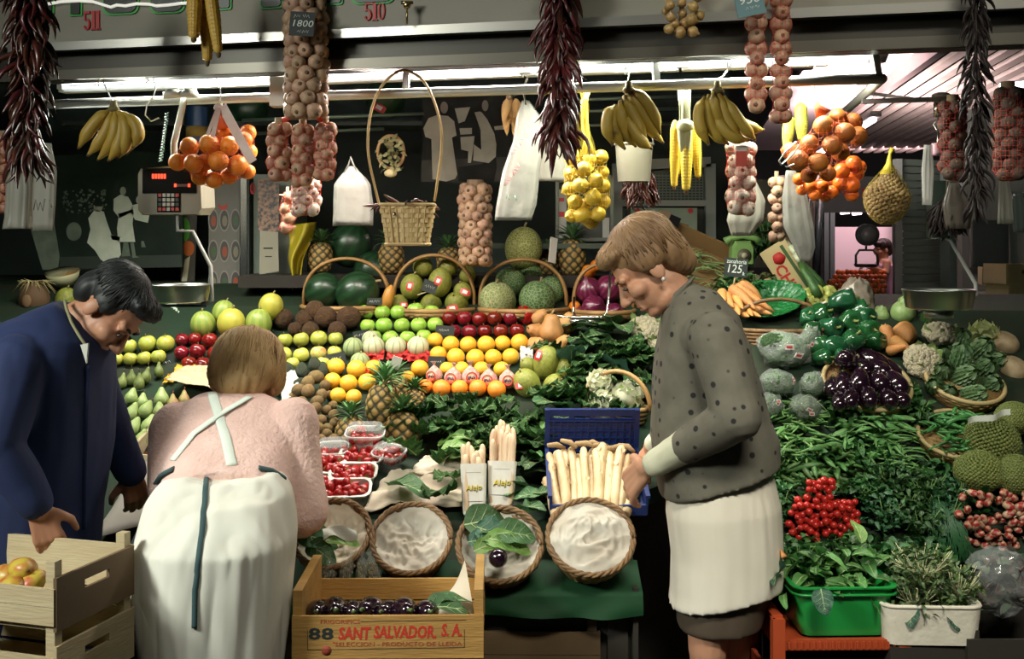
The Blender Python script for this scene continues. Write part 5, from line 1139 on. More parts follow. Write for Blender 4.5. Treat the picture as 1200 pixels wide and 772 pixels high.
single('flat_bean','flat_bean','bean',pods(.12,.12,.35,.075),M('flat bean',(.13,.32,.10),.45,(.18,.40,.14),6,var=.2))
single('broad_bean','broad_bean','bean',pods(.2,.18,.55,.062),M('broad bean',(.06,.15,.035),.5,var=.3))
single('pea_pod','pea_pod','pea',pods(.10,.10,.6,.07),M('pea pod',(.05,.20,.05),.4,var=.25))
def heap(key,cx,cy,rx,ry,n,Lm,peak,label,group,seed,thick=1.,az=None,top=(0,0),Xb=None):

 q=random.Random(seed)
 for k in range(n):
  a=q.uniform(0,2*pi);e=sqrt(q.random());px=cx+rx*e*cos(a);py=cy+ry*e*sin(a)
  if Xb is None:
   h=peak*(1-e**1.6)*q.uniform(.55,1)+.012;c=rest(px,py,4,hr=h)[0]
  else:c=Xb@V((e*cos(a)*rx,e*sin(a)*ry,peak*(1-e*e)*q.uniform(.4,1)))
  L=Lm*q.uniform(.75,1.15);sl=V((cos(a),-sin(a)*1.0,0));out=V((cos(a)*1.0,-.3+sin(a)*-1,0));z=q.uniform(0,6.28)if az is None else az+q.gauss(0,.5)
  d=V((cos(z),sin(z),-.55*e*max(0,cos(z-atan2(-sin(a),cos(a))))+q.uniform(-.25,.25)))
  p=P[key][q.randrange(3)]
  put(p,Matrix.Translation(c)@frame_z(d).to_4x4()@Euler((0,0,q.uniform(0,6.28))).to_matrix().to_4x4()@Matrix.Diagonal((L*thick,L*thick,L,1)),label,group)
heap('fine_bean',0,0,.165,.155,120,.10,.05,'thin green bean in the tipped box behind the woman','thin beans in the tipped box',1,Xb=TB)
heap('round_bean',932,508,38,40,112,.12,.07,'round green bean in the pale heap against the jacket hem','round green beans beside the dotted jacket',2,.95)
heap('flat_bean',1020,500,40,36,105,.115,.09,'flat light green bean in the heap below the aubergines','flat beans below the aubergines',3,.9)
heap('broad_bean',965,550,55,26,85,.15,.04,'dull green broad bean pod in the heap behind the red radishes','broad beans behind the red radishes',4,.9)
heap('round_bean',1062,530,36,26,66,.13,.05,'slim dark green bean in the heap between flat beans and peas','slim beans between flat beans and peas',5,.55,az=.5)
def shallow_basket(px,py,rpx,Y,label,tilt=.45,yaw=0,mat=None,d=.09,k0=.6):
 r=rpx*Y/F;X=Matrix.Translation(W(px,py,Y))@Euler((tilt,0,yaw)).to_matrix().to_4x4();t=thing('cane_basket',label,'basket',X);mt=mat or wickl
 m=MB();m.tube([(r*cos(a),r*sin(a),0)for a in[2*pi*k/44 for k in range(44)]],.008,8,closed=True);m.obj('rim',M('pale cane',(.40,.30,.14),.5),t)
 m=MB();rows=8
 for j in range(rows):
  e=1-(1-k0)*((j+.5)/rows)**1.6;m.tube([(r*e*cos(a)*(1+.012*(-1)**(k+j)),r*e*sin(a)*(1+.012*(-1)**(k+j)),-d*(j+1)/rows)for k,a in enumerate([2*pi*k/44 for k in range(44)])],.0066,5,closed=True)
 m.lathe([(0,-d),(r*k0,-d),(r*(k0+.3),-d*.5),(r*.97,-.01)],32);m.obj('woven_wall',mt,t);return t,X,r
t,X,r=shallow_basket(1122,508,44,3.72,'pale cane basket of pea pods below the artichokes',.5,-.15)
heap('pea_pod',0,0,r*.88,r*.88,95,.09,.05,'dark green pea pod in the pale cane basket','pea pods in the cane basket',6,1.,Xb=X@Matrix.Translation((0,0,.005)))
st=MB();st.tube([(0,0,.38),(.02,0,.5),(.09,.02,.62)],[.10,.05,.06],7)
pg=M('pepper green',(.010,.065,.022),.13,(.016,.09,.03),4,coat=.5,var=.3)
P['green_pepper']=proto('green_pepper','pepper',pepper_mb(1.1,2),pg,[('stem',st,M('pepper stem'))])
GP=[(988,352,30,4.3,(.6,1.2,.3),'curled over on top of the pile'),(960,368,27,4.22,(1.2,.3,.8),'high beside the pink potatoes'),(995,377,30,4.2,(1.4,.5,.1),'in the middle below the curled one'),(972,384,28,4.15,(1.5,-.4,.5),'in the centre facing the beans'),(1012,372,26,4.2,(1.,1.2,0),'behind, touching the clear plastic bag'),(1018,386,27,4.15,(1.3,1.3,0),'below the clear plastic bag'),(950,388,24,4.12,(1.2,-.8,.3),'lowest touching the wrapped greens'),(958,404,25,4.05,(1.5,0,1.2),'front row nearest the wrapped greens'),(978,405,25,4.02,(1.5,.3,2),'front row second from the wrapped greens'),(998,402,30,4.04,(.5,.3,.2),'long and shiny above the aubergines'),(1024,400,25,4.08,(1.2,.9,.4),'beside the big orange carrots'),(964,419,21,3.98,(1.4,.6,.9),'lowest of all above the aubergine rim'),(946,372,22,4.22,(1,0,0),'at the back next to the bag rim'),(985,418,21,3.98,(1.4,.6,2.9),'squeezed above the first aubergine'),(1006,362,23,4.28,(1,.5,1.),'in shade under the curled one')]
for px,py,d,Y,rt,lab in GP:lay1('green_pepper',px,py,d,'glossy green pepper '+lab,'green peppers piled above the aubergines',rt,Y=Y)
m=MB();[m.tube([(.19*(1-.03*j)*cos(a),.13*(1-.03*j)*sin(a),-.012*j)for a in[2*pi*k/40 for k in range(40)]],.007,6,closed=True)for j in range(8)]
t=thing('cane_basket','pale basket under the pile of green peppers','basket',Matrix.Translation(W(988,408,4.14))@Euler((.4,0,0)).to_matrix().to_4x4());m.obj('woven_wall',wickl,t)
AU=[(1008,413,1042,440,30,4.0),(990,438,990,415,24,3.93),(1003,425,1020,440,25,3.95),(976,445,974,462,20,3.86),(1018,425,1042,444,26,3.95),(988,440,987,462,22,3.84),(1008,434,1006,458,24,3.84),(1026,440,1035,458,24,3.85),(1044,438,1058,464,26,3.86),(983,462,984,478,19,3.76),(998,458,996,476,21,3.76),(1016,455,1020,476,22,3.77),(1036,458,1046,476,22,3.78),(1052,460,1060,475,20,3.8),(1000,412,986,426,22,3.98),(1030,420,1060,452,24,3.97)]
for k,(x0,y0,x1,y1,wpx,Y)in enumerate(AU):
 a=W(x0,y0,Y+.03);b=W(x1,y1,Y-.05);d=a-b;wd=wpx*Y/F;L=max(d.length*1.1,wd*1.25)/1.3
 put(P['aubergine'],Matrix.Translation((a+b)/2)@frame_z(d).to_4x4()@Matrix.Diagonal((wd,wd,L,1)),'long dark aubergine lying on top, pointing at the orange carrots' if k==0 else f'shiny dark aubergine in the basket heap, {ORD[k - 1]} counting down from the green peppers','aubergines heaped below the green peppers')
shallow_basket(1016,448,50,3.88,'brown basket holding the aubergine heap',.55,0,wick)
def wrapped(px,py,wpx,hpx,Y,label,rot,seed):
 s_=Y/F;m=MB();m.ell((0,0,0),(.5,.42,.5),26,16,bump=.25,bs=3,seed=seed)
 t=thing('wrapped_greens',label,'vegetables',Matrix.Translation(W(px,py,Y))@Euler(rot).to_matrix().to_4x4()@Matrix.Diagonal((wpx*s_,wpx*s_,hpx*s_,1)),'film wrapped greens beside the jacket')
 m.obj('film',M('film',(.9,.95,.92),.10,alpha=.13,spec=1.,bump=.3,bsc=9),t)
 m=MB();m.ell((0,0,0),(.44,.37,.44),20,12,bump=.3,bs=6,seed=seed+9);m.obj('greens',M('wrapped green',(.035,.085,.03),.6,(.07,.13,.05),7,bump=.8,bsc=12),t)
 q=random.Random(seed)
 for k in range(2):
  a=-1.4+q.uniform(-.6,.6);z=q.uniform(-.1,.35);e=sqrt(1-(2*z)**2*.9)
  m=MB();m.box((0,0,0),(.17,.012,.14));m.box((0,-.008,.0),(.11,.004,.06),m=1);m.obj('price_label',[M('label paper',(.62,.58,.55),.5),M('label red',(.5,.05,.04),.5)],t,False,T((.5*e*cos(a),.44*e*sin(a),z),(q.uniform(-.3,.3)-z,q.uniform(-.4,.4),a+pi/2)))
for a in((920,410,62,44,4.0,'large film wrapped pack of greens above the smaller ones',(.3,.1,.2),1),(911,449,44,32,3.86,'film wrapped pack touching the jacket, above the round beans',(.2,.2,.5),2),(952,452,34,36,3.86,'film wrapped pack against the aubergine basket, upper',(.4,-.5,1.),3),(944,478,40,30,3.76,'film wrapped pack against the aubergine basket, lower',(.2,.2,.4),4),(902,476,34,30,3.78,'film wrapped pack lowest against the jacket',(.1,.1,.1),5),(897,402,20,22,4.05,'small film wrapped pack behind the jacket shoulder line',(.2,0,0),6),(946,402,26,44,4.06,'film wrapped pack standing behind the big one',(.2,.4,0),7)):wrapped(*a)
def florets(seed,n=60,r=.5,fr=.11,flat=.62):
 q=random.Random(seed);m=MB();m.ell((0,0,-.06),(r*.86,r*.86,r*flat*.86),16,10)
 for k in range(n):
  z=1-1.15*(k+.5)/n;a=k*2.39996;h=sqrt(max(0,1-z*z));f=fr*q.uniform(.8,1.25)
  m.ell((h*cos(a)*r*.88,h*sin(a)*r*.88,z*r*flat*.88-.02),f,9,6,bump=.3,bs=5,seed=k)
 return m
def cauli(px,py,d,Y,label,rot,seed,leaves=8,green=False,group=None):
 t=thing('broccoli' if green else 'cauliflower',label,'broccoli' if green else 'cauliflower',Matrix.Translation(W(px,py,Y))@Euler(rot).to_matrix().to_4x4()@Matrix.Scale(d*Y/F,4),group)
 florets(seed,90,fr=.095).obj('curd',M('broccoli head',(.035,.10,.025),.8,(.06,.14,.04),14,bump=1,bsc=40)if green else M('cauliflower curd',(.68,.60,.38),.75,(.74,.68,.50),10,bump=.9,bsc=34),t)
 if leaves:
  m=MB();q=random.Random(seed)
  for k in range(leaves):m.leaf(Matrix.Translation((0,0,-.28))@Euler((0,0,k*2*pi/leaves+q.uniform(-.2,.2))).to_matrix().to_4x4()@Matrix.Translation((0,.22,0))@Euler((.95+q.uniform(-.35,.2),0,0)).to_matrix().to_4x4(),.62*q.uniform(.8,1.2),.42,8,6,curl=-.25,cup=.2,ruf=.06,seed=k,m=0,rib=1,veins=3)
  split(m,0).obj('leaf',M('cauli leaf',(.16,.28,.07),.5,(.26,.36,.12),5,tl=.2),t);split(m,1).obj('rib',M('cauli rib',(.45,.50,.28),.5),t)
 return t
cauli(905,400,27,3.98,'dark green broccoli head on the film wrapped packs',(.3,-.2,0),1,0,True)
G='cauliflowers beside the artichokes'
cauli(1103,392,42,4.12,'cauliflower standing behind the artichokes',(.15,.1,0),2,7,group=G)
cauli(1081,424,44,3.98,'cauliflower with big pale ribbed leaves beside the aubergines',(.9,-.2,.2),3,8,group=G)
G='cauliflowers behind the dotted jacket'
cauli(757,386,40,4.72,'creamy cauliflower below the face of the woman',(.5,.15,0),4,7,group=G)
cauli(775,411,34,4.55,'lower cauliflower half hidden by the dotted jacket',(.6,.2,0),5,7,group=G)
def arti():
 m=MB();m.ell((0,0,0),(.36,.36,.42),14,10)
 for ring in range(8):
  n=9 if ring<6 else 6;z=-.36+ring*.105;rr=.40*cos(max(-1,min(1,z*1.25)))**.8
  for k in range(n):
   a=2*pi*(k+.5*(ring%2))/n
   X=Matrix.Translation((rr*.80*cos(a),rr*.80*sin(a),z-.1))@Euler((0,0,a-pi/2)).to_matrix().to_4x4()@Euler((pi/2-.02+.22*(ring-3)/4-.1,0,0)).to_matrix().to_4x4()
   m.leaf(X,.34,.30,5,4,curl=-.22,cup=-.35,tip=.82)
 return m
stk=MB();stk.tube([(0,0,-.42),(0,0,-.6)],[.09,.08],8)
P['artichoke']=proto('artichoke','artichoke',arti(),M('artichoke scale',(.055,.12,.045),.55,(.09,.16,.065),6,var=.25),[('stalk',stk,M('artichoke stalk',(.12,.18,.06),.6))],'bracts')
AR=[(1126,400,23,4.08,(.4,.1,0),'topmost on the pile'),(1108,418,25,4.0,(.6,-.5,0),'upper, touching the cauliflower leaf'),(1125,419,27,3.96,(.35,.05,.4),'pointed and upright in the middle'),(1149,410,26,4.02,(.7,.5,0),'opened and upper, by the pale lettuce'),(1104,438,27,3.94,(.8,-.6,.4),'in the middle tier by the cauliflower'),(1130,441,26,3.9,(1.1,.1,.7),'showing its tip to the aisle'),(1152,432,27,3.96,(.8,.6,0),'in the middle tier at the shaded end'),(1096,453,24,3.88,(.9,-.9,0),'lowest at the rim under the cauliflower'),(1112,460,22,3.85,(1.2,-.2,0),'in the lowest tier, second from the cauliflower'),(1140,463,24,3.84,(1.2,.3,1),'in the lowest tier with a pale tip'),(1160,452,24,3.9,(.9,.8,0),'lowest at the shaded end'),(1165,424,22,4.0,(.7,.9,0),'behind at the shaded end')]
for px,py,d,Y,rt,lab in AR:lay1('artichoke',px,py,d*1.12,'green artichoke '+lab,'artichokes in the cane basket',rt,Y=Y)
shallow_basket(1131,446,44,3.90,'cane basket under the pile of artichokes',.5,.1)
t=thing('lettuce','pale curly lettuce standing behind the artichokes','lettuce',Matrix.Translation(W(1152,398,4.15))@Matrix.Scale(44*4.15/F,4));frilly(21,40).obj('leaves',M('pale lettuce',(.36,.42,.16),.5,(.45,.50,.24),5,tl=.25),t)
m=MB();m.lathe([(0,-.3),(.2,-.26),(.16,0),(0,.02)],12);m.obj('core',M('lettuce core',(.5,.52,.3),.5),t)
P['turnip']=proto('turnip','turnip',pome(.01,.05,.12,.9),M('turnip skin',(.42,.33,.20),.6,(.34,.25,.13),4,var=.1),[('root_tip',stem(-.75,.25,.03),brown)])
for px,py,d,Y,lab in((1176,404,34,4.12,'beige turnip behind the pale lettuce'),(1186,434,36,4.0,'beige turnip above the net of green peas')):lay1('turnip',px,py,d,lab,'turnips behind the artichokes',(.4,.3,0),Y=Y)
for x0,y0,x1,y1,Y,w_,lab in((1036,382,1042,412,4.12,.24,'thick orange carrot standing beside the green peppers'),(1052,388,1068,400,4.15,.5,'thick orange carrot with cut green top by the cabbage'),(1040,412,1062,405,4.06,.2,'thin carrot lying below the thick carrots'),(1044,400,1066,412,4.08,.3,'carrot lying under the cauliflower leaf')):
 along('carrot',W(x0,y0,Y),W(x1,y1,Y-.06),w_*.8,lab,'thick carrots beside the cauliflower')
def cabbage(px,py,d,Y,label,seed,mat,group='cabbages behind the thick carrots'):
 t=thing('cabbage',label,'cabbage',Matrix.Translation(W(px,py,Y))@Euler((.3,.2,seed)).to_matrix().to_4x4()@Matrix.Scale(d*Y/F,4),group);m=MB();m.ell((0,0,0),.42,18,12,bump=.05,bs=4,seed=seed);m.obj('heart',mat,t);m=MB()
 for k in range(9):m.leaf(Euler((0,0,k*2.4)).to_matrix().to_4x4()@Matrix.Translation((0,.12,-.42))@Euler((1.05+.1*(k%3),0,0)).to_matrix().to_4x4(),.8,.7,8,6,curl=-.45,cup=.3,ruf=.03,seed=k,rib=1,veins=3)
 split(m,0).obj('outer_leaf',mat,t);split(m,1).obj('rib',rib_m,t)
cbm=M('pale cabbage',(.20,.32,.10),.45,(.30,.40,.16),5,tl=.1)
cabbage(1058,366,34,4.3,'pale green cabbage behind the thick carrots under the scale pan',1,cbm);cabbage(1032,371,24,4.32,'smaller cabbage half hidden beside the clear plastic bag',2,cbm);cabbage(1084,378,24,4.3,'small dark cabbage behind the cauliflower',3,M('savoy leaf'))
P['potato']=proto('sweet_potato','potato',(lambda m:m.ell((0,0,0),(.42,.40,.55),16,10,bump=.16,bs=2)and m)(MB()),M('sweet potato',(.42,.20,.12),.6,(.48,.26,.16),5,var=.1),[('end',(lambda b:b.tube([(0,0,.5),(.01,0,.6)],[.05,.015],6))(MB()),brown)])
for px,py,d,Y,rt,lab in((928,345,26,4.48,(.2,.6,0),'large pinkish sweet potato behind the green tray'),(943,362,20,4.4,(1.2,.6,0),'pinkish sweet potato between the tray and green peppers'),(900,334,18,4.52,(.3,1.5,0),'long pinkish sweet potato lying below the cardboard box'),(914,338,14,4.5,(.3,1.2,0),'small sweet potato under the cardboard box edge')):lay1('potato',px,py,d,lab,'sweet potatoes behind the green tray',rt,Y=Y)
P['pale_pepper']=proto('pale_pepper','pepper',pepper_mb(1.25,5),M('pepper pale',(.46,.46,.13),.35,(.40,.44,.09),4,coat=.2,var=.1),[('stem',st,M('pepper stem'))])
for k,(px,py,d,Y,rt)in enumerate(((946,346,16,4.46,(1.,.5,0)),(958,344,17,4.46,(.8,-.6,0)),(970,343,17,4.46,(1.2,.9,0)),(952,355,16,4.42,(1.3,.2,0)),(964,354,15,4.43,(1.2,-.5,0)))):lay1('pale_pepper',px,py,d,f'pale yellow green pepper behind the green peppers, {ORD[k]} from the sweet potatoes','pale peppers by the leeks',rt,Y=Y)
def lump_bag(px,py,wpx,hpx,Y,label,mat,seed,name='plastic_bag',rot=(0,0,0),fill=None,cat='bag',group=None,bump=.18):
 s_=Y/F;m=MB();m.ell((0,0,0),(.5,.36,.5),40,28,bump=bump,bs=3.2,seed=seed);q=V((seed,0,0))
 m.v=[tuple(V(v)*(1+.10*abs(mnoise.noise(V(v)*9+q))))for v in m.v]
 X=Matrix.Translation(W(px,py,Y))@Euler(rot).to_matrix().to_4x4()@Matrix.Diagonal((wpx*s_,wpx*s_,hpx*s_,1))
 return tag(m.obj(name,mat,None,True,X),label,cat,group)
lump_bag(1003,356,42,58,4.4,'greyish crumpled plastic bag standing behind the green peppers',M('grey film bag',(.34,.29,.23),.3,(.24,.19,.15),5,spec=.8),3)
netg=M('net green',(.20,.24,.07),.6);peasm=M('small peas',(.09,.12,.022),.6,(.14,.16,.035),10,var=.1)
def ball_bag(px,py,wpx,hpx,Y,label,seed,mat,br,group,rot=(0,0,0),fillname='pea_fill',n=620,netmat=None,name='net_bag',taper=0):
 s_=Y/F;t=thing(name,label,'bag',Matrix.Translation(W(px,py,Y))@Euler(rot).to_matrix().to_4x4(),group);w_,h_=wpx*s_/2,hpx*s_/2
 m=MB();q=random.Random(seed)
 for k in range(n):
  z=1-2*(k+.5)/n;a=k*2.39996;h=sqrt(1-z*z);e=1+.08*mnoise.noise(V((h*cos(a)*2+seed,h*sin(a)*2,z*2)));e*=(1-taper*max(0,z)**1.2)
  m.ell((h*cos(a)*w_*e*(1-taper*max(0,z)),h*sin(a)*w_*.8*e*(1-taper*max(0,z)),z*h_),br*(1.15 if taper else 1)*q.uniform(.85,1.15),6,4)
 g=.5 if taper else .93;m.ell((0,0,-h_*.25*(taper>0)),(w_*g,w_*g*.8,h_*(.6 if taper else .95)),14,10);o=m.obj(fillname,mat,t);o['kind']='stuff'
 m=MB();m.ell((0,0,0),(w_+br*1.3,w_*.8+br*1.3,h_+br*1.3),26,18)
 if taper:m.v=[(x*(1-taper*max(0,z/h_)),y*(1-taper*max(0,z/h_)),z)for x,y,z in m.v]
 nb=m.obj('net',netmat or netg,t);wf=nb.modifiers.new('w','WIREFRAME');wf.thickness=.0008
 return t
G='net bags of small green peas'
ball_bag(1163,516,62,52,3.63,'net bag of small green peas leaning on the pea basket',1,peasm,.0062,G,(.2,.5,0));ball_bag(1148,552,56,44,3.58,'net bag of small green peas above the pink radishes',2,peasm,.0062,G,(.1,.1,0));ball_bag(1190,556,44,42,3.55,'net bag of small green peas at the frame edge',3,peasm,.0062,G);ball_bag(1188,490,40,34,3.72,'shaded net bag of green peas below the turnip',4,peasm,.0062,G)
m=MB();m.grid(lambda u,v:((u-.5)*.14,.02*sin(9*u),(v-.5)*.02+.03*u),12,4);tag(m.obj('net_clip',M('clear film strip',(.7,.72,.7),.2,alpha=.6),None,True,W(1160,494,3.56)),'shiny film strip on top of the pea bag','film')
def herb(px,py,wpx,hpx,label,group,seed,mat,n=260,ll=.022,lw=.6,hr=.05,stems=18,Y=None,name='parsley_bunch',up=.9,stemm=None,cat='herbs'):
 c=rest(px,py,4,hr=hr)[0]if Y is None else W(px,py,Y);s_=c.y/F;q=random.Random(seed);w_,h_=wpx*s_/2,hpx*s_/2
 t=thing(name,label,cat,Matrix.Translation(c),group);m=MB()
 for k in range(n):
  z=q.uniform(-1,1);a=q.uniform(0,6.28);e=q.uniform(.45,1.05);h=sqrt(1-z*z);p=V((h*cos(a)*w_*e,h*sin(a)*min(w_,.09)*e,z*h_*e))
  X=Matrix.Translation(p)@Euler((q.uniform(-.6,1.3),q.uniform(-.9,.9),q.uniform(0,6.28))).to_matrix().to_4x4()
  m.leaf(X,ll*q.uniform(.7,1.3),ll*lw,3,2,curl=.5,cup=.3,ruf=.06,seed=k)
 m.obj('foliage',mat,t);m=MB()
 for k in range(stems):
  a=q.uniform(0,6.28);m.tube([(q.uniform(-.02,.02),.0,-h_*.7),(cos(a)*w_*.4,sin(a)*.04,0),(cos(a)*w_*.85,sin(a)*.07,h_*q.uniform(.2,.9))],[.002,.0018,.001],4)
 m.obj('stems',stemm or M('herb stem',(.16,.28,.08),.6),t);return t
par=M('parsley leaf',(.022,.085,.020),.5,(.04,.13,.03),12,var=.3,tl=.2);cre=M('cress leaf',(.03,.12,.04),.45,(.07,.19,.07),12,var=.3,tl=.2)
G='parsley bunches between beans and radishes'
for k,(px,py,w_,h_,lab)in enumerate(((1040,560,60,44,'dark parsley bunch under the slim beans'),(1082,575,62,48,'dark parsley bunch below the pea basket'),(1036,598,56,50,'parsley bunch touching the red radishes'),(1078,612,60,46,'parsley bunch above the white foam box'),(1108,600,44,60,'parsley bunch beside the pink radishes'),(1010,575,40,34,'parsley bunch behind the red radishes'),(1122,575,40,36,'small parsley bunch below the net of peas'),(905,545,36,60,'dark leafy bunch against the white skirt'),(912,590,34,50,'dark leafy bunch between skirt and red radishes'),(1060,585,40,40,'parsley bunch in the middle of the herb heap'))):
 herb(px,py,w_,h_,lab,G,50+k,par if k%2 else cre,300,.024)
G='dark leaves under the bean heaps'
for k,(px,py,w_,h_,lab)in enumerate(((985,485,60,34,'dark leafy greens between round beans and flat beans'),(1070,485,46,40,'dark leafy greens under the cauliflower'),(1105,545,60,36,'dark greens below the pea basket'),(945,530,60,30,'dark greens under the round beans'),(1005,530,60,30,'dark greens under the flat beans'),(1060,460,40,26,'dark greens beside the aubergine basket'))):herb(px,py,w_,h_,lab,G,80+k,par,140,.035,hr=.0,name='leafy_greens')
t=thing('chive_bunch','thin dark green chives hanging beside the pink radishes','herbs',W(1098,585,3.55));m=MB()
for k in range(90):x=R.uniform(-.05,.05);m.tube([(x*.3,.02,.03),(x*.6,-.05,-.01),(x+R.uniform(-.02,.02),-.09,-.08),(x*1.5+R.uniform(-.03,.03),-.11,-.17)],[.0016]*4,4)
m.obj('blades',M('chive',(.02,.085,.03),.45),t);m=MB();m.tube([(.017*cos(a),.005+.012*sin(a),.012)for a in[2*pi*k/16 for k in range(16)]],.003,5,closed=True);m.obj('band',M('rubber band',(.3,.25,.15),.6),t)
def radish_bunch(px,py,label,group,pts,dpx,mat,seed,long=1.,hr=.06,Y=None):
 c=rest(px,py,4,hr=hr)[0]if Y is None else W(px,py,Y);t=thing('radish_bunch',label,'radishes',Matrix.Translation(c),group);q=random.Random(seed);s_=c.y/F;d=dpx*s_
 pm=MB();pm.ell((0,0,0),(.48,.48,.5*long),14,10);pm.tube([(0,0,-.48*long),(.05,.05,-.8*long),(.16,0,-1.3*long)],[.09,.03,.01],5,m=1);
 me=pm.mesh('radish',[mat,M('radish root',(.62,.48,.36),.6)])
 for(x,y,dep)in pts:
  o=link('radish',me,t,Matrix.Translation(((x-px)*s_,-dep,-(y-py)*s_))@Euler((q.uniform(.6,2.0),q.uniform(-.8,.8),q.uniform(-1,1))).to_matrix().to_4x4()@Matrix.Scale(d*q.uniform(.85,1.15),4))
 m=MB()
 for k in range(60):m.leaf(Matrix.Translation((q.uniform(-1,1)*.1,q.uniform(.0,.07),q.uniform(-.1,.08)))@Euler((q.uniform(0,1.2),q.uniform(-.8,.8),q.uniform(0,6.3))).to_matrix().to_4x4(),.05,.025,4,2,curl=.4)
 m.obj('foliage',par,t);return t
q=random.Random(5);pts=[]
while len(pts)<92:
 x,y=q.uniform(922,1006),q.uniform(558,640);u,v=(x-962)/42,(y-602)/42
 if v<-.45 and abs(u+.12)>.38:continue
 if u*u+v*v>1.0 or(v>.5 and u>-.2):continue
 if min([(x-a)**2+(y-b)**2 for a,b,_ in pts]+[999])<24:continue
 pts.append((x,y,.045*(1-u*u*.7-v*v*.5)+q.uniform(-.01,.01)))
radish_bunch(962,602,'heap of small bright red radishes with thin white roots',None,pts,9.2,M('radish red',(.38,.010,.008),.3,(.46,.02,.014),5,coat=.15),4)
q=random.Random(8);pts=[]
while len(pts)<60:
 x,y=q.uniform(1116,1202),q.uniform(574,645);
 if y<580 and x<1128:continue
 if min([(x-a)**2+(y-b)**2 for a,b,_ in pts]+[999])<42:continue
 pts.append((x,y,.05-.0008*abs(y-600)+q.uniform(-.01,.01)))
rp=M('radish pink white',(.27,.022,.02),.4,(.45,.30,.19),1.2,lo=.46,hi=.56)
radish_bunch(1160,607,'heap of long pink and white radishes at the shaded end',None,pts,9.5,rp,6,1.5)
t=thing('green_tub','bright green plastic tub overflowing with leafy salad beside the white skirt','tub',Matrix.Translation(V((W(985,0,3.25).x,3.32,.350)))@Euler((0,0,.03)).to_matrix().to_4x4());s_=3.32/F
m=tub_mb(114*s_,.24,.142,.004,.84,.010,.035);m.obj('body',M('tub green',(.012,.25,.045),.3,coat=.2),t,.7)
m=MB();m.tube([(x*1.05,y*1.05,.124)for x,y in rrect(114*s_,.24,.035)],.004,6,closed=True);m.obj('rim_band',M('tub green'),t)
G='salad leaves heaped in the green tub'
q=random.Random(3)
for k in range(150):
 px=980+q.gauss(0,30);px=min(1044,max(918,px));top=636+.0085*(px-982)**2;py=q.uniform(top,min(700,top+62));Y=3.32-.10*(py-640)/60+q.uniform(0,.16)
 leafat('small',W(px,py,Y),q.uniform(.06,.10),(q.uniform(-.2,1.0),q.uniform(-.6,.6),q.uniform(0,6.28)),'salad leaf heaped in the green tub',G)
leafat('light',W(1010,636,3.28),.09,(1.0,.1,.2),'large pale oval leaf standing on the salad heap',None)
leafat('blue',W(962,690,3.16),.075,(-.9,.2,2.9),'blue green leaf hanging over the rim of the green tub',None);leafat('blue',W(921,665,3.2),.09,(-.3,.9,2.0),'blue green leaf drooping between skirt and green tub',None)
m=MB();m.tube([W(915,645,3.22),W(919,653,3.2)],[.004,.009],8);tag(m.obj('carrot_tip',M('carrot orange'),None),'orange carrot tip sticking out beside the white skirt','carrot')
orange_p=M('crate orange',(.40,.065,.02),.45,(.34,.05,.015),5)
for k,(px,lab)in enumerate(((935,'leafy greens at the bench edge behind the green tub, by the white skirt'),(985,'leafy greens at the bench edge behind the salad heap'),(1035,'leafy greens at the bench edge between tub and foam box'),(1085,'leafy greens at the bench edge behind the foam box'))):herb(px,652,64,44,lab,'greens along the bench edge',140+k,par,220,.035,Y=3.44,name='leafy_greens')
t=thing('orange_crate','orange red plastic crate under the green tub','crate',Matrix.Translation(V((W(972,0,3.3).x,3.36,.344)))@Euler((0,0,.02)).to_matrix().to_4x4())
def bo(nm,*cd):m=MB();[m.box(c,d)for c,d in cd];m.obj(nm,orange_p,t,False)
cw2,cd2=.182,.16
bo('deck',((0,0,-.008),(2*cw2,2*cd2,.012)));
for sx in(-1,1):bo('end_wall',((sx*cw2,0,.02),(.012,2*cd2,.09)),((sx*(cw2-.0),0,.067),(.03,2*cd2,.008)),((sx*cw2,0,-.18),(.012,2*cd2,.10)))
bo('front_rail',((0,-cd2,-.012),(2*cw2,.014,.03)),*(((-.17+.018*k,-cd2-.009,-.012),(.006,.006,.02))for k in range(20)))
for sx in(-1,1):
 for sy in(-1,1):bo('corner_post',((sx*cw2,sy*cd2,-.06),(.035,.035,.25)),((sx*(cw2+.012),sy*cd2,-.06),(.006,.02,.25)))
bo('bottom_rail',((0,-cd2,-.17),(2*cw2,.014,.03)))
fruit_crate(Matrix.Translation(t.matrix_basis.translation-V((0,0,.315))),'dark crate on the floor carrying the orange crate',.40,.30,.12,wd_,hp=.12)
t=thing('foam_box','white foam box of rooty greens beside the green tub','box',Matrix.Translation(V((W(1092,0,3.2).x,3.28,.336)))@Euler((0,0,-.04)).to_matrix().to_4x4());s_=3.2/F
tub_mb(116*s_,.22,.108,.018,.93,.0,.035).obj('body',M('foam white',(.66,.62,.52),.85,(.60,.56,.46),30,bump=.12,bsc=60),t,.7)
m=MB();m.tube([(x*.985,y*.985,.111)for x,y in rrect(116*s_,.22,.035)],.006,6,closed=True);m.obj('lip',M('foam white'),t)
fruit_crate(Matrix.Translation((W(1092,0,3.2).x,3.29,0)),'dark crate under the white foam box',.25,.2,.33,wd_,hp=.332)
rooty=M('rooty green',(.045,.10,.03),.5,(.10,.16,.05),14,var=.3,tl=.15)
for k,(px,py,w_,h_,lab)in enumerate(((1080,668,80,60,'tangled rooty greens heaped above the foam box'),(1072,702,70,50,'rooty greens at the front rim of the foam box'),(1120,690,64,60,'dark rooty greens at the shaded end of the foam box'))):
 herb(px,py,w_,h_,lab,'rooty greens in the foam box',120+k,rooty,330,.026,.4,Y=3.25,stems=60,name='rooty_greens',stemm=M('pale root',(.42,.42,.24),.6))
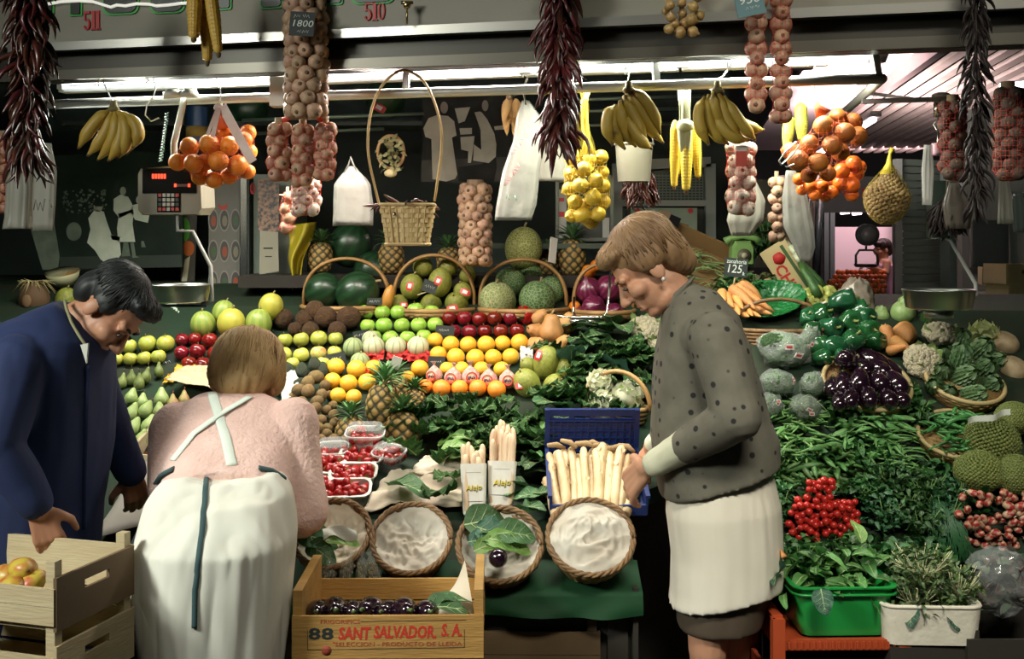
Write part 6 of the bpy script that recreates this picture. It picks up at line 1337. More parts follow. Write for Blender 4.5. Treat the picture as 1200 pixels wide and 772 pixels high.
for px,py,a in((1068,708,2.6),(1112,712,3.4)):leafat('blue',W(px,py,3.2),.07,(-.7,.1,a),'blue green leaf folded over the foam box rim','leaves over the foam box rim')
o=lump_bag(1170,680,78,78,3.3,'clear plastic wrapped bundle of dark leaves at the frame edge',M('clear wrap',(.85,.92,.9),.08,alpha=.10,spec=1.),9,'wrapped_bundle')
m=MB();q=random.Random(4)
for k in range(90):m.leaf(Matrix.Translation((q.uniform(-.36,.36),q.uniform(-.2,.2),q.uniform(-.36,.36)))@rnd_rot().to_matrix().to_4x4(),.25,.14,4,2,curl=.4)
m.obj('leaves',M('purple green leaf',(.05,.09,.05),.5,(.10,.03,.05),3),o)
fruit_crate(Matrix.Translation((1.47,3.3,0)),'dark crate under the plastic wrapped bundle',.34,.26,.36,wd_,hp=.38)
#  things hanging from the rail and the canopy
def hook(px,py0,px1,py1,Y,label=None,bend=6):

 s_=Y/F;p=[(px-2,py0+5),(px-3,py0),(px,py0-4),(px+3,py0),(px+(px1-px)*.5+bend*.4,(py0+py1)/2),(px1,py1-6),(px1+2,py1),(px1-2,py1+4),(px1-6,py1+1)]
 m=MB();m.tube([W(x,y,Y)for x,y in p],.0026,6);return tag(m.obj('wire_hook',wire),label or 'bent wire hook on the rail','hook')
def bulb_mb(seed=0,root=True):
 m=MB();m.lathe([(0,-.36),(.12,-.42),(.3,-.40),(.46,-.22),(.5,0),(.42,.22),(.24,.38),(.10,.50),(.07,.70),(0,.72)],14,lob=.04,nl=6,ph=seed)
 m.lathe([(.13,-.40),(.12,-.45),(0,-.455)],8,1);return m
gsk=M('garlic skin',(.34,.20,.125),.6,(.44,.29,.19),4,var=.2);grt=M('garlic root',(.13,.085,.05),.9)
gwh=M('garlic white',(.50,.44,.36),.55,(.44,.34,.28),4,var=.1);gpk=M('garlic pink',(.35,.175,.11),.55,(.42,.255,.165),4,var=.2);gdk=M('garlic shaded',(.065,.038,.027),.75,(.09,.055,.04),4,var=.2)  # dark garlic skin: dimness past the tube lamps put into the colour
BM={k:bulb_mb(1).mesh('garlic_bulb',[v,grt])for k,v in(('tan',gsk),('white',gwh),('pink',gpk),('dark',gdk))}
def netobj(parent,pts,r,mat,vox=.016,th=.0011,name='net'):

 m=MB()
 for p,rr in pts:m.ell(p,rr*1.05+r,12,8)
 o=blob(m,name,mat,vox,3,.5,parent);wf=o.modifiers.new('w','WIREFRAME');wf.thickness=th;return o
rednet=M('red net',(.55,.05,.03),.5);yelnet=M('yellow net',(.75,.55,.05),.5);ornet=M('orange net',(.55,.10,.03),.5)
def rope(px,y0,y1,wpx,bpx,Y,label,kind='tan',group=None,net=None,seed=0,lean=0,name='garlic_rope',both=.5,taper=0):
 s_=Y/F;t=thing(name,label,'garlic',W(px,(y0+y1)/2,Y),group);q=random.Random(seed);n=max(1,round((y1-y0)/(bpx*.80)));cyl=max(0,(wpx-bpx)/2*s_);d=bpx*s_*1.1;pts=[];c0=V(W(px,(y0+y1)/2,Y))
 per=max(1,round(2*pi*cyl/(d*.86)))
 ks=[k for k in range(per)]
 for j in range(n):
  yy=y0+bpx*.5+j*(y1-y0-bpx)/max(1,n-1);sc_=1-taper*abs(2*j/max(1,n-1)-1)**2
  for k in ks:
   a=2*pi*(k+.5*(j%2))/per+q.uniform(-.12,.12)
   if sin(a)>both:continue
   p=V((cyl*sc_*cos(a)+lean*(j/n-.5)*s_*10,cyl*sc_*sin(a),-(yy-(y0+y1)/2)*s_+q.uniform(-.1,.1)*d))
   out=V((cos(a),sin(a),q.uniform(-.5,.3)))
   if cyl==0:out=V((q.uniform(-.4,.4),-1,q.uniform(-.4,.4)))
   o=link('garlic_bulb',BM[kind],t,Matrix.Translation(p)@frame_z(-out).to_4x4()@Euler((q.uniform(-.35,.35),q.uniform(-.35,.35),q.uniform(0,6))).to_matrix().to_4x4()@Matrix.Scale(d*q.uniform(.9,1.08),4));pts.append((p,d*.5))
 m=MB();m.tube([(lean*(.5 if 0 else 0)*s_,0,(y1-y0)/2*s_+.02),(0,0,0),(0,0,-(y1-y0)/2*s_)],max(.006,cyl*.7),8);m.obj('braid',M('dry braid',(.28,.20,.12),.8),t)
 if net:netobj(t,pts,.002,net)
 return t,c0,s_
YF=3.52
rope(359,-70,139,54,17.5,3.72,'big tan garlic rope with a slate price card, hanging in front of the sign','tan',seed=1)
card(354,28,29,29,3.61,'slate price card reading 1800 on the big garlic rope',((None,-1,9,6,18),('1800',0,0,8,24),(None,1,-9,5,18)),-.06)
G='red nets of garlic below the big rope'
for px,y0,y1,w_,sd,lab in((327,145,212,30,2,'red net of garlic bulbs, bulging nearest the oranges'),(355,145,218,28,3,'red net of garlic bulbs in the middle below the big rope'),(381,143,212,28,4,'red net of garlic bulbs nearest the white plastic bag')):
 t,c0,s_=rope(px,y0,y1,w_,15.5,3.80,lab,'pink',G,rednet,sd,name='garlic_net')
 m=MB();m.tube([(0,0,36*s_),((355-px)*s_*.6,0,42*s_),((357-px)*s_,-.01,46*s_)],[.012,.006,.004],7);m.obj('net_neck',rednet,t)
rope(359,210,252,36,15,4.0,'short net of white garlic hanging lowest under the red nets','white',None,rednet,5,name='garlic_net')
rope(337,225,275,18,15,4.2,'red net of garlic behind the white cabinet edge','pink',None,rednet,6,name='garlic_net')
G='garlic ropes beside the teal price card'
rope(886,-60,132,26,17,3.30,'garlic rope partly behind the teal price card, its lower end over the rail','pink',G,rednet,7)
rope(915,-60,145,26,17,3.28,'garlic rope hanging beside the teal-card rope, reaching lower','pink',G,rednet,8)
card(878,2,34,34,3.20,'teal slate price card reading 950 hung before the garlic ropes',(('950',0,2,10,24),(None,2,-8,6,16)),.2,M('teal slate',(.04,.13,.15),.5))
rope(868,166,252,36,17,3.75,'net of white garlic in two columns with a small red label','white',None,rednet,9,name='garlic_net',both=.2)
m=MB();m.box((0,0,0),(.036,.002,.05));m.box((0,0,.034),(.036,.002,.018),m=1);tag(m.obj('red_label',[M('label red flat',(.50,.08,.06),.6),M('label paper')],None,False,W(868.5,186,3.68)),'small red label on the white garlic net','label')
rope(910,207,282,20,13,4.0,'thin tan garlic string behind the white bag and net oranges','tan',None,None,10)
rope(557,216,312,42,14,4.9,'dark tan garlic rope hanging below the photograph of two women','tan',None,None,11)
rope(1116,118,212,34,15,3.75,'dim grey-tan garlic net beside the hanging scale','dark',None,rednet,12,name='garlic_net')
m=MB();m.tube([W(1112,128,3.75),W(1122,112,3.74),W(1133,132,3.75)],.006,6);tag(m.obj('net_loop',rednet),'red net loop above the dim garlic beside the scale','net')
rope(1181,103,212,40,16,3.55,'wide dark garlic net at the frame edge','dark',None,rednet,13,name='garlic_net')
rope(3,160,250,30,14,3.9,'red net of garlic at the frame edge behind the dried chillies','pink',None,rednet,14,name='garlic_net')
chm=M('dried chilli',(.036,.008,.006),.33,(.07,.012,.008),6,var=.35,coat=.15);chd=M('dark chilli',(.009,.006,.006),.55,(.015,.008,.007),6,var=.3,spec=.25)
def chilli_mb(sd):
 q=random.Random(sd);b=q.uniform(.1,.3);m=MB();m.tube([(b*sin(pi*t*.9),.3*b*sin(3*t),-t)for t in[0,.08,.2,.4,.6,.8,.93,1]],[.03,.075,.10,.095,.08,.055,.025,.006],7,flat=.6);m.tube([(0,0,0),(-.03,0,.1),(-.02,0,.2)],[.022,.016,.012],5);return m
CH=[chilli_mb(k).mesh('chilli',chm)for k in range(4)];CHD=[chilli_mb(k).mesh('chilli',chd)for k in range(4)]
def ristra(px,y0,y1,wpx,Y,label,n=95,meshes=CH,seed=0,Lpx=34,prof=None):
 s_=Y/F;t=thing('chilli_string',label,'chillies',W(px,(y0+y1)/2,Y));q=random.Random(seed);H_=(y1-y0)*s_
 def one(k,n):
  e=(k+q.random())/n;z=H_/2-e*(H_-Lpx*s_*.7);a=q.uniform(0,6.28);w_=wpx/2*s_*(prof(e)if prof else 1);L=Lpx*s_*q.uniform(.75,1.25);spread=q.uniform(.25,.75)
  d=V((cos(a)*spread,sin(a)*spread,1)).normalized()
  return Matrix.Translation((w_*.30*cos(a),w_*.3*sin(a),z))@frame_z(V((-d.x,-d.y,d.z))).to_4x4()@Euler((0,0,q.uniform(0,6.28))).to_matrix().to_4x4()@Matrix.Scale(L,4)
 for k in range(n):link('chilli',meshes[k%4],t,one(k,n))
 m=MB();base=chilli_mb(7)
 for k in range(150):m.merge(base,one(k,150)@Matrix.Scale(.85,4))
 o=m.obj('inner_chillies',chm if meshes is CH else chd,t);o['kind']='stuff'
 m=MB();m.tube([(0,0,H_/2+.1),(0,0,-H_*.3)],.004,6);m.obj('cord',M('dark cord',(.03,.02,.015),.8),t)
ristra(35,-60,218,56,3.42,'long dark red dried chilli string at the frame edge over the plastic bags',seed=1,Lpx=42)
ristra(655,-60,192,50,3.45,'long dark red dried chilli string in the middle before the white bags',seed=2,Lpx=40)
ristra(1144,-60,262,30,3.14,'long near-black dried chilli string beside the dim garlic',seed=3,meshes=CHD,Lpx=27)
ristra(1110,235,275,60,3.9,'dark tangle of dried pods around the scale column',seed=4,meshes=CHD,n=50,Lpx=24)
ristra(750,196,240,52,4.25,'dark red dried peppers hanging behind the white bucket',n=60,seed=5,Lpx=26)
bam=M('banana',(.42,.28,.045),.5,(.16,.10,.02),9,lo=.62,hi=.74);bag_=M('banana green',(.37,.265,.04),.5,(.10,.06,.015),11,lo=.57,hi=.66)
def banana_bunch(Y,crown,fingers,label,mat,wpx=13):
 s_=Y/F;c=W(*crown,Y);t=thing('banana_bunch',label,'bananas',c,None)
 for k,(a,b,d)in enumerate(fingers):
  dz=.012*((k%3)-1)-.006*k*0;p0,p1,p2=[W(*x,Y+off)-c for x,off in((a,0),(b,-.035+.02*(k%2)),(d,-.02+.02*(k%3)))]
  pts=[];rs=[];r=wpx*.5*s_
  for i in range(13):
   u=i/12;pts.append(p0*(1-u)**2+p1*2*u*(1-u)+p2*u*u);rs.append(r*(.36 if i==0 else .42 if i==1 else .8 if i==2 else 1 if i<10 else .82 if i==10 else .5 if i==11 else .26))
  m=MB();m.tube(pts,rs,7);bo=m.obj('banana',mat,t);
  m=MB();m.tube([pts[-1],pts[-1]+(pts[-1]-pts[-2]).normalized()*.008],[r*.27,r*.2],6);m.obj('tip',brown,bo)
 m=MB();m.ell((0,0,0),(.022,.016,.014),10,6);m.tube([(0,0,0),(0,0,.03)],[.014,.011],7);m.obj('crown',M('banana stalk',(.16,.13,.05),.8),t)
banana_bunch(3.95,(133,128),[((128,130),(110,140),(93,172)),((131,129),(130,155),(104,181)),((134,129),(142,160),(116,186)),((137,130),(151,160),(128,187)),((140,131),(158,158),(139,184)),((143,132),(165,152),(149,179)),((146,133),(171,150),(157,171))],'bunch of yellow bananas hanging above the old photograph and the man',bam,15)
banana_bunch(3.72,(737,106),[((721,124),(703,138),(717,168)),((724,124),(708,145),(731,173)),((727,118),(726,148),(744,170)),((731,112),(744,138),(757,165)),((740,105),(764,118),(773,155)),((737,108),(752,142),(776,166)),((731,130),(745,165),(762,173)),((734,108),(750,125),(768,160))],'bunch of spotted bananas hanging beside the lemon net',bag_,15)
banana_bunch(3.68,(841,106),[((826,114),(810,138),(830,168)),((831,111),(822,138),(846,166)),((836,107),(834,134),(855,155)),((841,106),(852,145),(866,160)),((848,113),(868,146),(884,163)),((846,128),(872,152),(893,152)),((836,130),(850,165),(876,164)),((828,125),(828,155),(852,168))],'bunch of dark speckled bananas hanging above the white garlic net',bag_,15)
hook(118,96,133,126,4.05,'wire hook carrying the bananas near the man');hook(735,82,733,104,3.8,'wire hook carrying the bananas beside the lemons');hook(855,74,837,103,3.75,'wire hook carrying the speckled bananas')
m=MB();m.tube([W(x,y,4.1)for x,y in((170,97),(178,93),(183,99),(180,112),(172,124),(170,135),(177,142),(186,138))],.003,6);tag(m.obj('wire_hook',wire),'empty S-shaped wire hook on the rail','hook')
m=MB();m.tube([W(x,y,3.6)for x,y in((916,194),(913,188),(920,178),(933,166),(936,171),(930,180),(917,192),(922,196),(931,192))],.003,6);tag(m.obj('wire_hook',wire),'shiny steel S-hook in front of the netted oranges','hook')
def corn_mb(L=1.,r=.15):
 m=MB();nu,nv=28,44
 def fn(u,v):
  a=2*pi*u;rr=r*(min(1,(v*7)**.5)if v<.14 else 1)*(1-.35*max(0,v-.6)/.4)*(1 if v<.97 else .55);rr*=1+.09*abs(cos(a*7))*abs(sin(v*pi*22))-.06
  return(rr*cos(a),rr*sin(a),-v*L)
 m.grid(fn,nu*2,nv*2);return m
cornm=M('corn kernel',(.50,.30,.045),.45,(.42,.24,.035),5,var=.1);corny=M('corn bright',(.66,.47,.05),.45,(.58,.40,.04),5,var=.08);corng=M('corn greenish',(.40,.42,.06),.45,(.34,.38,.05),5)
tipm=MB();tipm.ell((0,0,-1.0),(.06,.06,.05),8,5)
def corn(px,y0,x1,y1,wpx,Y,mat,label,group):
 a=W(px,y0,Y);b=W(x1,y1,Y);d=a-b;t=thing('corn_cob',label,'corn',Matrix.Translation(a)@frame_z(d).to_4x4()@Matrix.Diagonal((wpx*Y/F/.3,wpx*Y/F/.3,d.length,1)),group);corn_mb().obj('kernels',mat,t);tipm.obj('tip',brown,t)
G='corn cobs hanging before the sign'
corn(229,-40,227,46,18,3.55,cornm,'corn cob hanging nearest the number 511',G);corn(240,-30,243,73,16,3.6,cornm,'corn cob hanging lowest, between the other two',G);corn(243,-40,256,63,16,3.53,cornm,'corn cob hanging with its tip swung away from 511',G)
G='yellow corn cobs tied in husks'
corn(791,140,790,220,11,3.82,corny,'husk-tied corn cob nearest the bananas beside the lemons',G);corn(805,140,804,224,14,3.78,corny,'husk-tied corn cob in the middle, longest',G);corn(815,140,818,209,11,3.82,corny,'husk-tied corn cob nearest the speckled bananas',G);corn(797,140,797,205,10,3.86,corny,'husk-tied corn cob behind the middle one',G)
t=thing('corn_husk','pale green knotted corn husks above the yellow cobs','husk',W(802,130,3.78));m=MB();s_=3.78/F;q=random.Random(2)
for k in range(22):
 x=q.uniform(-20,22);m.leaf(Matrix.Translation((x*.25*s_,q.uniform(-.02,.02),-22*s_))@Euler((pi/2,0,-x*.028)).to_matrix().to_4x4(),50*s_*q.uniform(.8,1.1),.022,8,2,curl=.1,cup=.5,tip=.5)
m.obj('upper_husk',M('husk pale',(.42,.45,.28),.7,(.50,.50,.36),6,tl=.2),t);m=MB()
for k in range(16):
 x=q.uniform(-18,18);m.leaf(Matrix.Translation((x*.35*s_,q.uniform(-.035,-.01),-14*s_))@Euler((-pi/2,0,x*.022)).to_matrix().to_4x4(),32*s_*q.uniform(.8,1.15),.026,6,2,curl=-.15,cup=.5,tip=.6)
m.obj('lower_husk',M('husk pale'),t);m=MB();m.ell((0,-.02,-18*s_),(.03,.03,.022),12,8,bump=.3);m.obj('knot',M('husk pale'),t)
G='greenish corn beside the netted oranges'
corn(925,135,922,172,14,3.85,corng,'greenish corn cob, lower of the pair behind the garlic rope',G);corn(938,120,940,165,15,3.9,corng,'yellow green corn cob, higher of the pair beside the oranges',G)
t=thing('dried_husk','orange-brown dried corn husks hanging beside the photograph of two women','husk',W(597,120,4.3));m=MB();s_=4.3/F;q=random.Random(5)
for k in range(26):a=q.uniform(-2.3,.6);m.leaf(Matrix.Translation((q.uniform(-4,10)*s_,q.uniform(-.03,.03),4*s_))@Euler((-pi/2,0,a*.55)).to_matrix().to_4x4(),q.uniform(24,46)*s_,.035,7,2,curl=q.uniform(-.5,.4),cup=.4,tip=.6)
m.obj('husk_blades',M('husk dry',(.48,.26,.08),.7,(.56,.36,.14),6,tl=.2),t);m=MB();m.tube([(0,0,.03),(0,0,.01)],.012,8);m.obj('tie',M('dry braid'),t)
t=thing('onion_string','short string of golden onions hanging from the top before the sign','onions',W(800,15,3.36));s_=3.36/F;q=random.Random(3);m=MB();m.lathe([(0,-.47),(.22,-.44),(.45,-.2),(.49,0),(.36,.28),(.15,.42),(.05,.6),(0,.62)],16,wob=.06);om=m.mesh('onion',M('onion gold',(.36,.22,.07),.35,(.44,.30,.12),4,var=.15,coat=.2))
for k,(x,y,d)in enumerate(((785,6,13),(799,3,12),(812,8,14),(786,20,13),(800,16,12),(811,23,15),(820,18,13),(784,34,13),(797,38,15),(812,37,14),(780,13,10),(790,-10,14),(805,-10,14),(818,-4,13),(803,27,14),(791,28,12))):link('onion',om,t,Matrix.Translation(W(x,y,3.36+q.uniform(-.02,.03))-W(800,15,3.36))@Euler((q.uniform(-.6,.6),q.uniform(-2.6,2.6),0)).to_matrix().to_4x4()@Matrix.Scale(d*s_,4))
m=MB();m.tube([(0,.02,.3),(0,.02,-.03)],.008,6);m.obj('cord',M('dry braid'),t)
def netbag(key,pts,Y,lab,fruit,group,net,neck=(),dj=.02,vox=.02,tint=None,sc=1.):
 q=random.Random(len(pts));c=W(pts[0][0],pts[0][1],Y);t=thing('net_bag',lab,'net bag',c);P3=[]
 for k,p in enumerate(pts):
  px,py,d=p[:3];dy=p[3]if len(p)>3 else q.uniform(-dj,dj);w=W(px,py,Y+dy);r=d*(Y+dy)/F*sc
  put(P[key],Matrix.Translation(w)@rnd_rot().to_matrix().to_4x4()@Matrix.Scale(r,4),fruit,group);P3.append((w-c,r*.5))
 netobj(t,P3,.0025,net,vox)
 if neck:m=MB();m.tube([W(x,y,Y+.01)-c for x,y in neck],[.03]+[.012]*(len(neck)-2)+[.007],8);m.obj('neck',net,t)
 return t,c
t,c=netbag('orange',[(222,172,23),(245,169,24,-.05),(268.6,171,23,-.04),(208,190,21),(227,191.6,23,-.06),(256,188.7,24,-.07),(241,190,21,.0),(278,193.6,25,-.03),(264.7,155,20,.05),(291,155,19,.06),(286,164,20,.02),(234.5,207,21,.02),(251,211,20,0),(268.6,206,21,.02),(290,201,19,.0),(293,178,18,.04),(256,160,20,.07)],3.98,'red net bag of oranges with a paper ribbon hanging over the dark scale','orange in the net bag with the paper ribbon','oranges in the net with the ribbon',ornet,((262,150),(259,135),(256,122)))
m=MB();s_=3.85/F
for a,b,w_ in(((260,124),(296,190),11),((257,126),(249,160),5),((255,127),(243,158),4)):
 A=W(*a,3.88)-c;B=W(*b,3.80)-c;m.bar(A,B,w_*s_,.002,up=(0,1,0))
m.obj('paper_ribbon',M('ribbon paper',(.62,.50,.44),.6,(.55,.35,.30),14),t,False);m=MB();m.ell(W(257,126,3.9)-c,(.02,.015,.014),10,6,bump=.3);m.obj('ribbon_knot',M('ribbon paper'),t)
hook(254,96,258,124,4.05,'wire hook carrying the net of oranges over the scale')
nb=[(965,147,24,-.03),(990,155.6,25,-.05),(1005.5,159,23,.03),(981.6,138,22,.04),(1000,143,22,.05),(975.4,170,24,-.05),(948.5,169,23,-.02),(925.7,177,21,.02),(935,188,25,-.05),(959,190,24,-.04),(985,178,22,.03),(948,205,20,.03),(970,203,20,.02)]
P['dark_orange']=citrus(M('orange brownish rind',(.43,.135,.016),.5,(.36,.105,.013),5,bump=.15,bsc=45,var=.1),'orange')  # browner rind than the other oranges
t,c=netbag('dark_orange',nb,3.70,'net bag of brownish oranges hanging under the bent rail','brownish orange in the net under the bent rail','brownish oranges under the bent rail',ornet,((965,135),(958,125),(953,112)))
P['tangerine']=citrus(M('tangerine rind',(.80,.16,.015),.35,(.74,.13,.01),5,bump=.1,bsc=40,coat=.2,var=.06),'tangerine','tangerine')
netbag('tangerine',[(986,201,20,-.03),(1000,192,20),(1003,203,20),(986,214,20,-.02),(998,217,20,-.03),(998,228,17),(978,208,17,.03),(1008,196,16,.04)],3.82,'red net bag of bright tangerines lowest under the brown oranges','bright tangerine in the small net under the brown oranges','tangerines in the small net',rednet,((993,190),(990,180),(987,172)))
netbag('tangerine',[(936,210,15),(949.5,218,17),(963,218,17,-.02),(975,225,16),(955,228,15),(940,222,14,.03),(967,230,14,.02)],3.80,'net of small tangerines hanging behind the white bag','small tangerine hanging beside the white bag','small tangerines beside the white bag',ornet)
hook(951,74,954,110,3.72,'wire hook carrying the net of brownish oranges')
P['lemon']=proto('lemon','lemon',(lambda m:m.lathe([(0,-.62),(.06,-.58),(.14,-.5),(.32,-.38),(.46,-.16),(.48,.05),(.40,.28),(.22,.44),(.12,.52),(.09,.6),(0,.62)],18)and m)(MB()),M('lemon rind',(.58,.39,.03),.4,(.50,.33,.025),5,bump=.15,bsc=40,coat=.15,var=.06),[('button',(lambda b:b.ell((0,0,-.62),(.05,.05,.025),8,4)and b)(MB()),M('calyx green'))])
netbag('lemon',[(674,184.7,21),(684.5,198,21,-.04),(669,203,20),(704,184,20,.02),(691,187,19,.0),(680.4,217,21,-.05),(698,211.6,21,-.04),(667,221,19),(707,218,19),(674,236.5,20,-.02),(695,231,22,-.05),(707.5,236,19,.01),(683,252,21,-.03),(701,251,20,-.02),(670,253,18,.02),(693,260,19,.02),(706,202,18,.03),(671,190,17,.04),(686,240,18,.05)],3.88,'long yellow net bag of lemons hanging beside the spotted bananas','yellow lemon in the long hanging net','lemons in the hanging net',yelnet,((690,182),(688,165),(686,145),(684,120),(690,106)),sc=.93)
m=MB();m.grid(lambda u,v:W(683+(v-.5)*(6+16*u)+3*u+2*sin(9*u),108+74*u,3.87+.015*sin(12*v)),14,6);o=m.obj('net_sleeve',M('yellow net sheer',(.75,.58,.06),.5,alpha=.55));tag(o,'loose empty top of the yellow lemon net gathered on the rail','net')
ball_bag(1040,228,48,64,3.95,'yellow net bag of brown nuts hanging before the far stall',11,M('nut brown',(.16,.095,.035),.55,(.24,.15,.06),8),.0088,None,(0,.1,0),'nut_fill',380,M('nut net',(.42,.32,.05),.6),'net_bag',taper=.5)
m=MB();m.tube([W(1040,205,3.95),W(1042,192,3.95),W(1043,180,3.95),W(1046,174,3.95)],[.028,.012,.006,.01],8);tag(m.obj('net_knot',M('yellow net knot',(.66,.52,.05),.5)),'yellow knotted neck above the net of nuts','net')
bagw=M('bag white',(.24,.24,.21),.45,(.18,.18,.16),6,tl=.15,bump=.3,bsc=18);bagd=M('bag dim',(.30,.29,.24),.45,(.25,.24,.20),4,tl=.2)
def bagloft(prof,Y,label,mat,seed=0,dep=.35,pleat=.11,name='plastic_bag',group=None,npl=5,parts=()):

 c=W((prof[0][1]+prof[0][2])/2,prof[0][0],Y);s_=Y/F;rings=[];q=V((seed*4.4,0,0));n=36
 pr=[]
 for a,b in zip(prof,prof[1:]):
  for k in range(4):u=k/4;pr.append(tuple(a[i]+(b[i]-a[i])*u for i in range(3)))
 pr.append(prof[-1])
 for i,(py,xl,xr)in enumerate(pr):
  mid=W((xl+xr)/2,py,Y)-c;hw=(xr-xl)/2*s_;ring=[]
  for j in range(n):
   a=2*pi*j/n;e=1+pleat*sin(npl*a*2+seed)+pleat*1.2*mnoise.noise(V((cos(a)*3,sin(a)*3,i*.25))+q)
   x=math.copysign(abs(cos(a))**.75,cos(a))*hw*(1+.3*(e-1));y=math.copysign(abs(sin(a))**.8,sin(a))*max(.006,hw*dep)*e;ring.append((mid.x+x,y,mid.z+.004*mnoise.noise(V((a*2,i,3))+q)))
  rings.append(ring)
 m=MB();loft(m,rings,0,True,True);o=m.obj(name,mat,None,True,c);tag(o,label,'bag',group);return o,c
def handles(o,c,pts,mat,w_=.010):
 m=MB();m.tube([W(x,y,Y)-c for x,y,Y in pts],w_,8,flat=.35);m.obj('handle',mat,o)
o,c=bagloft([(195,408,416),(205,400,425),(216,392,434),(240,391,437),(264,391,437)],4.35,'white plastic bag hanging between the garlic nets and hoop basket',bagw,1);handles(o,c,[(403,204,4.35),(409,192,4.35),(411,184,4.35),(414,192,4.35),(420,205,4.35)],bagw)
o,c=bagloft([(118,612,620),(135,606,632),(165,602,636),(200,590,632),(240,582,628),(258,580,622)],4.1,'long white plastic bag with faint red and green print by the chillies',bagw,2,.22);handles(o,c,[(616,122,4.1),(613,105,4.08),(618,92,4.05)],bagw)
pr_r=M('print faint red',(.55,.12,.12),.6);pr_g=M('print faint green',(.18,.42,.28),.6)
scribble('print',.10,.026,pr_r,Matrix.Translation(W(609,168,3.99)-c)@faceX(V((0,0,0)),0,-.05,.9),o,3,.0018);scribble('print',.09,.026,pr_r,Matrix.Translation(W(600,205,3.985)-c)@faceX(V((0,0,0)),0,-.05,.9),o,3,.0018);scribble('print',.05,.03,pr_g,Matrix.Translation(W(597,231,3.985)-c)@faceX(V((0,0,0)),0,-.05,0),o,4,.0018)
bagloft([(130,636,644),(160,630,650),(195,628,668),(212,632,672)],4.25,'white plastic bag mostly behind the middle dried chillies',bagd,3)
bagloft([(208,864,884),(235,858,896),(258,852,894),(276,858,880)],3.95,'translucent white bag hanging below the white garlic net',bagd,4)
bagloft([(200,921,932),(230,917,946),(265,918,953),(290,930,955),(306,938,950)],3.9,'white plastic bag hanging below the net of brown oranges',bagw,5)
bagloft([(165,14,24),(180,9,34),(220,8,38),(256,6,36),(268,4,36)],3.75,'pleated stack of white plastic bags below the chilli string',bagd,6,.5,.12,npl=6)
o,c=bagloft([(168,44,60),(200,40,66),(240,38,65),(270,38,63)],3.72,'flat grey-white printed plastic bag beside the old photograph',bagd,7,.12);scribble('print',.06,.05,M('print grey',(.12,.12,.11),.6),Matrix.Translation(W(50,240,3.66)-c)@faceX(V((0,0,0))),o,5,.002)
bagloft([(205,1171,1181),(230,1170,1186),(262,1169,1188)],3.75,'narrow white bag hanging below the wide dark garlic net',bagd,8)
bagloft([(225,1186,1198),(245,1184,1204),(272,1188,1202)],3.75,'dark shiny bag hanging at the frame edge',M('dark film',(.05,.06,.055),.2,spec=.9),9)
bagloft([(170,1083,1092),(200,1080,1094),(240,1081,1092)],3.85,'clear plastic sleeve hanging beside the scale column',M('sleeve film',(.7,.68,.64),.15,alpha=.5),10)
bagloft([(215,1112,1124),(240,1104,1140),(268,1108,1136)],3.85,'dull crumpled plastic bag beside the scale column',M('dull film',(.10,.085,.07),.25,spec=.8),11)
bagloft([(168,1092,1103),(182,1092,1103)],3.85,'small pink plastic cup hanging under the scale hook',M('pink plastic',(.62,.38,.44),.4),12,.9,.0,name='plastic_cup')
def even(p,n):
 L=[0]
 for a,b in zip(p,p[1:]+p[:1]):L.append(L[-1]+math.hypot(b[0]-a[0],b[1]-a[1]))
 o=[];i=0
 for k in range(n):
  d=L[-1]*k/n
  while L[i+1]<d:i+=1
  u=(d-L[i])/max(1e-9,L[i+1]-L[i]);a,b=p[i],p[(i+1)%len(p)];o.append((a[0]+(b[0]-a[0])*u,a[1]+(b[1]-a[1])*u))
 return o
t=thing('hoop_basket','pale woven basket with a very tall hoop handle hanging over the melons','basket',W(478,262,3.78));s_=3.78/F;c=W(478,262,3.78)
m=MB();hp=[(447,250),(440,222),(433,190),(431,165),(434,135),(443,108),(457,90),(472,82.5),(487,87),(500,100),(510,122),(517,150),(517,180),(513,210),(508,245)]
sm=[]
for k in range(len(hp)-1):
 for j in range(3):
  u=j/3;p0=hp[max(0,k-1)];p1=hp[k];p2=hp[k+1];p3=hp[min(len(hp)-1,k+2)]
  sm.append(tuple(.5*(2*p1[i]+(p2[i]-p0[i])*u+(2*p0[i]-5*p1[i]+4*p2[i]-p3[i])*u*u+(3*p1[i]-p0[i]-3*p2[i]+p3[i])*u**3)for i in range(2)))
m.tube([W(x,y,3.78)-c for x,y in sm],.0075,8,flat=.6);m.obj('hoop_handle',M('hoop cane',(.42,.27,.10),.5),t)
m=MB();rows,ns=9,28
for j in range(rows):
 e=j/(rows-1);w_=(62-15*e)*s_;z=(20-44*e)*s_;base=even(rrect(w_,w_*.7,w_*.14,6),52)
 vs=[]
 for dz in(-.0075,.0075):
  for k,(x,y)in enumerate(base):f=1+.045*cos(pi*(k+2*j)/2);vs.append((x*f,y*f,z+dz))
 nb_=len(base);m.add(vs,[(k,(k+1)%nb_,nb_+(k+1)%nb_,nb_+k)for k in range(nb_)])
for k,(x,y)in enumerate(even(rrect(1,.7,.14,6),52)):
 if k%2:continue
 m.bar((x*60*s_,y*60*s_,20*s_),(x*47*s_,y*47*s_,-24*s_),.012,.004,up=(x,y,0))
m.obj('woven_strip',M('pale splint',(.52,.38,.18),.6,(.44,.30,.13),18),t,False);m=MB()
for w_,d_,z in((58,40,22),(47,33,-24)):m.tube([(x,y,z*s_)for x,y in rrect(w_*s_*1.06,w_*s_*.75,.02,5)],.006,6,closed=True)
loft(m,[[(x*k,y*k,z*s_)for x,y in rrect(55*s_,38*s_,.02,5)]for z,k in((-23,.8),(18,.98))],0,True);m.obj('rim',M('pale splint'),t,.6)
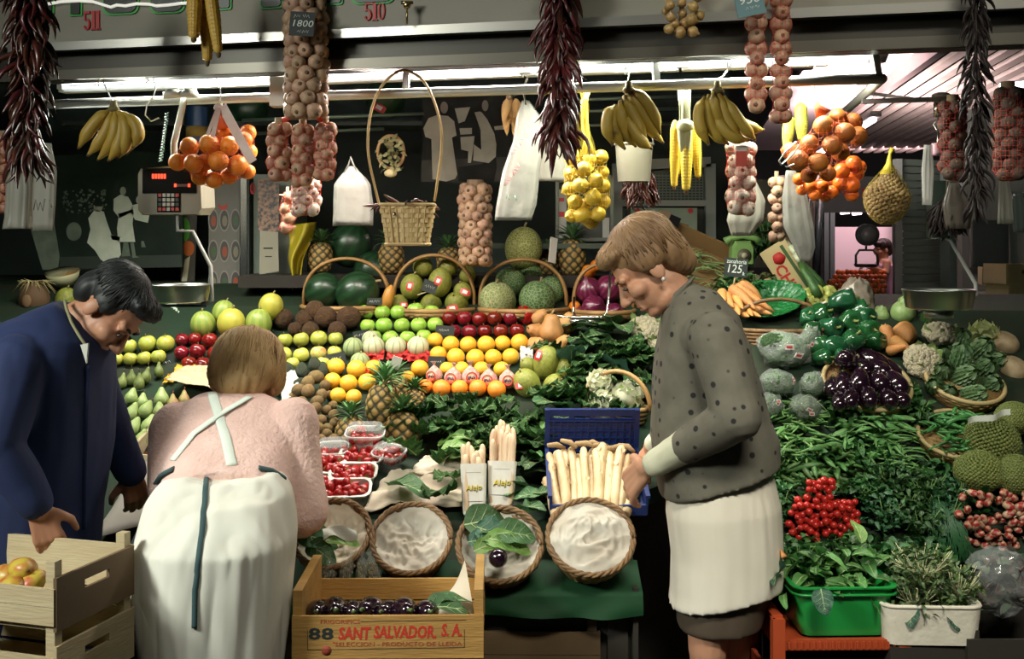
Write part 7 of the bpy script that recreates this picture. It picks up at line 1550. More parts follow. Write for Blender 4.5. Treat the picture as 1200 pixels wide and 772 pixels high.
for k in range(18):put_=link('dried_pepper',CH[k%4],None,Matrix.Translation(W(R.uniform(448,505),241+R.uniform(-3,4),3.78+R.uniform(-.06,.06)))@Euler((R.uniform(.9,2.2),R.uniform(-.6,.6),R.uniform(0,6))).to_matrix().to_4x4()@Matrix.Scale(.07,4));tag(put_,'dark red dried pepper lying in the tall hoop basket','pepper','dried peppers in the hoop basket')
t=thing('dried_wreath','small oval cane wreath with dried flowers seen through the tall hoop','wreath',W(458,178,4.7));s_=4.7/F;m=MB();[m.tube([(16*s_*cos(a)*k,.004*k,20*s_*sin(a)*k)for a in[2*pi*i/30 for i in range(30)]],.005,6,closed=True)for k in(1,.93)];m.obj('hoop',cane,t)
m=MB();q=random.Random(1)
for k in range(70):m.leaf(Matrix.Translation((q.gauss(0,6)*s_,q.uniform(-.02,0),q.uniform(-22,18)*s_))@rnd_rot().to_matrix().to_4x4(),.035,.016,4,2,curl=.4)
m.obj('dried_sprig',M('sprig',(.38,.34,.16),.8,(.22,.22,.10),8),t);m=MB();m.ell((0,-.01,-25*s_),(.028,.015,.018),10,6);m.obj('bow',M('bow straw',(.5,.42,.22),.7),t)
t=thing('white_bucket','cream plastic bucket hanging behind the spotted bananas','bucket',W(743,192,4.1));s_=4.1/F;m=MB();m.lathe([(0,-21),(19,-21),(22,22),(23.5,22),(23.5,24),(21,24),(18,-19),(0,-19)],28,X=Matrix.Scale(s_,4));m.obj('body',M('bucket cream',(.17,.16,.12),.5,(.12,.11,.08),4),t,.6)
m=MB();m.tube([(22.5*s_*cos(a),0,22*s_+30*s_*sin(a))for a in[pi*k/14 for k in range(15)]],.0025,6);m.obj('bail',wire,t)
#  behind the goods
def poly(pts,X0=0,Y0_=0,sc=1.):return[((x-X0)/sc,(y-Y0_)/sc)for x,y in pts]
def flatfig(parent,I,pts,Y,mat,name,dy=0.,th=.0015):

 parent=next((c for c in parent.children if c.name.startswith('backing')),parent)
 p=[I@(W(x,y,Y)+V((0,-dy,0)))for x,y in pts];n=len(p);m=MB()
 m.add(p+[q-V((0,th,0))for q in p],[tuple(range(n)),tuple(range(2*n-1,n-1,-1))]+[(i,n+i,n+(i+1)%n,(i+1)%n)for i in range(n)]);return m.obj(name,mat,parent,False)
def disc(cx,cy,rx,ry,n=18):return[(cx+rx*cos(2*pi*k/n),cy+ry*sin(2*pi*k/n))for k in range(n)]
def c5(*pts):return[(x/3.86,200+y/3.86)for x,y in pts]
ph_b=M('photo black',(.010,.020,.014),.6,(.018,.032,.022),6,spec=.2);ph_w=M('photo white',(.80,.86,.72),.6,(.66,.74,.60),14,spec=.2);ph_g=M('photo grey',(.20,.25,.19),.6,(.10,.13,.10),9,spec=.2);ph_s=M('photo skin',(.42,.45,.36),.6)
Yp=5.5;t=thing('photograph_print','large old black and white photograph of three market people in white, behind the scale','photograph',W(140,248,Yp));I=t.matrix_basis.inverted()
def board_(t,I,corners,Y,mat,th=.02):
 p=[I@W(x,y,Y)for x,y in corners];m=MB();m.add(p+[q+V((0,th,0))for q in p],[(0,1,2,3),(7,6,5,4),(0,4,5,1),(1,5,6,2),(2,6,7,3),(3,7,4,0)]);return m.obj('backing',mat,t,False)
board_(t,I,[(64,182),(214,176),(214,312),(64,317)],Yp,ph_b)
flatfig(t,I,[(36,268),(64,262),(70,300),(68,316),(50,316)],Yp,ph_g,'printed_paper',.001)
FG=[(c5((430,175),(470,185),(482,225),(505,290),(540,300),(548,380),(520,415),(490,425),(455,400),(430,360),(395,325),(410,265),(400,215)),ph_w),(c5((545,108),(580,118),(598,150),(605,190),(600,240),(612,322),(535,322),(530,260),(537,210),(514,180),(515,128)),ph_w),(c5((602,155),(640,146),(676,200),(670,236),(612,222),(590,186)),ph_w),(disc(335/3.86,200+275/3.86,9,11),ph_g),(disc(445/3.86,200+160/3.86,5.5,7),ph_s),(disc(557/3.86,200+92/3.86,3.6,5),ph_s),(disc(628/3.86,200+132/3.86,3.4,4.6),ph_s),(disc(445/3.86,200+146/3.86,6,4),ph_b),(c5((560,325),(580,325),(590,385),(550,388)),ph_g),(c5((590,325),(606,325),(615,385),(632,392),(600,394)),ph_g),(c5((640,318),(650,318),(660,346),(640,346)),ph_g),(c5((270,390),(820,380),(824,436),(270,444)),M('photo floor',(.035,.05,.038),.4)),(c5((500,290),(545,300),(540,318),(508,312)),ph_s),(c5((535,195),(600,175),(600,186),(540,215)),ph_s)]
for k,(pts,mt)in enumerate(FG):flatfig(t,I,pts,Yp,mt,'printed_figure',.0015 if mt is not ph_b else .003,.001 if k!=11 else .0002)
q=random.Random(2);m=MB()
for k in range(90):x=q.uniform(285,480);y=q.uniform(95,200)-.12*(x-285);s_=q.uniform(1,4);p=I@W(x/3.86,200+y/3.86,Yp-.002);m.box(p,(s_*.004,.001,s_*.003),(0,q.uniform(-1,1),0))
m.obj('printed_glints',ph_g,t,False)
def c3(*pts):return[(380+x/4.825,80+y/4.825)for x,y in pts]
Yq=5.2;t=thing('photograph_print','black and white photograph of two women in aprons hanging under the rail','photograph',W(545,170,Yq));I=t.matrix_basis.inverted()
bw_b=M('print black2',(.008,.008,.007),.7,(.018,.018,.016),7,spec=.2);bw_w=M('print white2',(.66,.63,.54),.6,(.50,.47,.40),9,spec=.2);bw_g=M('print grey2',(.08,.078,.07),.6,(.035,.035,.03),8,spec=.2);bw_s=M('print skin2',(.30,.27,.24),.6)
board_(t,I,[(495,108),(600,107),(600,211),(494,213)],Yq,bw_b)
for k,(pts,mt)in enumerate([(c3((550,520),(1050,500),(1050,640),(548,642)),bw_g),(c3((590,282),(640,264),(700,270),(735,300),(748,380),(722,392),(752,600),(740,625),(690,640),(612,626),(606,400),(572,388),(560,340)),bw_w),(disc(380+695/4.825,80+215/4.825,7,11),bw_b),(disc(380+678/4.825,80+222/4.825,4.5,7),bw_s),(c3((840,262),(890,245),(960,300),(975,560),(960,640),(930,640),(900,540),(840,450),(825,330)),bw_b),(c3((850,250),(886,244),(922,290),(962,370),(973,430),(970,500),(930,536),(842,522),(846,430),(888,462),(884,350)),bw_w),(disc(380+895/4.825,80+205/4.825,6.5,9.5),bw_b),(disc(380+910/4.825,80+212/4.825,3.8,6.5),bw_s),(c3((738,228),(826,220),(795,300),(760,312)),bw_w),(c3((765,340),(835,338),(835,372),(770,376)),bw_w),(c3((770,390),(850,384),(840,470),(830,535),(812,535),(815,470),(775,460)),bw_w),(c3((755,560),(940,535),(940,640),(760,640)),bw_b),(c3((960,330),(1040,320),(1045,345),(965,350)),bw_w)]):flatfig(t,I,pts,Yq,mt,'printed_figure',.001+.0007*k,.0006)
for a,b,Y,lab in(((284,141),(497,133),5.2,'thin steel rod running above the hoop basket behind the goods'),((284,157),(450,151),5.3,'lower steel rod behind the white plastic bag'),((640,118),(825,112),5.0,'steel rod behind the spotted bananas'),((655,131),(800,127),5.2,'second steel rod behind the spotted bananas'),((655,148),(800,144),5.3,'third steel rod behind the lemons')):
 m=MB();m.tube([W(*a,Y),W(*b,Y)],.008,8);tag(m.obj('shelf_rod',M('green steel',(.30,.40,.33),.35,metal=.6)),lab,'rod')
lay1('watermelon',452,114,48,'dark watermelon lying on the top rod shelf inside the hoop',None,(.3,1.2,0),Y=5.3);badge(444,126,16,10,5.1,'red and white sticker on the dark watermelon inside the hoop',-.5)
lay1('watermelon',290,128,46,'shaded watermelon on the top shelf behind the net oranges',None,(.3,1.2,0),Y=5.5)
m=MB();m.box((0,0,0),(2.4,.3,.02));tag(m.obj('top_shelf',M('shelf dark',(.03,.04,.035),.6),None,False,W(370,148,5.5)),'dark top shelf behind the rail','shelf')
t=thing('tin_can','tall tin with blue and yellow bands behind the net of oranges','tin',W(231,166,5.2));m=MB();m.lathe([(0,-.0),(.05,0),(.05,.16),(0,.16)],20);m.obj('body',M('tin blue',(.02,.06,.16),.4),t,.7);m=MB();m.lathe([(.051,.02),(.051,.07)],20);m.obj('band',M('tin yellow',(.48,.30,.07),.5),t)
cabm=M('cabinet paint',(.24,.29,.24),.4);
t=thing('cabinet','pale grey-green metal cabinet standing behind the melons','cabinet',W(290,370,5.45));I=t.matrix_basis.inverted()
def slab(t,I,x0,x1,y0,y1,Y,th,mat,nm):return board_(t,I,[(x0,y0),(x1,y0),(x1,y1),(x0,y1)],Y,mat,th)
m=MB();a=I@W(292,203,5.35);b=I@W(337,390,5.35);m.box(((a.x+b.x)/2,.2,(a.z+b.z)/2),(b.x-a.x,.42,a.z-b.z));m.obj('door',cabm,t,False)
m=MB();a=I@W(244,203,5.45);b=I@W(291,390,5.45);m.box(((a.x+b.x)/2,.22,(a.z+b.z)/2),(b.x-a.x,.42,a.z-b.z));m.obj('body',cabm,t,False)
m=MB();m.bar(I@W(286,203,5.38),I@W(286,390,5.38),.03,.02,up=(0,1,0));m.obj('edge_strip',chrome,t,False);m=MB();m.bar(I@W(291.5,203,5.34),I@W(291.5,390,5.34),.008,.02,up=(0,1,0));m.obj('gasket',darkm,t,False)
Yc=5.43;t=thing('dish_poster','grey poster with nine oval dishes of food on the cabinet','poster',W(264,290,Yc));I=t.matrix_basis.inverted();board_(t,I,[(244,205),(281,205),(281,352),(246,360)],Yc,M('poster grey',(.15,.14,.12),.5,(.19,.18,.16),4),.004)
for j in range(3):
 for i in range(3):
  x=250+13*i;y=258+36*j;flatfig(t,I,disc(x,y,6,13.5),Yc,M('dish rim',(.26,.25,.22),.5),'printed_dish',.001,.0008);flatfig(t,I,disc(x,y,4.8,11.5),Yc,M('dish dark',(.07,.065,.06),.5),'printed_dish',.002,.0005);flatfig(t,I,disc(x+.5,y+1,3,6.5),Yc,[M('food red',(.32,.07,.03),.5),M('food pale',(.22,.20,.13),.5),M('food green',(.06,.11,.05),.5)][(i+2*j)%3],'printed_food',.003,.0005)
flatfig(t,I,[(256,238),(258,240),(261,242),(265,240),(266,238),(267,241),(264,246),(259,246),(256,242)],Yc,M('smile red',(.5,.05,.02),.5),'printed_smile',.001)
t=thing('wall_calendar','narrow illustrated calendar hanging on the pale cabinet door','calendar',W(316,270,5.34));I=t.matrix_basis.inverted();board_(t,I,[(302,209),(327,210),(327,272),(302,270)],5.335,M('calendar picture',(.05,.05,.06),.5,(.36,.22,.15),60,lo=.4,hi=.6),.003);
flatfig(t,I,[(305,270),(326,272),(327,318),(318,319),(304,322)],5.335,M('calendar page',(.36,.34,.26),.6),'page',.004);flatfig(t,I,[(309,290),(320,290),(320,291.5),(309,291.5)],5.335,ph_b,'printed_line',.006);flatfig(t,I,[(311,300),(319,300),(319,301),(311,301)],5.335,ph_b,'printed_line',.006)
m=MB();m.tube([W(x,y,5.33)for x,y in disc(296,221,2.4,6,14)],.004,5,closed=True);m.tube([W(296,217,5.33),W(296,225,5.33)],.003,5);tag(m.obj('door_emblem',M('emblem red',(.4,.04,.04),.5)),'small red oval emblem on the cabinet door','emblem')
m=MB();
def yb(u,v):return W(337+34*v*(1-.75*u)+2*sin(9*u)+16*u*(1-v)*.3,264+76*u-4*v*(1-u),5.15+.05*sin(7*v+5*u)+.05*v)
m.grid(yb,20,12);o=m.obj('yellow_sheet',M('yellow plastic',(.50,.40,.02),.4,(.38,.32,.02),6,tl=.2));sd=o.modifiers.new('s','SOLIDIFY');sd.thickness=.002;tag(o,'yellow plastic sheet hanging beside the cabinet edge','sheet')
t=thing('fruit_poster','narrow colourful fruit poster beside the old photograph','poster',W(220,290,5.6));I=t.matrix_basis.inverted();board_(t,I,[(210,252),(231,252),(228,334),(212,334)],5.6,M('poster dark',(.05,.045,.03),.5),.004)
for pts,col,nm in((disc(217,269,6,14),(.08,.35,.03),'printed_lime'),(disc(221,291,7,9),(.52,.13,.02),'printed_orange'),([(213,330),(217,304),(223,300),(219,332)],(.52,.48,.32),'printed_leek')):flatfig(t,I,pts,5.6,M(nm,col,.5),nm,.002)
t=thing('cut_melon','cut melon half showing pale flesh under the old photograph','melon',Matrix.Translation(W(73,318,5.2))@Euler((.3,0,-.1)).to_matrix().to_4x4());m=MB();s_=5.2/F;m.lathe([(0,-19),(10,-16.5),(17,-9),(19.5,0)],26,X=Matrix.Scale(s_,4));m.obj('rind',M('melon rind',(.42,.42,.25),.5),t);m=MB();m.lathe([(19.5,0),(8,-.5),(0,-3)],26,X=Matrix.Scale(s_,4));m.obj('flesh',M('melon flesh',(.50,.25,.07),.5),t)
t=thing('coconut_doll','coconut decoration with a straw fringe on a dark shelf at the frame edge','decoration',W(40,350,5.0));s_=5.0/F;m=MB();m.ell((0,0,0),(18*s_,16*s_,20*s_),16,10,bump=.05);m.obj('shell',M('shell brown',(.10,.055,.025),.8),t);m=MB();q=random.Random(4)
for k in range(70):
 a=q.uniform(0,6.28);e=q.uniform(.3,1);m.tube([(0,0,18*s_),(14*s_*cos(a)*e,12*s_*sin(a)*e,21*s_),(26*s_*cos(a)*e,20*s_*sin(a)*e,(12+q.uniform(-6,12))*s_)],[.003,.0025,.001],4)
m.obj('straw_fringe',M('straw',(.33,.27,.12),.8),t);m=MB();m.ell((-2*s_,-16*s_,-2*s_),(6*s_,2*s_,8*s_),10,6);m.obj('carved_face',M('carved wood',(.16,.09,.045),.8),t)
for k,(px,py)in enumerate(((7,372),(20,368),(10,398))):
 t=thing('glass_jar',f'dark jar with pale lid on the shelf behind the man, {ORD[k]} from the edge','jar',W(px,py+14,5.1),'jars behind the man');m=MB();m.lathe([(0,0),(.035,0),(.035,.08),(.028,.09),(0,.09)],16);m.obj('glass',M('jar glass',(.02,.04,.035),.1,spec=.9),t);m=MB();m.lathe([(.03,.088),(.03,.105),(0,.106)],16);m.obj('lid',M('jar lid',(.35,.38,.33),.4),t)
lay1('green_melon',78,352,26,'green melon in the dark behind the neck of the man',None,(.3,.2,0),Y=5.05)
m=MB();m.box((0,0,0),(1.3,.5,.03));tag(m.obj('dark_shelf',M('shelf dark'),None,False,W(40,388,5.1)),'dark shelf behind the man','shelf')
for px,py,w_,h_,col,lab,rl in((186,372,20,26,(.58,.60,.54),'crumpled white paper behind the head of the man',.5),(205,360,26,22,(.42,.52,.42),'mint green paper under the scale pan',-.2),(202,378,30,12,(.55,.45,.22),'yellowish envelope lying before the white paper',.45)):
 m=MB();m.grid(lambda u,v:((u-.5)*w_*4.95/F,.04*sin(6*u+4*v)+.05*v,(v-.5)*h_*4.95/F),8,8);o=m.obj('loose_paper',M('paper '+lab[:8],col,.7),None,True,Matrix.Translation(W(px,py,4.95))@Euler((-.3,rl,0)).to_matrix().to_4x4());tag(o,lab,'paper')
#  hanging electronic scale (by the man)
Ys=4.1;t=thing('hanging_scale','grey electronic scale with red display hanging near the net of oranges','scale',W(200,222,Ys));I=t.matrix_basis.inverted();s_=Ys/F
body=M('scale putty',(.27,.26,.20),.5);m=MB()
loft(m,[[(x*k,y_,z*s_*k2)for x,z in((-34*s_,0),)]for k,y_,k2 in()]or[[(x*s_,yy,z*s_)for x,z in sec]for sec,yy in(([(-33,24),(30,30),(36,24),(38,-22),(33,-29),(-31,-29),(-36,-24),(-36,18)],-.02),([(-35,24),(32,30),(38,24),(40,-22),(35,-30),(-33,-30),(-38,-24),(-38,18)],.0),([(-33,24),(34,28),(40,22),(42,-20),(36,-29),(-30,-29),(-35,-24),(-36,18)],.12))],0,True,True);m.obj('housing',body,t,False)
m=MB();m.box((1*s_,-.022,10*s_),(63*s_,.006,29*s_));dw=m.obj('display_window',M('display black',(.008,.009,.008),.15),t,False)
dig=M('display red',(.8,.05,.02),em=(1,.06,.02),es=2.2);m=MB()
for k in range(5):m.box(((-18+3.4*k)*s_,-.026,15*s_),(2.4*s_,.003,5.5*s_))
for k in(8,24):m.box((k*s_,-.026,4.5*s_),(2.6*s_,.003,4*s_))
m.obj('display_digits',dig,dw,False);m=MB();m.box((16*s_,-.0255,4.5*s_),(13*s_,.002,3*s_));m.obj('display_slot',M('slot brown',(.12,.04,.03),.4),dw,False)
m=MB();m.box((0*s_,-.022,-15*s_),(27*s_,.005,23*s_));kp=m.obj('keypad',M('display black'),t,False)
for j in range(4):
 for i in range(5):m=MB();m.box(((-10+5*i)*s_,-.026,(-7-5.4*j)*s_),(3.6*s_,.004,3.9*s_));m.obj('key',M('key red',(.42,.05,.03),.5)if(i in(0,4)and j in(0,3))or(j==3 and i%2)else M('key dark',(.03,.035,.03),.5)if i in(0,4)else M('key grey',(.42,.42,.36),.5),kp,False)
m=MB();m.tube([I@W(204,194,Ys),I@W(204,168,Ys),I@W(214,124,Ys+.03),I@W(217,112,Ys+.05)],.013,8);m.obj('hanger_arm',whitem,t);m=MB()
for px in(202,222):m.lathe([(.03,-.012),(.034,0),(.02,.016),(0,.018)],14,X=Matrix.Translation(I@W(px,110,Ys-.01)))
m.tube([I@W(192,112,Ys),I@W(230,108,Ys)],.014,8);m.obj('rail_clamp',whitem,t)
m=MB();n=70;m.tube([I@(W(196-8*k/n,132+58*k/n,Ys+.05)+V((.006*cos(k*1.6),.006*sin(k*1.6),0)))for k in range(n)],.0022,5);m.obj('coiled_cable',M('cable green',(.02,.05,.035),.5),t)
m=MB();m.tube([I@W(208,252,Ys),I@W(208,270,Ys),I@W(226,271,Ys),I@W(247,312,Ys),I@W(249,352,Ys),I@W(236,357,Ys)],.007,8);m.obj('pan_arm',greym,t)
def pan(t,c,r,h,mat):m=MB();m.lathe([(0,0),(r*.8,.0),(r*.9,.006),(r,h),(r*1.02,h),(r*1.0,h+.004),(r*.97,h),(r*.87,.01),(0,.006)],40,X=Matrix.Translation(c));return m.obj('pan',mat,t)
pan(t,I@W(211,354,Ys),35*s_,20*s_,steel);m=MB();m.box(I@W(208,358,Ys),(70*s_,.02,3*s_));m.obj('pan_bracket',M('bracket blue grey',(.05,.07,.10),.4),t,False)
Ys=3.95;t=thing('hanging_scale','steel hanging scale with a round pan above the cauliflowers','scale',W(1098,250,Ys));I=t.matrix_basis.inverted();s_=Ys/F
m=MB();m.bar(I@W(1010,119,Ys),I@W(1112,116,Ys),.02,.016);m.ell(I@W(1103,112,Ys),(.034,.03,.012),14,8);m.bar(I@W(1010,108,Ys+.1),I@W(1070,116,Ys),.012,.012);m.obj('bracket',M('bracket pale',(.55,.50,.50),.35,metal=.4),t,False)
m=MB();m.tube([I@W(1099,118,Ys),I@W(1099,137,Ys)],.015,12);m.obj('swivel',chrome,t);m=MB();m.tube([I@W(x,y,Ys)for x,y in((1099,138),(1094,146),(1099,156),(1104,146))],.003,5,closed=True);m.tube([I@W(1099,152,Ys),I@W(1099,178,Ys)],.004,6);m.obj('chain_link',wire,t)
m=MB();m.box(I@W(1098,245,Ys),(19*s_,.05,66*s_));m.obj('column',M('column green steel',(.12,.17,.13),.3,metal=.7),t,False);m=MB();m.tube([I@W(1088,278,Ys),I@W(1112,278,Ys)],.007,8);m.tube([I@W(1099,262,Ys),I@W(1099,280,Ys)],.008,8);m.obj('cross_bar',chrome,t)
m=MB();m.tube([I@W(1108,278,Ys),I@W(1114,282,Ys),I@W(1143,332,Ys),I@W(1144,345,Ys),I@W(1132,354,Ys)],.007,8);m.obj('pan_arm',greym,t)
pan(t,I@W(1100,362,Ys),41*s_,22*s_,steel);m=MB();m.tube([I@W(1100,362,Ys),I@W(1100,372,Ys)],.05,16);m.obj('pan_foot',steel,t)
m=MB();m.tube([W(x,y,Y)for x,y,Y in((645,366,4.75),(654,370,4.72),(668,372,4.7),(706,372,4.7),(711,366,4.7),(714,340,4.75),(716,312,4.8))],.006,8);m.bar(W(668,377,4.69),W(708,377,4.69),.004,.024);m.tube([W(672,372,4.7),W(673,348,4.75)],.005,6);tag(m.obj('chrome_bracket',chrome),'bent chrome bracket in front of the red onions','bracket')
t=thing('notice_frame','black metal frame of red and white notices behind the lemons','frame',W(685,245,5.3));I=t.matrix_basis.inverted();Y=5.3
m=MB()
for a,b in(((653,212),(717,207)),((653,212),(653,282)),((717,207),(717,290)),((653,282),(717,280))):m.bar(I@W(*a,Y),I@W(*b,Y),.016,.016,up=(0,1,0))
m.obj('metal_frame',M('frame steel',(.18,.2,.18),.3,metal=.6),t,False);slab(t,I,655,715,213,280,Y+.02,.006,M('notice dark',(.035,.04,.035),.5),'x')
for x0,x1,y0,y1,mt in((655,664,222,272,M('notice white',(.42,.42,.38),.6)),(655,661,232,236,red),(655,661,248,254,red),(655,668,274,279,M('notice white')),(706,714,255,280,M('notice white')),(706,712,225,245,M('notice grey',(.2,.2,.18),.6))):flatfig(t,I,[(x0,y0),(x1,y0),(x1,y1),(x0,y1)],Y,mt,'notice',.002 if mt is not red else .004)
m=MB();m.box((0,0,0),(1.0,.3,.025));tag(m.obj('back_shelf',M('shelf green',(.06,.08,.055),.6),None,False,W(690,288,5.35)),'narrow green shelf under the framed notices','shelf')
t=thing('booth_door','white metal door frame with a grille behind the dotted jacket woman','door frame',W(780,300,5.6));I=t.matrix_basis.inverted();Y=5.6
fm=M('booth frame',(.42,.46,.42),.4);m=MB()
for x in(723,832):m.bar(I@W(x,192,Y),I@W(x,345,Y),.05,.05,up=(0,1,0))
m.bar(I@W(723,194,Y),I@W(832,190,Y),.05,.05);m.bar(I@W(723,238,Y),I@W(832,238,Y),.03,.03);m.obj('frame_bar',fm,t,False)
slab(t,I,724,830,196,350,Y+.04,.01,M('booth panel',(.06,.09,.075),.3),'x');m=MB()
for k in range(9):m.bar(I@W(768,206+3.2*k,Y),I@W(824,206+3.2*k,Y),.006,.006)
for k in range(14):m.bar(I@W(768+4.3*k,204,Y),I@W(768+4.3*k,234,Y),.004,.004,up=(0,1,0))
m.obj('grille',M('grille',(.22,.27,.23),.4),t,False)
t=thing('printed_carton','pale green carton with a fruit picture and red corner dots behind the hair','carton',W(778,260,5.45));I=t.matrix_basis.inverted();m=MB();m.box((0,.1,0),(78*5.45/F,.2,33*5.45/F));m.obj('box',M('carton green',(.26,.32,.24),.6),t,False)
flatfig(t,I,disc(778,258,11,12),5.45,M('carton peach',(.42,.30,.18),.6),'printed_fruit',.001);flatfig(t,I,disc(747,247,3,3),5.45,red,'printed_dot',.001);flatfig(t,I,disc(809,247,3,3),5.45,red,'printed_dot',.001)
t=thing('printed_bag','tilted white and green printed produce bag beside the hair','bag',W(752,262,5.3));I=t.matrix_basis.inverted();flatfig(t,I,[(736,266),(756,246),(764,250),(766,256),(744,276)],5.3,M('bag print pale',(.45,.47,.38),.5),'sheet',0,.03);flatfig(t,I,[(738,267),(757,248),(760,250),(742,270)],5.3,M('bag print green',(.16,.30,.06),.5),'printed_stripe',.031)
t=thing('cap_block','black corner cap of a tipped carton behind the hair','carton',W(762,257,5.1));m=MB();m.box((0,0,0),(.055,.05,.06),(0,.3,0));m.obj('cap',M('black corner'),t,False);m=MB();m.bar(V((.03,0,-.01)),V((.17,0,-.05)),.012,.05);m.obj('edge',M('brown card'),t,False)
m=MB();m.box(W(888,262,5.35),(.10,.10,.42));struct(m.obj('column_1',M('column brown',(.12,.105,.08),.6,(.09,.08,.06),6),None,False))
Yt=5.0;t=thing('telephone','pale green rotary telephone on a post behind the price slate','telephone',W(868,295,Yt));s_=Yt/F;tg=M('phone green',(.20,.36,.11),.4);m=MB()
loft(m,[[(x*s_*k,y_-.0,z*s_*k)for x,z in[(-13,-17),(13,-17),(13,6),(9,13),(-9,13),(-13,6)]]for k,y_ in((.8,-.075),(1,-.05),(1,.02))],0,True,True);m.obj('body',tg,t,False);m=MB();m.tube([(-19*s_,-.04,12*s_),(-14*s_,-.05,16*s_),(0,-.05,18*s_),(14*s_,-.05,16*s_),(19*s_,-.04,12*s_)],[.022,.013,.011,.013,.022],10);m.obj('handset',tg,t)
m=MB();m.lathe([(.03,0),(.03,.006),(0,.008)],22,X=Matrix.Translation((0,-.076,-4*s_))@Euler((pi/2,0,0)).to_matrix().to_4x4());dl=m.obj('dial',M('dial brown',(.10,.09,.05),.5),t);m=MB();m.lathe([(.013,0),(.013,.004),(0,.005)],16,X=Matrix.Translation((0,-.084,-4*s_))@Euler((pi/2,0,0)).to_matrix().to_4x4());m.obj('dial_centre',M('dial cream',(.40,.38,.25),.5),dl)
m=MB();m.box(W(867,325,5.06),(.08,.06,.14));tag(m.obj('phone_post',M('column brown'),None,False),'post under the green telephone','post')
herb(897,280,40,50,'leafy greens hanging behind the white garlic net',None,201,par,160,.045,Y=5.0,name='leafy_greens');herb(885,330,46,24,'reddish green sprouts behind the price slate',None,202,M('sprout red',(.09,.06,.03),.6,(.07,.10,.03),14),140,.03,Y=4.6,name='leafy_greens')
herb(868,336,60,26,'dark feathery carrot tops around the price slate',None,203,par,200,.03,Y=4.45,name='carrot_green');herb(760,300,60,50,'leafy greens behind the hair of the woman',None,204,par,160,.04,Y=5.2,name='leafy_greens')
#  far market on the shaded side
pinkc=M('pink ceiling',(.62,.52,.50),.7);slatm=M('canopy slat',(.42,.36,.31),.6,(.34,.29,.24),3)
m=MB();
p=[ux(.80,4.9,2.62),ux(1.42,4.9,2.62),ux(1.42,14,2.62),ux(.80,14,2.62)];m.add(p+[q+V((0,0,.04))for q in p],[(0,3,2,1),(4,5,6,7),(0,1,5,4),(1,2,6,5),(2,3,7,6),(3,0,4,7)]);struct(m.obj('ceiling_passage',pinkc,None,False))
t=thing('slat_canopy','slatted awning of pale battens running back over the next passage','awning',ux(1.9,5.5,2.6));I=t.matrix_basis.inverted()
for k in range(11):m=MB();m.bar(I@ux(1.50+.135*k,4.6,2.60),I@ux(1.50+.135*k,14,2.60),.07,.03);m.obj('batten',slatm,t,False)
for y in(6.0,9.0,12.):m=MB();m.bar(I@ux(1.42,y,2.65),I@ux(3.0,y,2.65),.05,.05);m.obj('cross_bar',darkm,t,False)
m=MB();m.bar(ux(1.42,4.7,2.57),ux(1.42,14,2.57),.05,.10);tag(m.obj('awning_beam',M('beam dark',(.10,.07,.06),.6),None,False),'dark beam along the edge of the slatted awning','beam')
for k,y in enumerate((6.3,7.9)):m=MB();m.lathe([(0,0),(.05,0),(.07,.05),(.06,.10),(0,.10)],18,X=Matrix.Translation(ux(1.1+.2*k,y,2.50)));tag(m.obj('ceiling_fitting',M('fitting grey',(.16,.17,.15),.5)),f'round grey fitting under the pink ceiling, {ORD[k]} from the stall','fitting')
lt=thing('tube_lamp','pink fluorescent lamp under the passage ceiling','lamp',ux(1.08,7.6,2.2));m=MB();m.bar(V((-.154*1.4,-1.4,0)),V((.154*1.4,1.4,0)),.06,.03);m.obj('housing',whitem,lt,False);m=MB();m.tube([V((-.154*1.35,-1.35,-.03)),V((.154*1.35,1.35,-.03))],.013,8);m.obj('tube',M('lit tube far',(.9,.8,.85),em=(1,.78,.86),es=6),lt)
Yk=14.5;m=MB();m.box(W(1010,322,Yk),(1.05,.1,1.25));struct(m.obj('wall_far_stall',M('pink wall',(.62,.50,.50),.7),None,False))
m=MB()
for px in(968,975,1049):m.bar(W(px,230,14.3),W(px,400,14.3),.06,.06,up=(0,1,0))
struct(m.obj('trim_2',M('post dark',(.05,.07,.06),.5),None,False))
t=thing('stall_sign','grey stall sign with a red number across the passage','sign',W(1010,228,13.0));m=MB();m.box((0,0,0),(1.25,.1,.42));m.obj('board',M('far sign',(.16,.17,.15),.6),t,False);text('number','580',.13,red,Matrix.Translation((.05,-.055,.02))@Euler((pi/2,0,0)).to_matrix().to_4x4(),t,.002,bold=.03,width=.15)
text('number','5',.12,red,Matrix.Translation((.28,-.055,.14))@Euler((pi/2,0,0)).to_matrix().to_4x4(),t,.002,bold=.03)
for k,px in enumerate((990,1004,1022,1032)):m=MB();m.tube([W(px-5,248+(k%2),13.6),W(px+5,247+(k%2),13.6)],.035,8);tag(m.obj('lamp_tube',M('lit tube far')),f'pink lit lamp under the far stall sign, {ORD[k]} from the stall door','lamp','pink lamps of the far stall')
t=thing('fruit_counter','far counter of the stall with the woman in pink','counter',W(1000,345,12.6));m=MB();a=W(968,342,12.6)-W(1000,345,12.6);m.box((.1,.3,-.55),(1.1,.8,1.0));m.obj('body',M('counter dark',(.035,.04,.03),.7),t,False);m=MB();m.box((.1,-.12,-.03),(1.1,.05,.06));m.obj('ledge',M('counter ledge',(.14,.14,.10),.6),t,False)
q=random.Random(9)
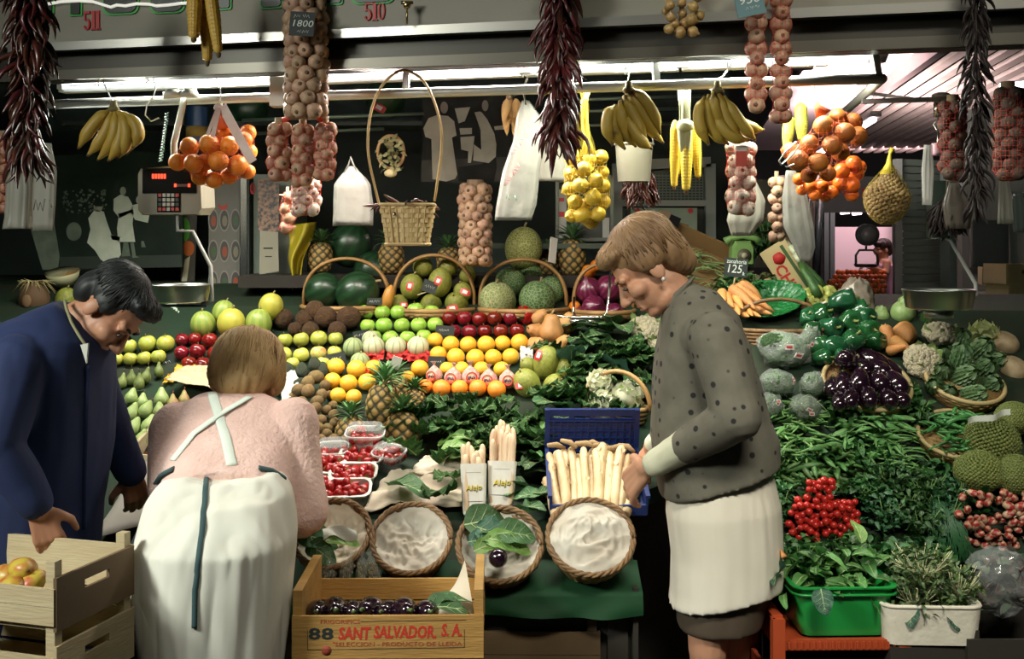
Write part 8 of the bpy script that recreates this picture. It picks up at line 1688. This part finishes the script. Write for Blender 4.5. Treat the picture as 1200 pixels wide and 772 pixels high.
for j in range(5):
 for i in range(15):
  px=967+5.2*i+1.5*(j%2)+q.uniform(-.6,.6);py=341-5.5*j+q.uniform(-.5,.5)
  if py<336-.55*max(0,px-998)*.0-26 or(px<985 and py<341-(px-962)*1.1)or px>1038:continue
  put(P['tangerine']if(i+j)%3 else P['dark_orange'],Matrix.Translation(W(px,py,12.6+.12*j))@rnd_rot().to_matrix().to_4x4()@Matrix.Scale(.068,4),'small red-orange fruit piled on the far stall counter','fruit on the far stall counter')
t=thing('dial_scale','hanging dial scale at the far stall beside the woman in pink','scale',W(1015,275,12.2));s_=12.2/F;m=MB();m.lathe([(13*s_,0),(13*s_,.08),(0,.09)],26,X=Euler((pi/2,0,0)).to_matrix().to_4x4());m.obj('dial_case',M('dial case',(.07,.09,.08),.4),t);m=MB();m.lathe([(9*s_,.092),(9*s_,.094),(0,.095)],24,X=Euler((pi/2,0,0)).to_matrix().to_4x4());m.obj('dial_face',M('dial face',(.14,.15,.13),.4),t);m=MB();m.tube([(0,0,-13*s_),(0,0,-18*s_)],.012,6);m.tube([(-12*s_,0,-36*s_),(-12*s_,0,-24*s_),(-8*s_,0,-18*s_),(8*s_,0,-18*s_),(13*s_,0,-24*s_),(14*s_,0,-36*s_)],.014,6);m.obj('hanger',M('hanger dark',(.05,.06,.05),.5),t);pan(t,V((0,0,-38*s_)),14*s_,.03,steel)
t=thing('roller_shutter','dark green closed roller shutter beyond the vegetable bank','shutter',W(1094,300,9.2));I=t.matrix_basis.inverted();m=MB()
for k in range(26):z=-.75+.06*k;m.add([(-.30,-.05,z),(.36,.25,z),(.36,.25,z+.05),(-.30,-.05,z+.05),(-.30,-.02,z+.055),(.36,.28,z+.055)],[(0,1,2,3),(3,2,5,4)])
m.obj('slat',M('shutter green',(.06,.085,.065),.5),t,False);m=MB();m.bar((-.32,-.06,-.9),(-.32,-.06,.8),.06,.06,up=(0,1,0));m.obj('guide_rail',M('guide green',(.05,.06,.05),.4),t,False)
m=MB();m.box(W(1122,320,8.8),(.2,.2,2.2));struct(m.obj('column_2',M('column dark green',(.02,.035,.028),.5),None,False))
m=MB();m.box((4.22,8.6,1.25),(1.5,.1,2.5));struct(m.obj('wall_right',M('grey stall wall',(.07,.08,.065),.7),None,False))
t=thing('wall_board','dark board on the grey wall beyond the scale pan','board',W(1160,285,8.5));m=MB();m.box((0,0,0),(.28,.03,.36));m.obj('panel',M('board dark',(.015,.022,.018),.4),t,False);m=MB();[m.box((sx*.145,-.002,0),(.015,.035,.37))for sx in(-1,1)];m.obj('edge',M('board edge',(.06,.065,.055),.5),t,False)
def carton(px0,px1,py0,py1,Y,lab,yaw,slot=True):
 s_=Y/F;w_=(px1-px0)*s_;h_=(py1-py0)*s_;c=W((px0+px1)/2,(py0+py1)/2,Y);t=thing('carton',lab,'box',Matrix.Translation(c)@Euler((0,0,yaw)).to_matrix().to_4x4(),None);cm=M('olive carton',(.22,.19,.08),.7,(.17,.15,.065),4)
 for nm,c_,d in(('front_panel',(0,-.12,0),(w_,.008,h_)),('back_panel',(0,.12,0),(w_,.008,h_)),('side_panel',(-w_/2,0,0),(.008,.24,h_)),('side_panel',(w_/2,0,0),(.008,.24,h_)),('base_panel',(0,0,-h_/2),(w_,.24,.008))):m=MB();m.box(c_,d);m.obj(nm,cm,t,False)
 if slot:m=MB();m.box((.0,-.126,h_*.12),(.07,.004,.02));m.obj('handle_slot',darkm,t,False)
carton(1165,1215,309,332,6.2,'olive cardboard carton on top beyond the turnips',.1);carton(1168,1216,331,347,6.2,'olive cardboard carton underneath beyond the turnips',.1,False);carton(1150,1170,313,333,6.5,'small olive carton behind the stacked cartons',-.3,False)
m=MB();m.box(W(1190,430,6.4),(1.0,.5,.85));tag(m.obj('dark_counter',M('counter dark'),None,False),'dark counter carrying the olive cartons','counter')
m=MB();m.tube([W(1172,101,4.4),W(1215,97,4.3)],.012,8);tag(m.obj('lamp_tube',M('lit tube far2',(.9,.9,.9),em=(.8,1,.95),es=5)),'short lit tube above the wide dark garlic net','lamp')
m=MB();m.bar(W(955,340,8.5),W(962,215,8.5),.05,.05,up=(0,1,0));m.bar(W(940,330,8.5),W(950,215,8.5),.03,.03,up=(0,1,0));tag(m.obj('dark_post',M('post teal',(.02,.03,.03),.3)),'dark leaning post beside the white bag and far stall','post')
m=MB();m.box(W(930,300,9.0),(.36,.2,1.3));struct(m.obj('wall_passage',M('brown partition',(.07,.055,.04),.7),None,False))
#  people
from mathutils.bvhtree import BVHTree
skin=M('skin',(.50,.27,.17),.5,(.46,.23,.14),6,sss=.15,spec=.35);lip=M('lip',(.42,.15,.11),.45)
def ringloft(m,rings,n=30,ex=.82):

 o=[]
 for c,a,b in rings:
  o.append([c+a*math.copysign(abs(cos(t))**ex,cos(t))+b*math.copysign(abs(sin(t))**ex,sin(t))for t in[2*pi*k/n for k in range(n)]])
 return loft(m,o,0,True,True)
def prings(Y,lst,yaw=0):

 r=[]
 for l in lst:
  y=Y+(l[5]if len(l)>5 else 0);A=W(l[0],l[1],y);B=W(l[2],l[3],y);r.append(((A+B)/2,(B-A)/2,V((0,l[4],0))))
 return r
def headX(c,up,fwd,k=1.):
 z=V(up).normalized();y=V(fwd);y=(y-z*y.dot(z)).normalized();x=y.cross(z);X=Matrix((x,y,z)).transposed().to_4x4()@Matrix.Scale(k,4);X.translation=c;return X
def add_head(m,X,soft=0):
 e=lambda c,r:m.ell(c,r,18,12,X=X)
 def cp(a,b,ra,rb):k=X.to_scale().x;caps(m,X@V(a),X@V(b),ra*k,rb*k,12)
 e((0,-.012,.042),(.074,.094,.084));e((0,.028,-.03),(.060,.064,.086));e((0,.058,-.094),(.027+soft*.006,.026,.021));e((0,.02,-.085),(.045+soft*.01,.05,.03+soft*.01))
 cp((0,.086,.018),(0,.112,-.026),.008,.0135)
 for s in(-1,1):
  e((s*.012,.100,-.031),(.010,.012,.008));e((s*.038,.060,-.018),(.028+soft*.005,.03,.026));e((s*.076,-.008,-.008),(.010,.022,.031));e((s*.030,.076,.006),(.016,.012,.011))
 cp((-.044,.078,.030),(.044,.078,.030),.012,.012);cp((-.022,.085,-.058),(.022,.085,-.058),.007,.007);cp((-.018,.083,-.070),(.018,.083,-.070),.008,.008)
def face_post(X):
 I=X.inverted();k=X.to_scale().x
 def f(co,no):
  p=I@co
  if p.y<.02:return None
  for s in(-1,1):
   d=(p-V((s*.032,.082,.013))).length
   if d<.02:co=co-no*.006*k*(1-d/.02)
  d=abs(p.z+.064)+max(0,abs(p.x)-.02)
  if d<.004 and p.y>.06:co=co-no*.003*k
  return co
 return f
def face_pick(X):
 I=X.inverted()
 def f(c):
  p=I@c;return 1 if p.y>.075 and abs(p.x)<.024-.25*abs(p.z+.064)and-.078<p.z<-.051 else 0
 return f
def add_hand(m,wrist,tipdir,back,k=1.,curl=.5,thumb=1,spread=.16):

 d=V(tipdir).normalized();n=V(back);n=(n-d*n.dot(d)).normalized();s=d.cross(n);w=V(wrist)
 at=lambda a,b,c:w+(d*a+s*b+n*c)*k
 for b in(-.026,-.009,.009,.026):caps(m,at(.012,b*.7,0),at(.082-abs(b)*.25,b,.004),.0135*k,.0115*k,10)
 for j,(b,L)in enumerate(((-.030,.066),(-.011,.078),(.010,.073),(.029,.058))):
  p=at(.080-abs(b)*.25,b,.003);ang=0;q=p;r=.0096*k
  for i,f in enumerate((.45,.32,.25)):
   ang+=curl*(.5,.9,.6)[i];dv=d*cos(ang)-n*sin(ang)+s*b*spread*6*(1 if i==0 else .3);q2=q+dv.normalized()*L*f*k;caps(m,q,q2,r,r*.9,9);q=q2;r*=.9
 p=at(.022,-.030*thumb,-.004);q=at(.052,-.058*thumb,-.016);r2=at(.082,-.060*thumb,-.030);caps(m,p,q,.0135*k,.011*k,10);caps(m,q,r2,.0108*k,.0085*k,10)
def hair_obj(X,shells,mat,parent,PI,n=170,seed=0,r=.0026,crown=(0,-.03,.12),vox=.006,low=-.6):

 m=MB();k=X.to_scale().x
 for c,rr in shells:m.ell(c,rr,20,12,X=X)
 q=V((seed,0,0));XI=X.inverted()
 def post(co,no):p=XI@co;return co+no*k*.004*mnoise.noise(V((atan2(p.x,p.y)*9,p.z*12,0))+q)
 o=blob(m,'hair',mat,vox,4,.5,None,None,post);me=o.data
 tree=BVHTree.FromPolygons([v.co for v in me.vertices],[p.vertices for p in me.polygons]);L=MB();rd=random.Random(seed);cr=X@V(crown)
 ctr=X@V(shells[0][0])
 for i in range(n):
  a=2*pi*i/n+rd.uniform(-.1,.1);end=rd.uniform(low,.2)if sin(a)<.1 else rd.uniform(.12,.45)if sin(a)>.45 else rd.uniform(-.25,.3);pts=[];sw=rd.uniform(-.5,.5)
  for j in range(8):
   t=j/7;el=pi/2-t*(pi/2-end)*rd.uniform(.97,1.03);dv=X.to_3x3()@V((cos(el)*cos(a+sw*t),cos(el)*sin(a+sw*t)-.12*(1-t),sin(el)))
   h=tree.ray_cast(ctr+dv.normalized()*.4*k,-dv.normalized())
   if h[0]is None:break
   pts.append(h[0]+h[1]*.0012)
  if len(pts)>3:L.tube(pts,[r*k*(.6+.5*sin(pi*t/(len(pts)-1)))for t in range(len(pts))],5)
 lm=L.mesh('locks',mat);bpy.data.objects.remove(o)
 A=MB();A.v=[tuple(PI@v.co)for v in me.vertices];A.f=[tuple(p.vertices)for p in me.polygons];A.m=[0]*len(A.f);B_=MB();B_.v=[tuple(PI@v.co)for v in lm.vertices];B_.f=[tuple(p.vertices)for p in lm.polygons];B_.m=[0]*len(B_.f);A.merge(B_)
 return A.obj('hair',mat,parent)
def garment(name,mb,mat,t,vox=.007,amp=.006,sc=(7,7,4),sm=6,thick=False,seed=0,fine=.0):
 q=V((seed*3.7,0,0));I=t.matrix_basis.inverted()
 def post(co,no):
  n_=mnoise.noise(V((co.x*sc[0],co.y*sc[1],co.z*sc[2]))+q)+.5*abs(mnoise.noise(V((co.x*sc[0]*2.2,co.y*sc[1]*2.2,co.z*sc[2]*1.7))+q))
  return co+no*amp*n_
 o=blob(mb,name,mat,vox,sm,.5,None,None,post);o.data.transform(I);o.parent=t;return o
def bake(o,t):o.data.transform(t.matrix_basis.inverted());o.parent=t;return o
TREES={}
def onmesh(o,t,px,py,off=.004):

 me=o.data
 if o.name not in TREES:TREES[o.name]=BVHTree.FromPolygons([v.co for v in me.vertices],[p.vertices for p in me.polygons])
 tr=TREES[o.name];I=t.matrix_basis.inverted();a=I@V((0,0,H));b=I@W(px,py,3);h=tr.ray_cast(a,(b-a).normalized())
 return h[0]+h[1]*off if h[0]is not None else None
def band(o,t,pts,w_,name,mat,th=.003,off=.004,n=14):
 q=[]
 for a,b in zip(pts,pts[1:]):
  for k in range(n):u=k/n;q.append((a[0]+(b[0]-a[0])*u,a[1]+(b[1]-a[1])*u))
 q.append(pts[-1]);P3=[p for p in(onmesh(o,t,*x,off)for x in q)if p is not None]
 m=MB();m.tube(P3,w_/2,8,flat=th*2/w_);return m.obj(name,mat,t)
def legs(m,hipL,hipR,footL,footR,r0=.085,fwd=(0,-1,0)):
 for h,f in((V(hipL),V(footL)),(V(hipR),V(footR))):
  kn=h.lerp(f,.52);caps(m,h,kn,r0,.058,14);caps(m,kn,f+V((0,0,.06)),.056,.036,14);d=V(fwd).normalized();caps(m,f+V((0,0,.04))-d*.03,f+V((0,0,.03))+d*.14,.036,.026,10)
Yw=3.32;t=thing('person','woman with light brown hair in a dotted grey jacket reaching into the white asparagus','person',V((W(845,600,Yw).x,Yw,0)));TI=t.matrix_basis.inverted()
p=lambda x,y,d=0:W(x,y,Yw+d)
X=headX(p(759,317),(-.66,.03,.72),(-.70,-.10,-.70),1.06)
m=MB();add_head(m,X,1);caps(m,X@V((0,-.02,-.05)),p(806,362),.054,.058);caps(m,p(806,362),p(818,392),.058,.062)
ringloft(m,prings(Yw,[(786,392,850,380,.10),(779,415,862,408,.12),(776,460,876,455,.115),(776,520,888,510,.12),(790,590,894,575,.13),(800,640,890,635,.13)]));caps(m,p(826,398,-.11),p(822,398,.12),.05,.05)
sh,el,wr=p(838,398,-.18),p(864,488,-.26),p(756,548,-.08);caps(m,sh,el,.048,.043);caps(m,el,wr,.042,.029)
sh2,el2,wr2=p(815,400,.15),p(800,485,.22),p(764,524,.26);caps(m,sh2,el2,.046,.043);caps(m,el2,wr2,.042,.029)
add_hand(m,wr,p(724,586,.05)-wr,V((.15,-.75,.65)),1.28,.55,-1);add_hand(m,wr2,p(750,545,.33)-wr2,V((-.3,-.6,.8)),1.12,.5,1)
fx=W(830,700,Yw).x;legs(m,p(832,640,-.055),p(858,640,.06),(fx-.015,Yw-.055,0),(fx+.09,Yw+.08,0),.076,(-1,.2,0))
b=blob(m,'body',[skin,lip],.0048,5,.5,None,None,face_post(X),face_pick(X));bake(b,t)
hm=M('hair light brown',(.17,.095,.045),.55,(.30,.185,.09),16,stretch=(1,1,.4),spec=.4)
hair_obj(X,[((0,-.034,.064),(.096,.108,.088)),((0,-.078,.005),(.084,.062,.085)),((0,.045,.100),(.076,.055,.034)),((.070,-.018,.036),(.028,.055,.046)),((-.070,-.018,.036),(.028,.055,.046)),((0,-.090,-.045),(.058,.042,.045))],hm,t,TI,320,3,.0022,low=-.7)
for s in(-1,1):
 e=MB();e.ell(X@V((s*.031,.0875,.006)),(.0095,.0095,.006),10,6);e.v=[tuple(TI@V(v))for v in e.v];e.obj('eye',M('eye lid line',(.05,.03,.02),.4),t)
 e=MB();e.tube([TI@(X@V((s*x,y,z)))for x,y,z in((.014,.092,.030),(.030,.091,.036),(.046,.080,.030))],.003,5);e.obj('eyebrow',M('brow brown',(.14,.08,.04),.7),t)
e=MB();e.ell(X@V((.082,-.005,-.040)),.0065,8,6);e.ell(X@V((-.082,-.005,-.040)),.0065,8,6);
e=MB();e.ell(TI@(X@V((-.084,-.002,-.040))),.006,8,6);e.obj('earring',M('pearl',(.6,.62,.58),.2),t)
dot=spots_mat('dotted wool',(.105,.098,.075),(.012,.012,.013),24,.21,.03,.45,c2=(.135,.125,.095),rough=.9)
m=MB();ringloft(m,prings(Yw,[(780,356,808,330,.07),(776,368,836,341,.12),(773,386,862,370,.155),(769,415,876,402,.165),(765,450,889,445,.165),(763,500,900,488,.165),(767,545,910,513,.17),(776,583,912,541,.175)]))
caps(m,p(828,396,-.12),p(824,396,.12),.080,.078);caps(m,sh,el,.078,.068,16);caps(m,el,p(806,522,-.165),.066,.050,16);caps(m,sh2,el2,.075,.062,16);caps(m,el2,p(776,515,.25),.058,.045,16)
jk=garment('jacket',m,dot,t,.0065,.008,(6,6,5),4,seed=1)
m=MB();ringloft(m,[(p(789,352),V((.048,0,.035)),V((0,.062,0))),(p(793,343),V((.045,0,.033)),V((0,.06,0))),(p(797,334),V((.046,0,.034)),V((0,.062,0)))]);garment('collar',m,dot,t,.005,.002,seed=2).parent=jk
m=MB();caps(m,p(814,517,-.175),p(768,542,-.105),.049,.040,16);garment('cuff',m,M('cuff cream',(.58,.58,.44),.8,(.50,.50,.36),8),t,.005,.004,(16,16,16),4).parent=jk
m=MB();caps(m,p(780,511,.245),p(768,520,.257),.042,.038,16);garment('cuff',m,M('cuff cream'),t,.005,.003,(16,16,16),4).parent=jk
m=MB();ringloft(m,prings(Yw,[(784,560,898,535,.15),(781,600,911,590,.165),(786,650,913,640,.165),(785,690,913,672,.165),(783,708,912,683,.165)]));skirt=garment('skirt',m,M('skirt white',(.70,.66,.56),.8,(.62,.57,.47),3),t,.0065,.010,(9,9,1.5),4,seed=5)
m=MB();ringloft(m,prings(Yw,[(794,690,902,680,.14),(793,733,890,729,.14)]));garment('underskirt',m,M('underskirt brown',(.060,.042,.026),.8),t,.007,.004,seed=6)
m=MB();[caps(m,V((fx-.015+dx,Yw+dy,.035))+V((.03,0,0)),V((fx-.015+dx,Yw+dy,.03))+V((-.14,.02,0)),.044,.034)for dx,dy in((0,-.07),(.105,.10))];garment('shoe',m,darkm,t,.007,.0)
Ym=3.07;t=thing('person','dark haired man in a dark blue work coat bending over the pale crate','person',V((W(30,600,Ym).x,Ym,0)));TI=t.matrix_basis.inverted();p=lambda x,y,d=0:W(x,y,Ym+d)
X=headX(p(126,365,.0),(.84,.06,.53),(.50,-.22,-.84),1.0)
m=MB();add_head(m,X);caps(m,X@V((0,-.02,-.05)),p(74,392),.056,.066)
ringloft(m,prings(Ym,[(0,395,108,400,.14),(-30,440,112,440,.15),(-30,520,105,520,.14),(-25,600,92,600,.14),(-20,660,90,660,.14)]));caps(m,p(40,420,-.11),p(70,416,.11),.05,.05)
sh,el,wr=p(20,428,-.18),p(-6,520,-.26),p(46,596,-.235);caps(m,sh,el,.055,.045);caps(m,el,wr,.043,.030)
sh2,el2,wr2=p(100,425,.14),p(130,500,.2),p(154,556,.24);caps(m,sh2,el2,.052,.045);caps(m,el2,wr2,.042,.029)
add_hand(m,wr,p(58,632,-.225)-wr,V((.1,-.9,.3)),1.05,.55,1);add_hand(m,wr2,p(163,598,.30)-wr2,V((.5,-.75,.3)),1.08,.45,-1)
fx=W(25,700,Ym).x;legs(m,p(5,650,-.08),p(60,650,.09),(fx-.05,Ym-.08,0),(fx+.12,Ym+.1,0),.08,(1,-.1,0))
skm=M('skin darker',(.40,.20,.12),.5,(.36,.17,.10),6,sss=.1,spec=.35);b=blob(m,'body',[skm,M('lip dark',(.30,.11,.08),.5)],.0048,5,.5,None,None,face_post(X),face_pick(X));bake(b,t)
hair_obj(X,[((0,-.028,.058),(.081,.100,.080)),((0,-.072,.005),(.070,.052,.065)),((0,.052,.098),(.070,.046,.030)),((.066,-.004,.030),(.020,.040,.036)),((-.066,-.004,.030),(.020,.040,.036))],M('hair black',(.006,.008,.008),.55,(.014,.016,.016),14,spec=.35),t,TI,340,5,.0019,low=-.3)
for s in(-1,1):
 e=MB();e.ell(X@V((s*.031,.0875,.006)),(.0095,.0095,.006),10,6);e.v=[tuple(TI@V(v))for v in e.v];e.obj('eye',M('eye lid line'),t)
 e=MB();e.tube([TI@(X@V((s*x,y,z)))for x,y,z in((.012,.092,.029),(.030,.092,.036),(.048,.080,.030))],.004,5);e.obj('eyebrow',M('brow black',(.01,.01,.01),.7),t)
coat=M('coat blue',(.004,.012,.055),.85,(.007,.018,.075),4)
m=MB();ringloft(m,prings(Ym,[(70,352,96,372,.075),(36,366,112,386,.13),(-10,385,124,398,.185),(-40,410,129,412,.205),(-48,455,130,452,.205),(-48,520,124,520,.20),(-42,590,112,590,.195),(-40,680,108,680,.19),(-42,820,106,820,.185)]))
caps(m,sh,el,.080,.068,16);caps(m,el,p(41,588,-.237),.064,.048,16);caps(m,sh2,el2,.074,.062,16);caps(m,el2,p(153,552,.238),.058,.046,16);cj=garment('coat',m,coat,t,.0068,.010,(6,6,4),5,seed=8)
m=MB();m.tube([TI@x for x in(p(76,352,-.05),p(78,362,-.085),p(84,378,-.10),p(92,392,-.12),p(100,404,-.15))],.0045,6);m.obj('collar_trim',M('trim olive',(.20,.19,.10),.8),t)
m=MB();q=[TI@x for x in(p(94,404,-.16),p(103,402,-.16),p(101,426,-.20))];m.add(q+[v+V((0,.01,0))for v in q],[(0,1,2),(5,4,3),(0,3,4,1),(1,4,5,2),(2,5,3,0)]);m.obj('shirt_collar',M('shirt white',(.38,.39,.34),.8),t,False)
band(cj,t,[(102,428),(100,500),(98,560),(97,620)],.006,'front_edge',coat,.006,.004)
m=MB();[caps(m,V((fx+dx,Ym+dy,.04))+V((-.03,0,0)),V((fx+dx,Ym+dy,.035))+V((.15,0,0)),.046,.036)for dx,dy in((-.05,-.08),(.12,.10))];garment('shoe',m,darkm,t,.007,.0)
m=MB();[caps(m,V((fx+dx,Ym+dy,.55)),V((fx+dx,Ym+dy,.08)),.085,.065)for dx,dy in((-.05,-.08),(.12,.10))];garment('trouser_leg',m,M('trousers',(.02,.022,.025),.9),t,.008,.004)
Yp_=2.95;t=thing('person','blond woman seen from behind, bending forward in a pink sweater and white apron','person',V((W(250,600,Yp_).x,Yp_,0)));TI=t.matrix_basis.inverted();p=lambda x,y,Y=Yp_:W(x,y,Y)
X=headX(p(288,448,3.44),(.02,.62,.78),(-.10,.78,-.60),1.14)
m=MB();add_head(m,X,1);caps(m,X@V((0,-.02,-.05)),p(280,492,3.33),.056,.06)
ax=V((0,-.30,.95));xa=V((1,0,0))
ringloft(m,[(p(255,640,2.98),xa*.15,V((0,.13,0))),(p(260,600,3.02),xa*.14,ax*.09),(p(266,560,3.14),xa*.155,ax*.095),(p(270,510,3.25),xa*.17,ax*.09),(p(276,492,3.33),xa*.14,ax*.07)])
ringloft(m,[(p(250,590,3.0),xa*.14,V((0,.11,0))),(p(250,650),xa*.16,V((0,.14,0))),(p(250,700),xa*.15,V((0,.12,0)))])
sh,el,wr=p(342,497,3.25),p(357,600,3.16),p(352,612,3.36);caps(m,sh,el,.05,.045);caps(m,el,wr,.042,.028);add_hand(m,wr,V((.1,.9,-.1)),V((.2,0,1)),1,.5,-1)
sh2,el2,wr2=p(206,502,3.25),p(200,575,3.14),p(214,568,3.38);caps(m,sh2,el2,.05,.045);caps(m,el2,wr2,.042,.028);add_hand(m,wr2,V((.1,.9,-.15)),V((-.2,0,1)),1,.5,1)
fx=W(250,700,Yp_).x;legs(m,p(215,690),p(285,690),(fx-.10,Yp_+.0,0),(fx+.10,Yp_+.0,0),.085,(0,1,0));b=blob(m,'body',[skin,lip],.005,5,.5,None,None,face_post(X),face_pick(X));bake(b,t)
hair_obj(X,[((0,-.022,.055),(.100,.112,.088)),((0,-.075,.0),(.092,.066,.09)),((0,-.085,-.05),(.070,.05,.05)),((.075,.0,.025),(.030,.062,.055)),((-.075,.0,.025),(.030,.062,.055)),((0,.055,.085),(.078,.05,.035))],M('hair blond',(.30,.185,.075),.6,(.44,.29,.13),16,spec=.3),t,TI,300,9,.0026,low=-1.2)
knit=M('knit pink',(.80,.56,.50),.95,(.72,.48,.42),9,bump=.4,bsc=90)
m=MB();ringloft(m,[(p(261,602,3.0),xa*.172,ax*.128),(p(263,580,3.07),xa*.182,ax*.13),(p(267,552,3.16),xa*.200,ax*.128),(p(271,507,3.26),xa*.205,ax*.115),(p(276,490,3.345),xa*.155,ax*.095),(p(281,480,3.40),xa*.085,ax*.072)])
caps(m,sh,el,.080,.066,16);caps(m,el,p(353,614,3.30),.062,.048,16);caps(m,sh2,el2,.080,.064,16);caps(m,el2,p(210,570,3.32),.060,.048,16);sw=garment('sweater',m,knit,t,.0065,.009,(6,6,6),5,seed=11)
m=MB();ringloft(m,[(a,b_*1.0,c)for a,b_,c in prings(Yp_,[(186,585,326,580,.12,.10),(165,615,330,605,.15,.05),(149,650,330,640,.165,.03),(149,700,326,690,.165,.02),(156,772,320,772,.16,.02),(168,880,312,880,.15,.02)])]);garment('skirt',m,M('skirt navy',(.015,.022,.03),.9),t,.008,.006,(8,8,1.5),4,seed=12)
m=MB();ringloft(m,prings(Yp_,[(194,556,329,553,.135,.09),(180,585,338,578,.18,.04),(167,630,342,630,.21,-.015),(165,680,338,680,.21,-.015),(173,740,332,740,.205,-.015),(180,800,326,800,.20,-.015),(186,860,318,860,.195,-.015)]));ap=garment('apron',m,M('apron white',(.76,.76,.68),.85,(.70,.69,.60),3),t,.007,.020,(10,10,1.8),4,seed=13)
mint=M('strap mint',(.70,.78,.70),.8);tie=M('tie green',(.035,.08,.085),.8)
band(sw,t,[(249,462),(256,485),(265,515),(272,546)],.030,'apron_strap',mint,.004,.003);band(sw,t,[(292,466),(258,486),(228,508),(203,540)],.026,'apron_strap',mint,.004,.003)
for pts in([(185,566),(192,556),(204,550)],[(303,549),(318,552),(331,560)]):band(sw,t,pts,.030,'waist_tie',tie,.006,.004)
band(ap,t,[(242,556),(240,590),(235,640),(229,690),(228,735)],.014,'tie_ribbon',tie,.004,.004).parent=ap
m=MB();[caps(m,V((fx+dx,Yp_-.01,.04)),V((fx+dx,Yp_+.18,.035)),.046,.036)for dx in(-.10,.10)];garment('shoe',m,darkm,t,.007,.0)
Yf_=13.4;t=thing('person','small distant dark haired woman in a pink sleeveless top at the far stall','person',V((W(1036,320,Yf_).x,Yf_,0)));TI=t.matrix_basis.inverted();p=lambda x,y,d=0:W(x,y,Yf_+d)
X=headX(p(1034,293),(-.15,0,1),(-.95,-.25,-.25),1.0);m=MB();add_head(m,X);caps(m,X@V((0,-.02,-.05)),p(1036,306),.05,.055);ringloft(m,prings(Yf_,[(1030,303,1041,303,.12),(1027,310,1045,309,.17),(1027,325,1044,325,.15),(1028,345,1044,345,.15),(1026,365,1046,365,.17)]))
wrs=[]
for d in(-.18,.14):caps(m,p(1039,308,d),p(1038,320,d-.05),.05,.042);caps(m,p(1038,320,d-.05),p(1020,313,d-.2),.04,.028);add_hand(m,p(1020,313,d-.2),V((-1,-.2,.1)),V((0,0,1)),1,.5,1)
hx=t.matrix_basis.translation.x;legs(m,p(1033,365,-.08),p(1040,365,.1),(hx-.03,Yf_-.08,0),(hx+.06,Yf_+.1,0),.09,(-1,0,0));bake(blob(m,'body',[skin,lip],.009,4,.5,None,None,face_post(X),face_pick(X)),t)
hair_obj(X,[((0,-.022,.055),(.088,.105,.084)),((0,-.075,.0),(.080,.06,.085)),((0,.055,.09),(.07,.05,.035))],M('hair dark',(.03,.015,.012),.45),t,TI,60,2,.004,vox=.01)
m=MB();ringloft(m,prings(Yf_,[(1030,305,1041,305,.13),(1026,311,1046,310,.185),(1026,328,1045,328,.17),(1027,348,1045,348,.17)]));garment('top',m,M('top pink',(.70,.38,.50),.8),t,.011,.006)
m=MB();ringloft(m,prings(Yf_,[(1027,346,1045,346,.165),(1024,400,1048,400,.2)]));garment('skirt',m,M('skirt navy'),t,.012,.004)
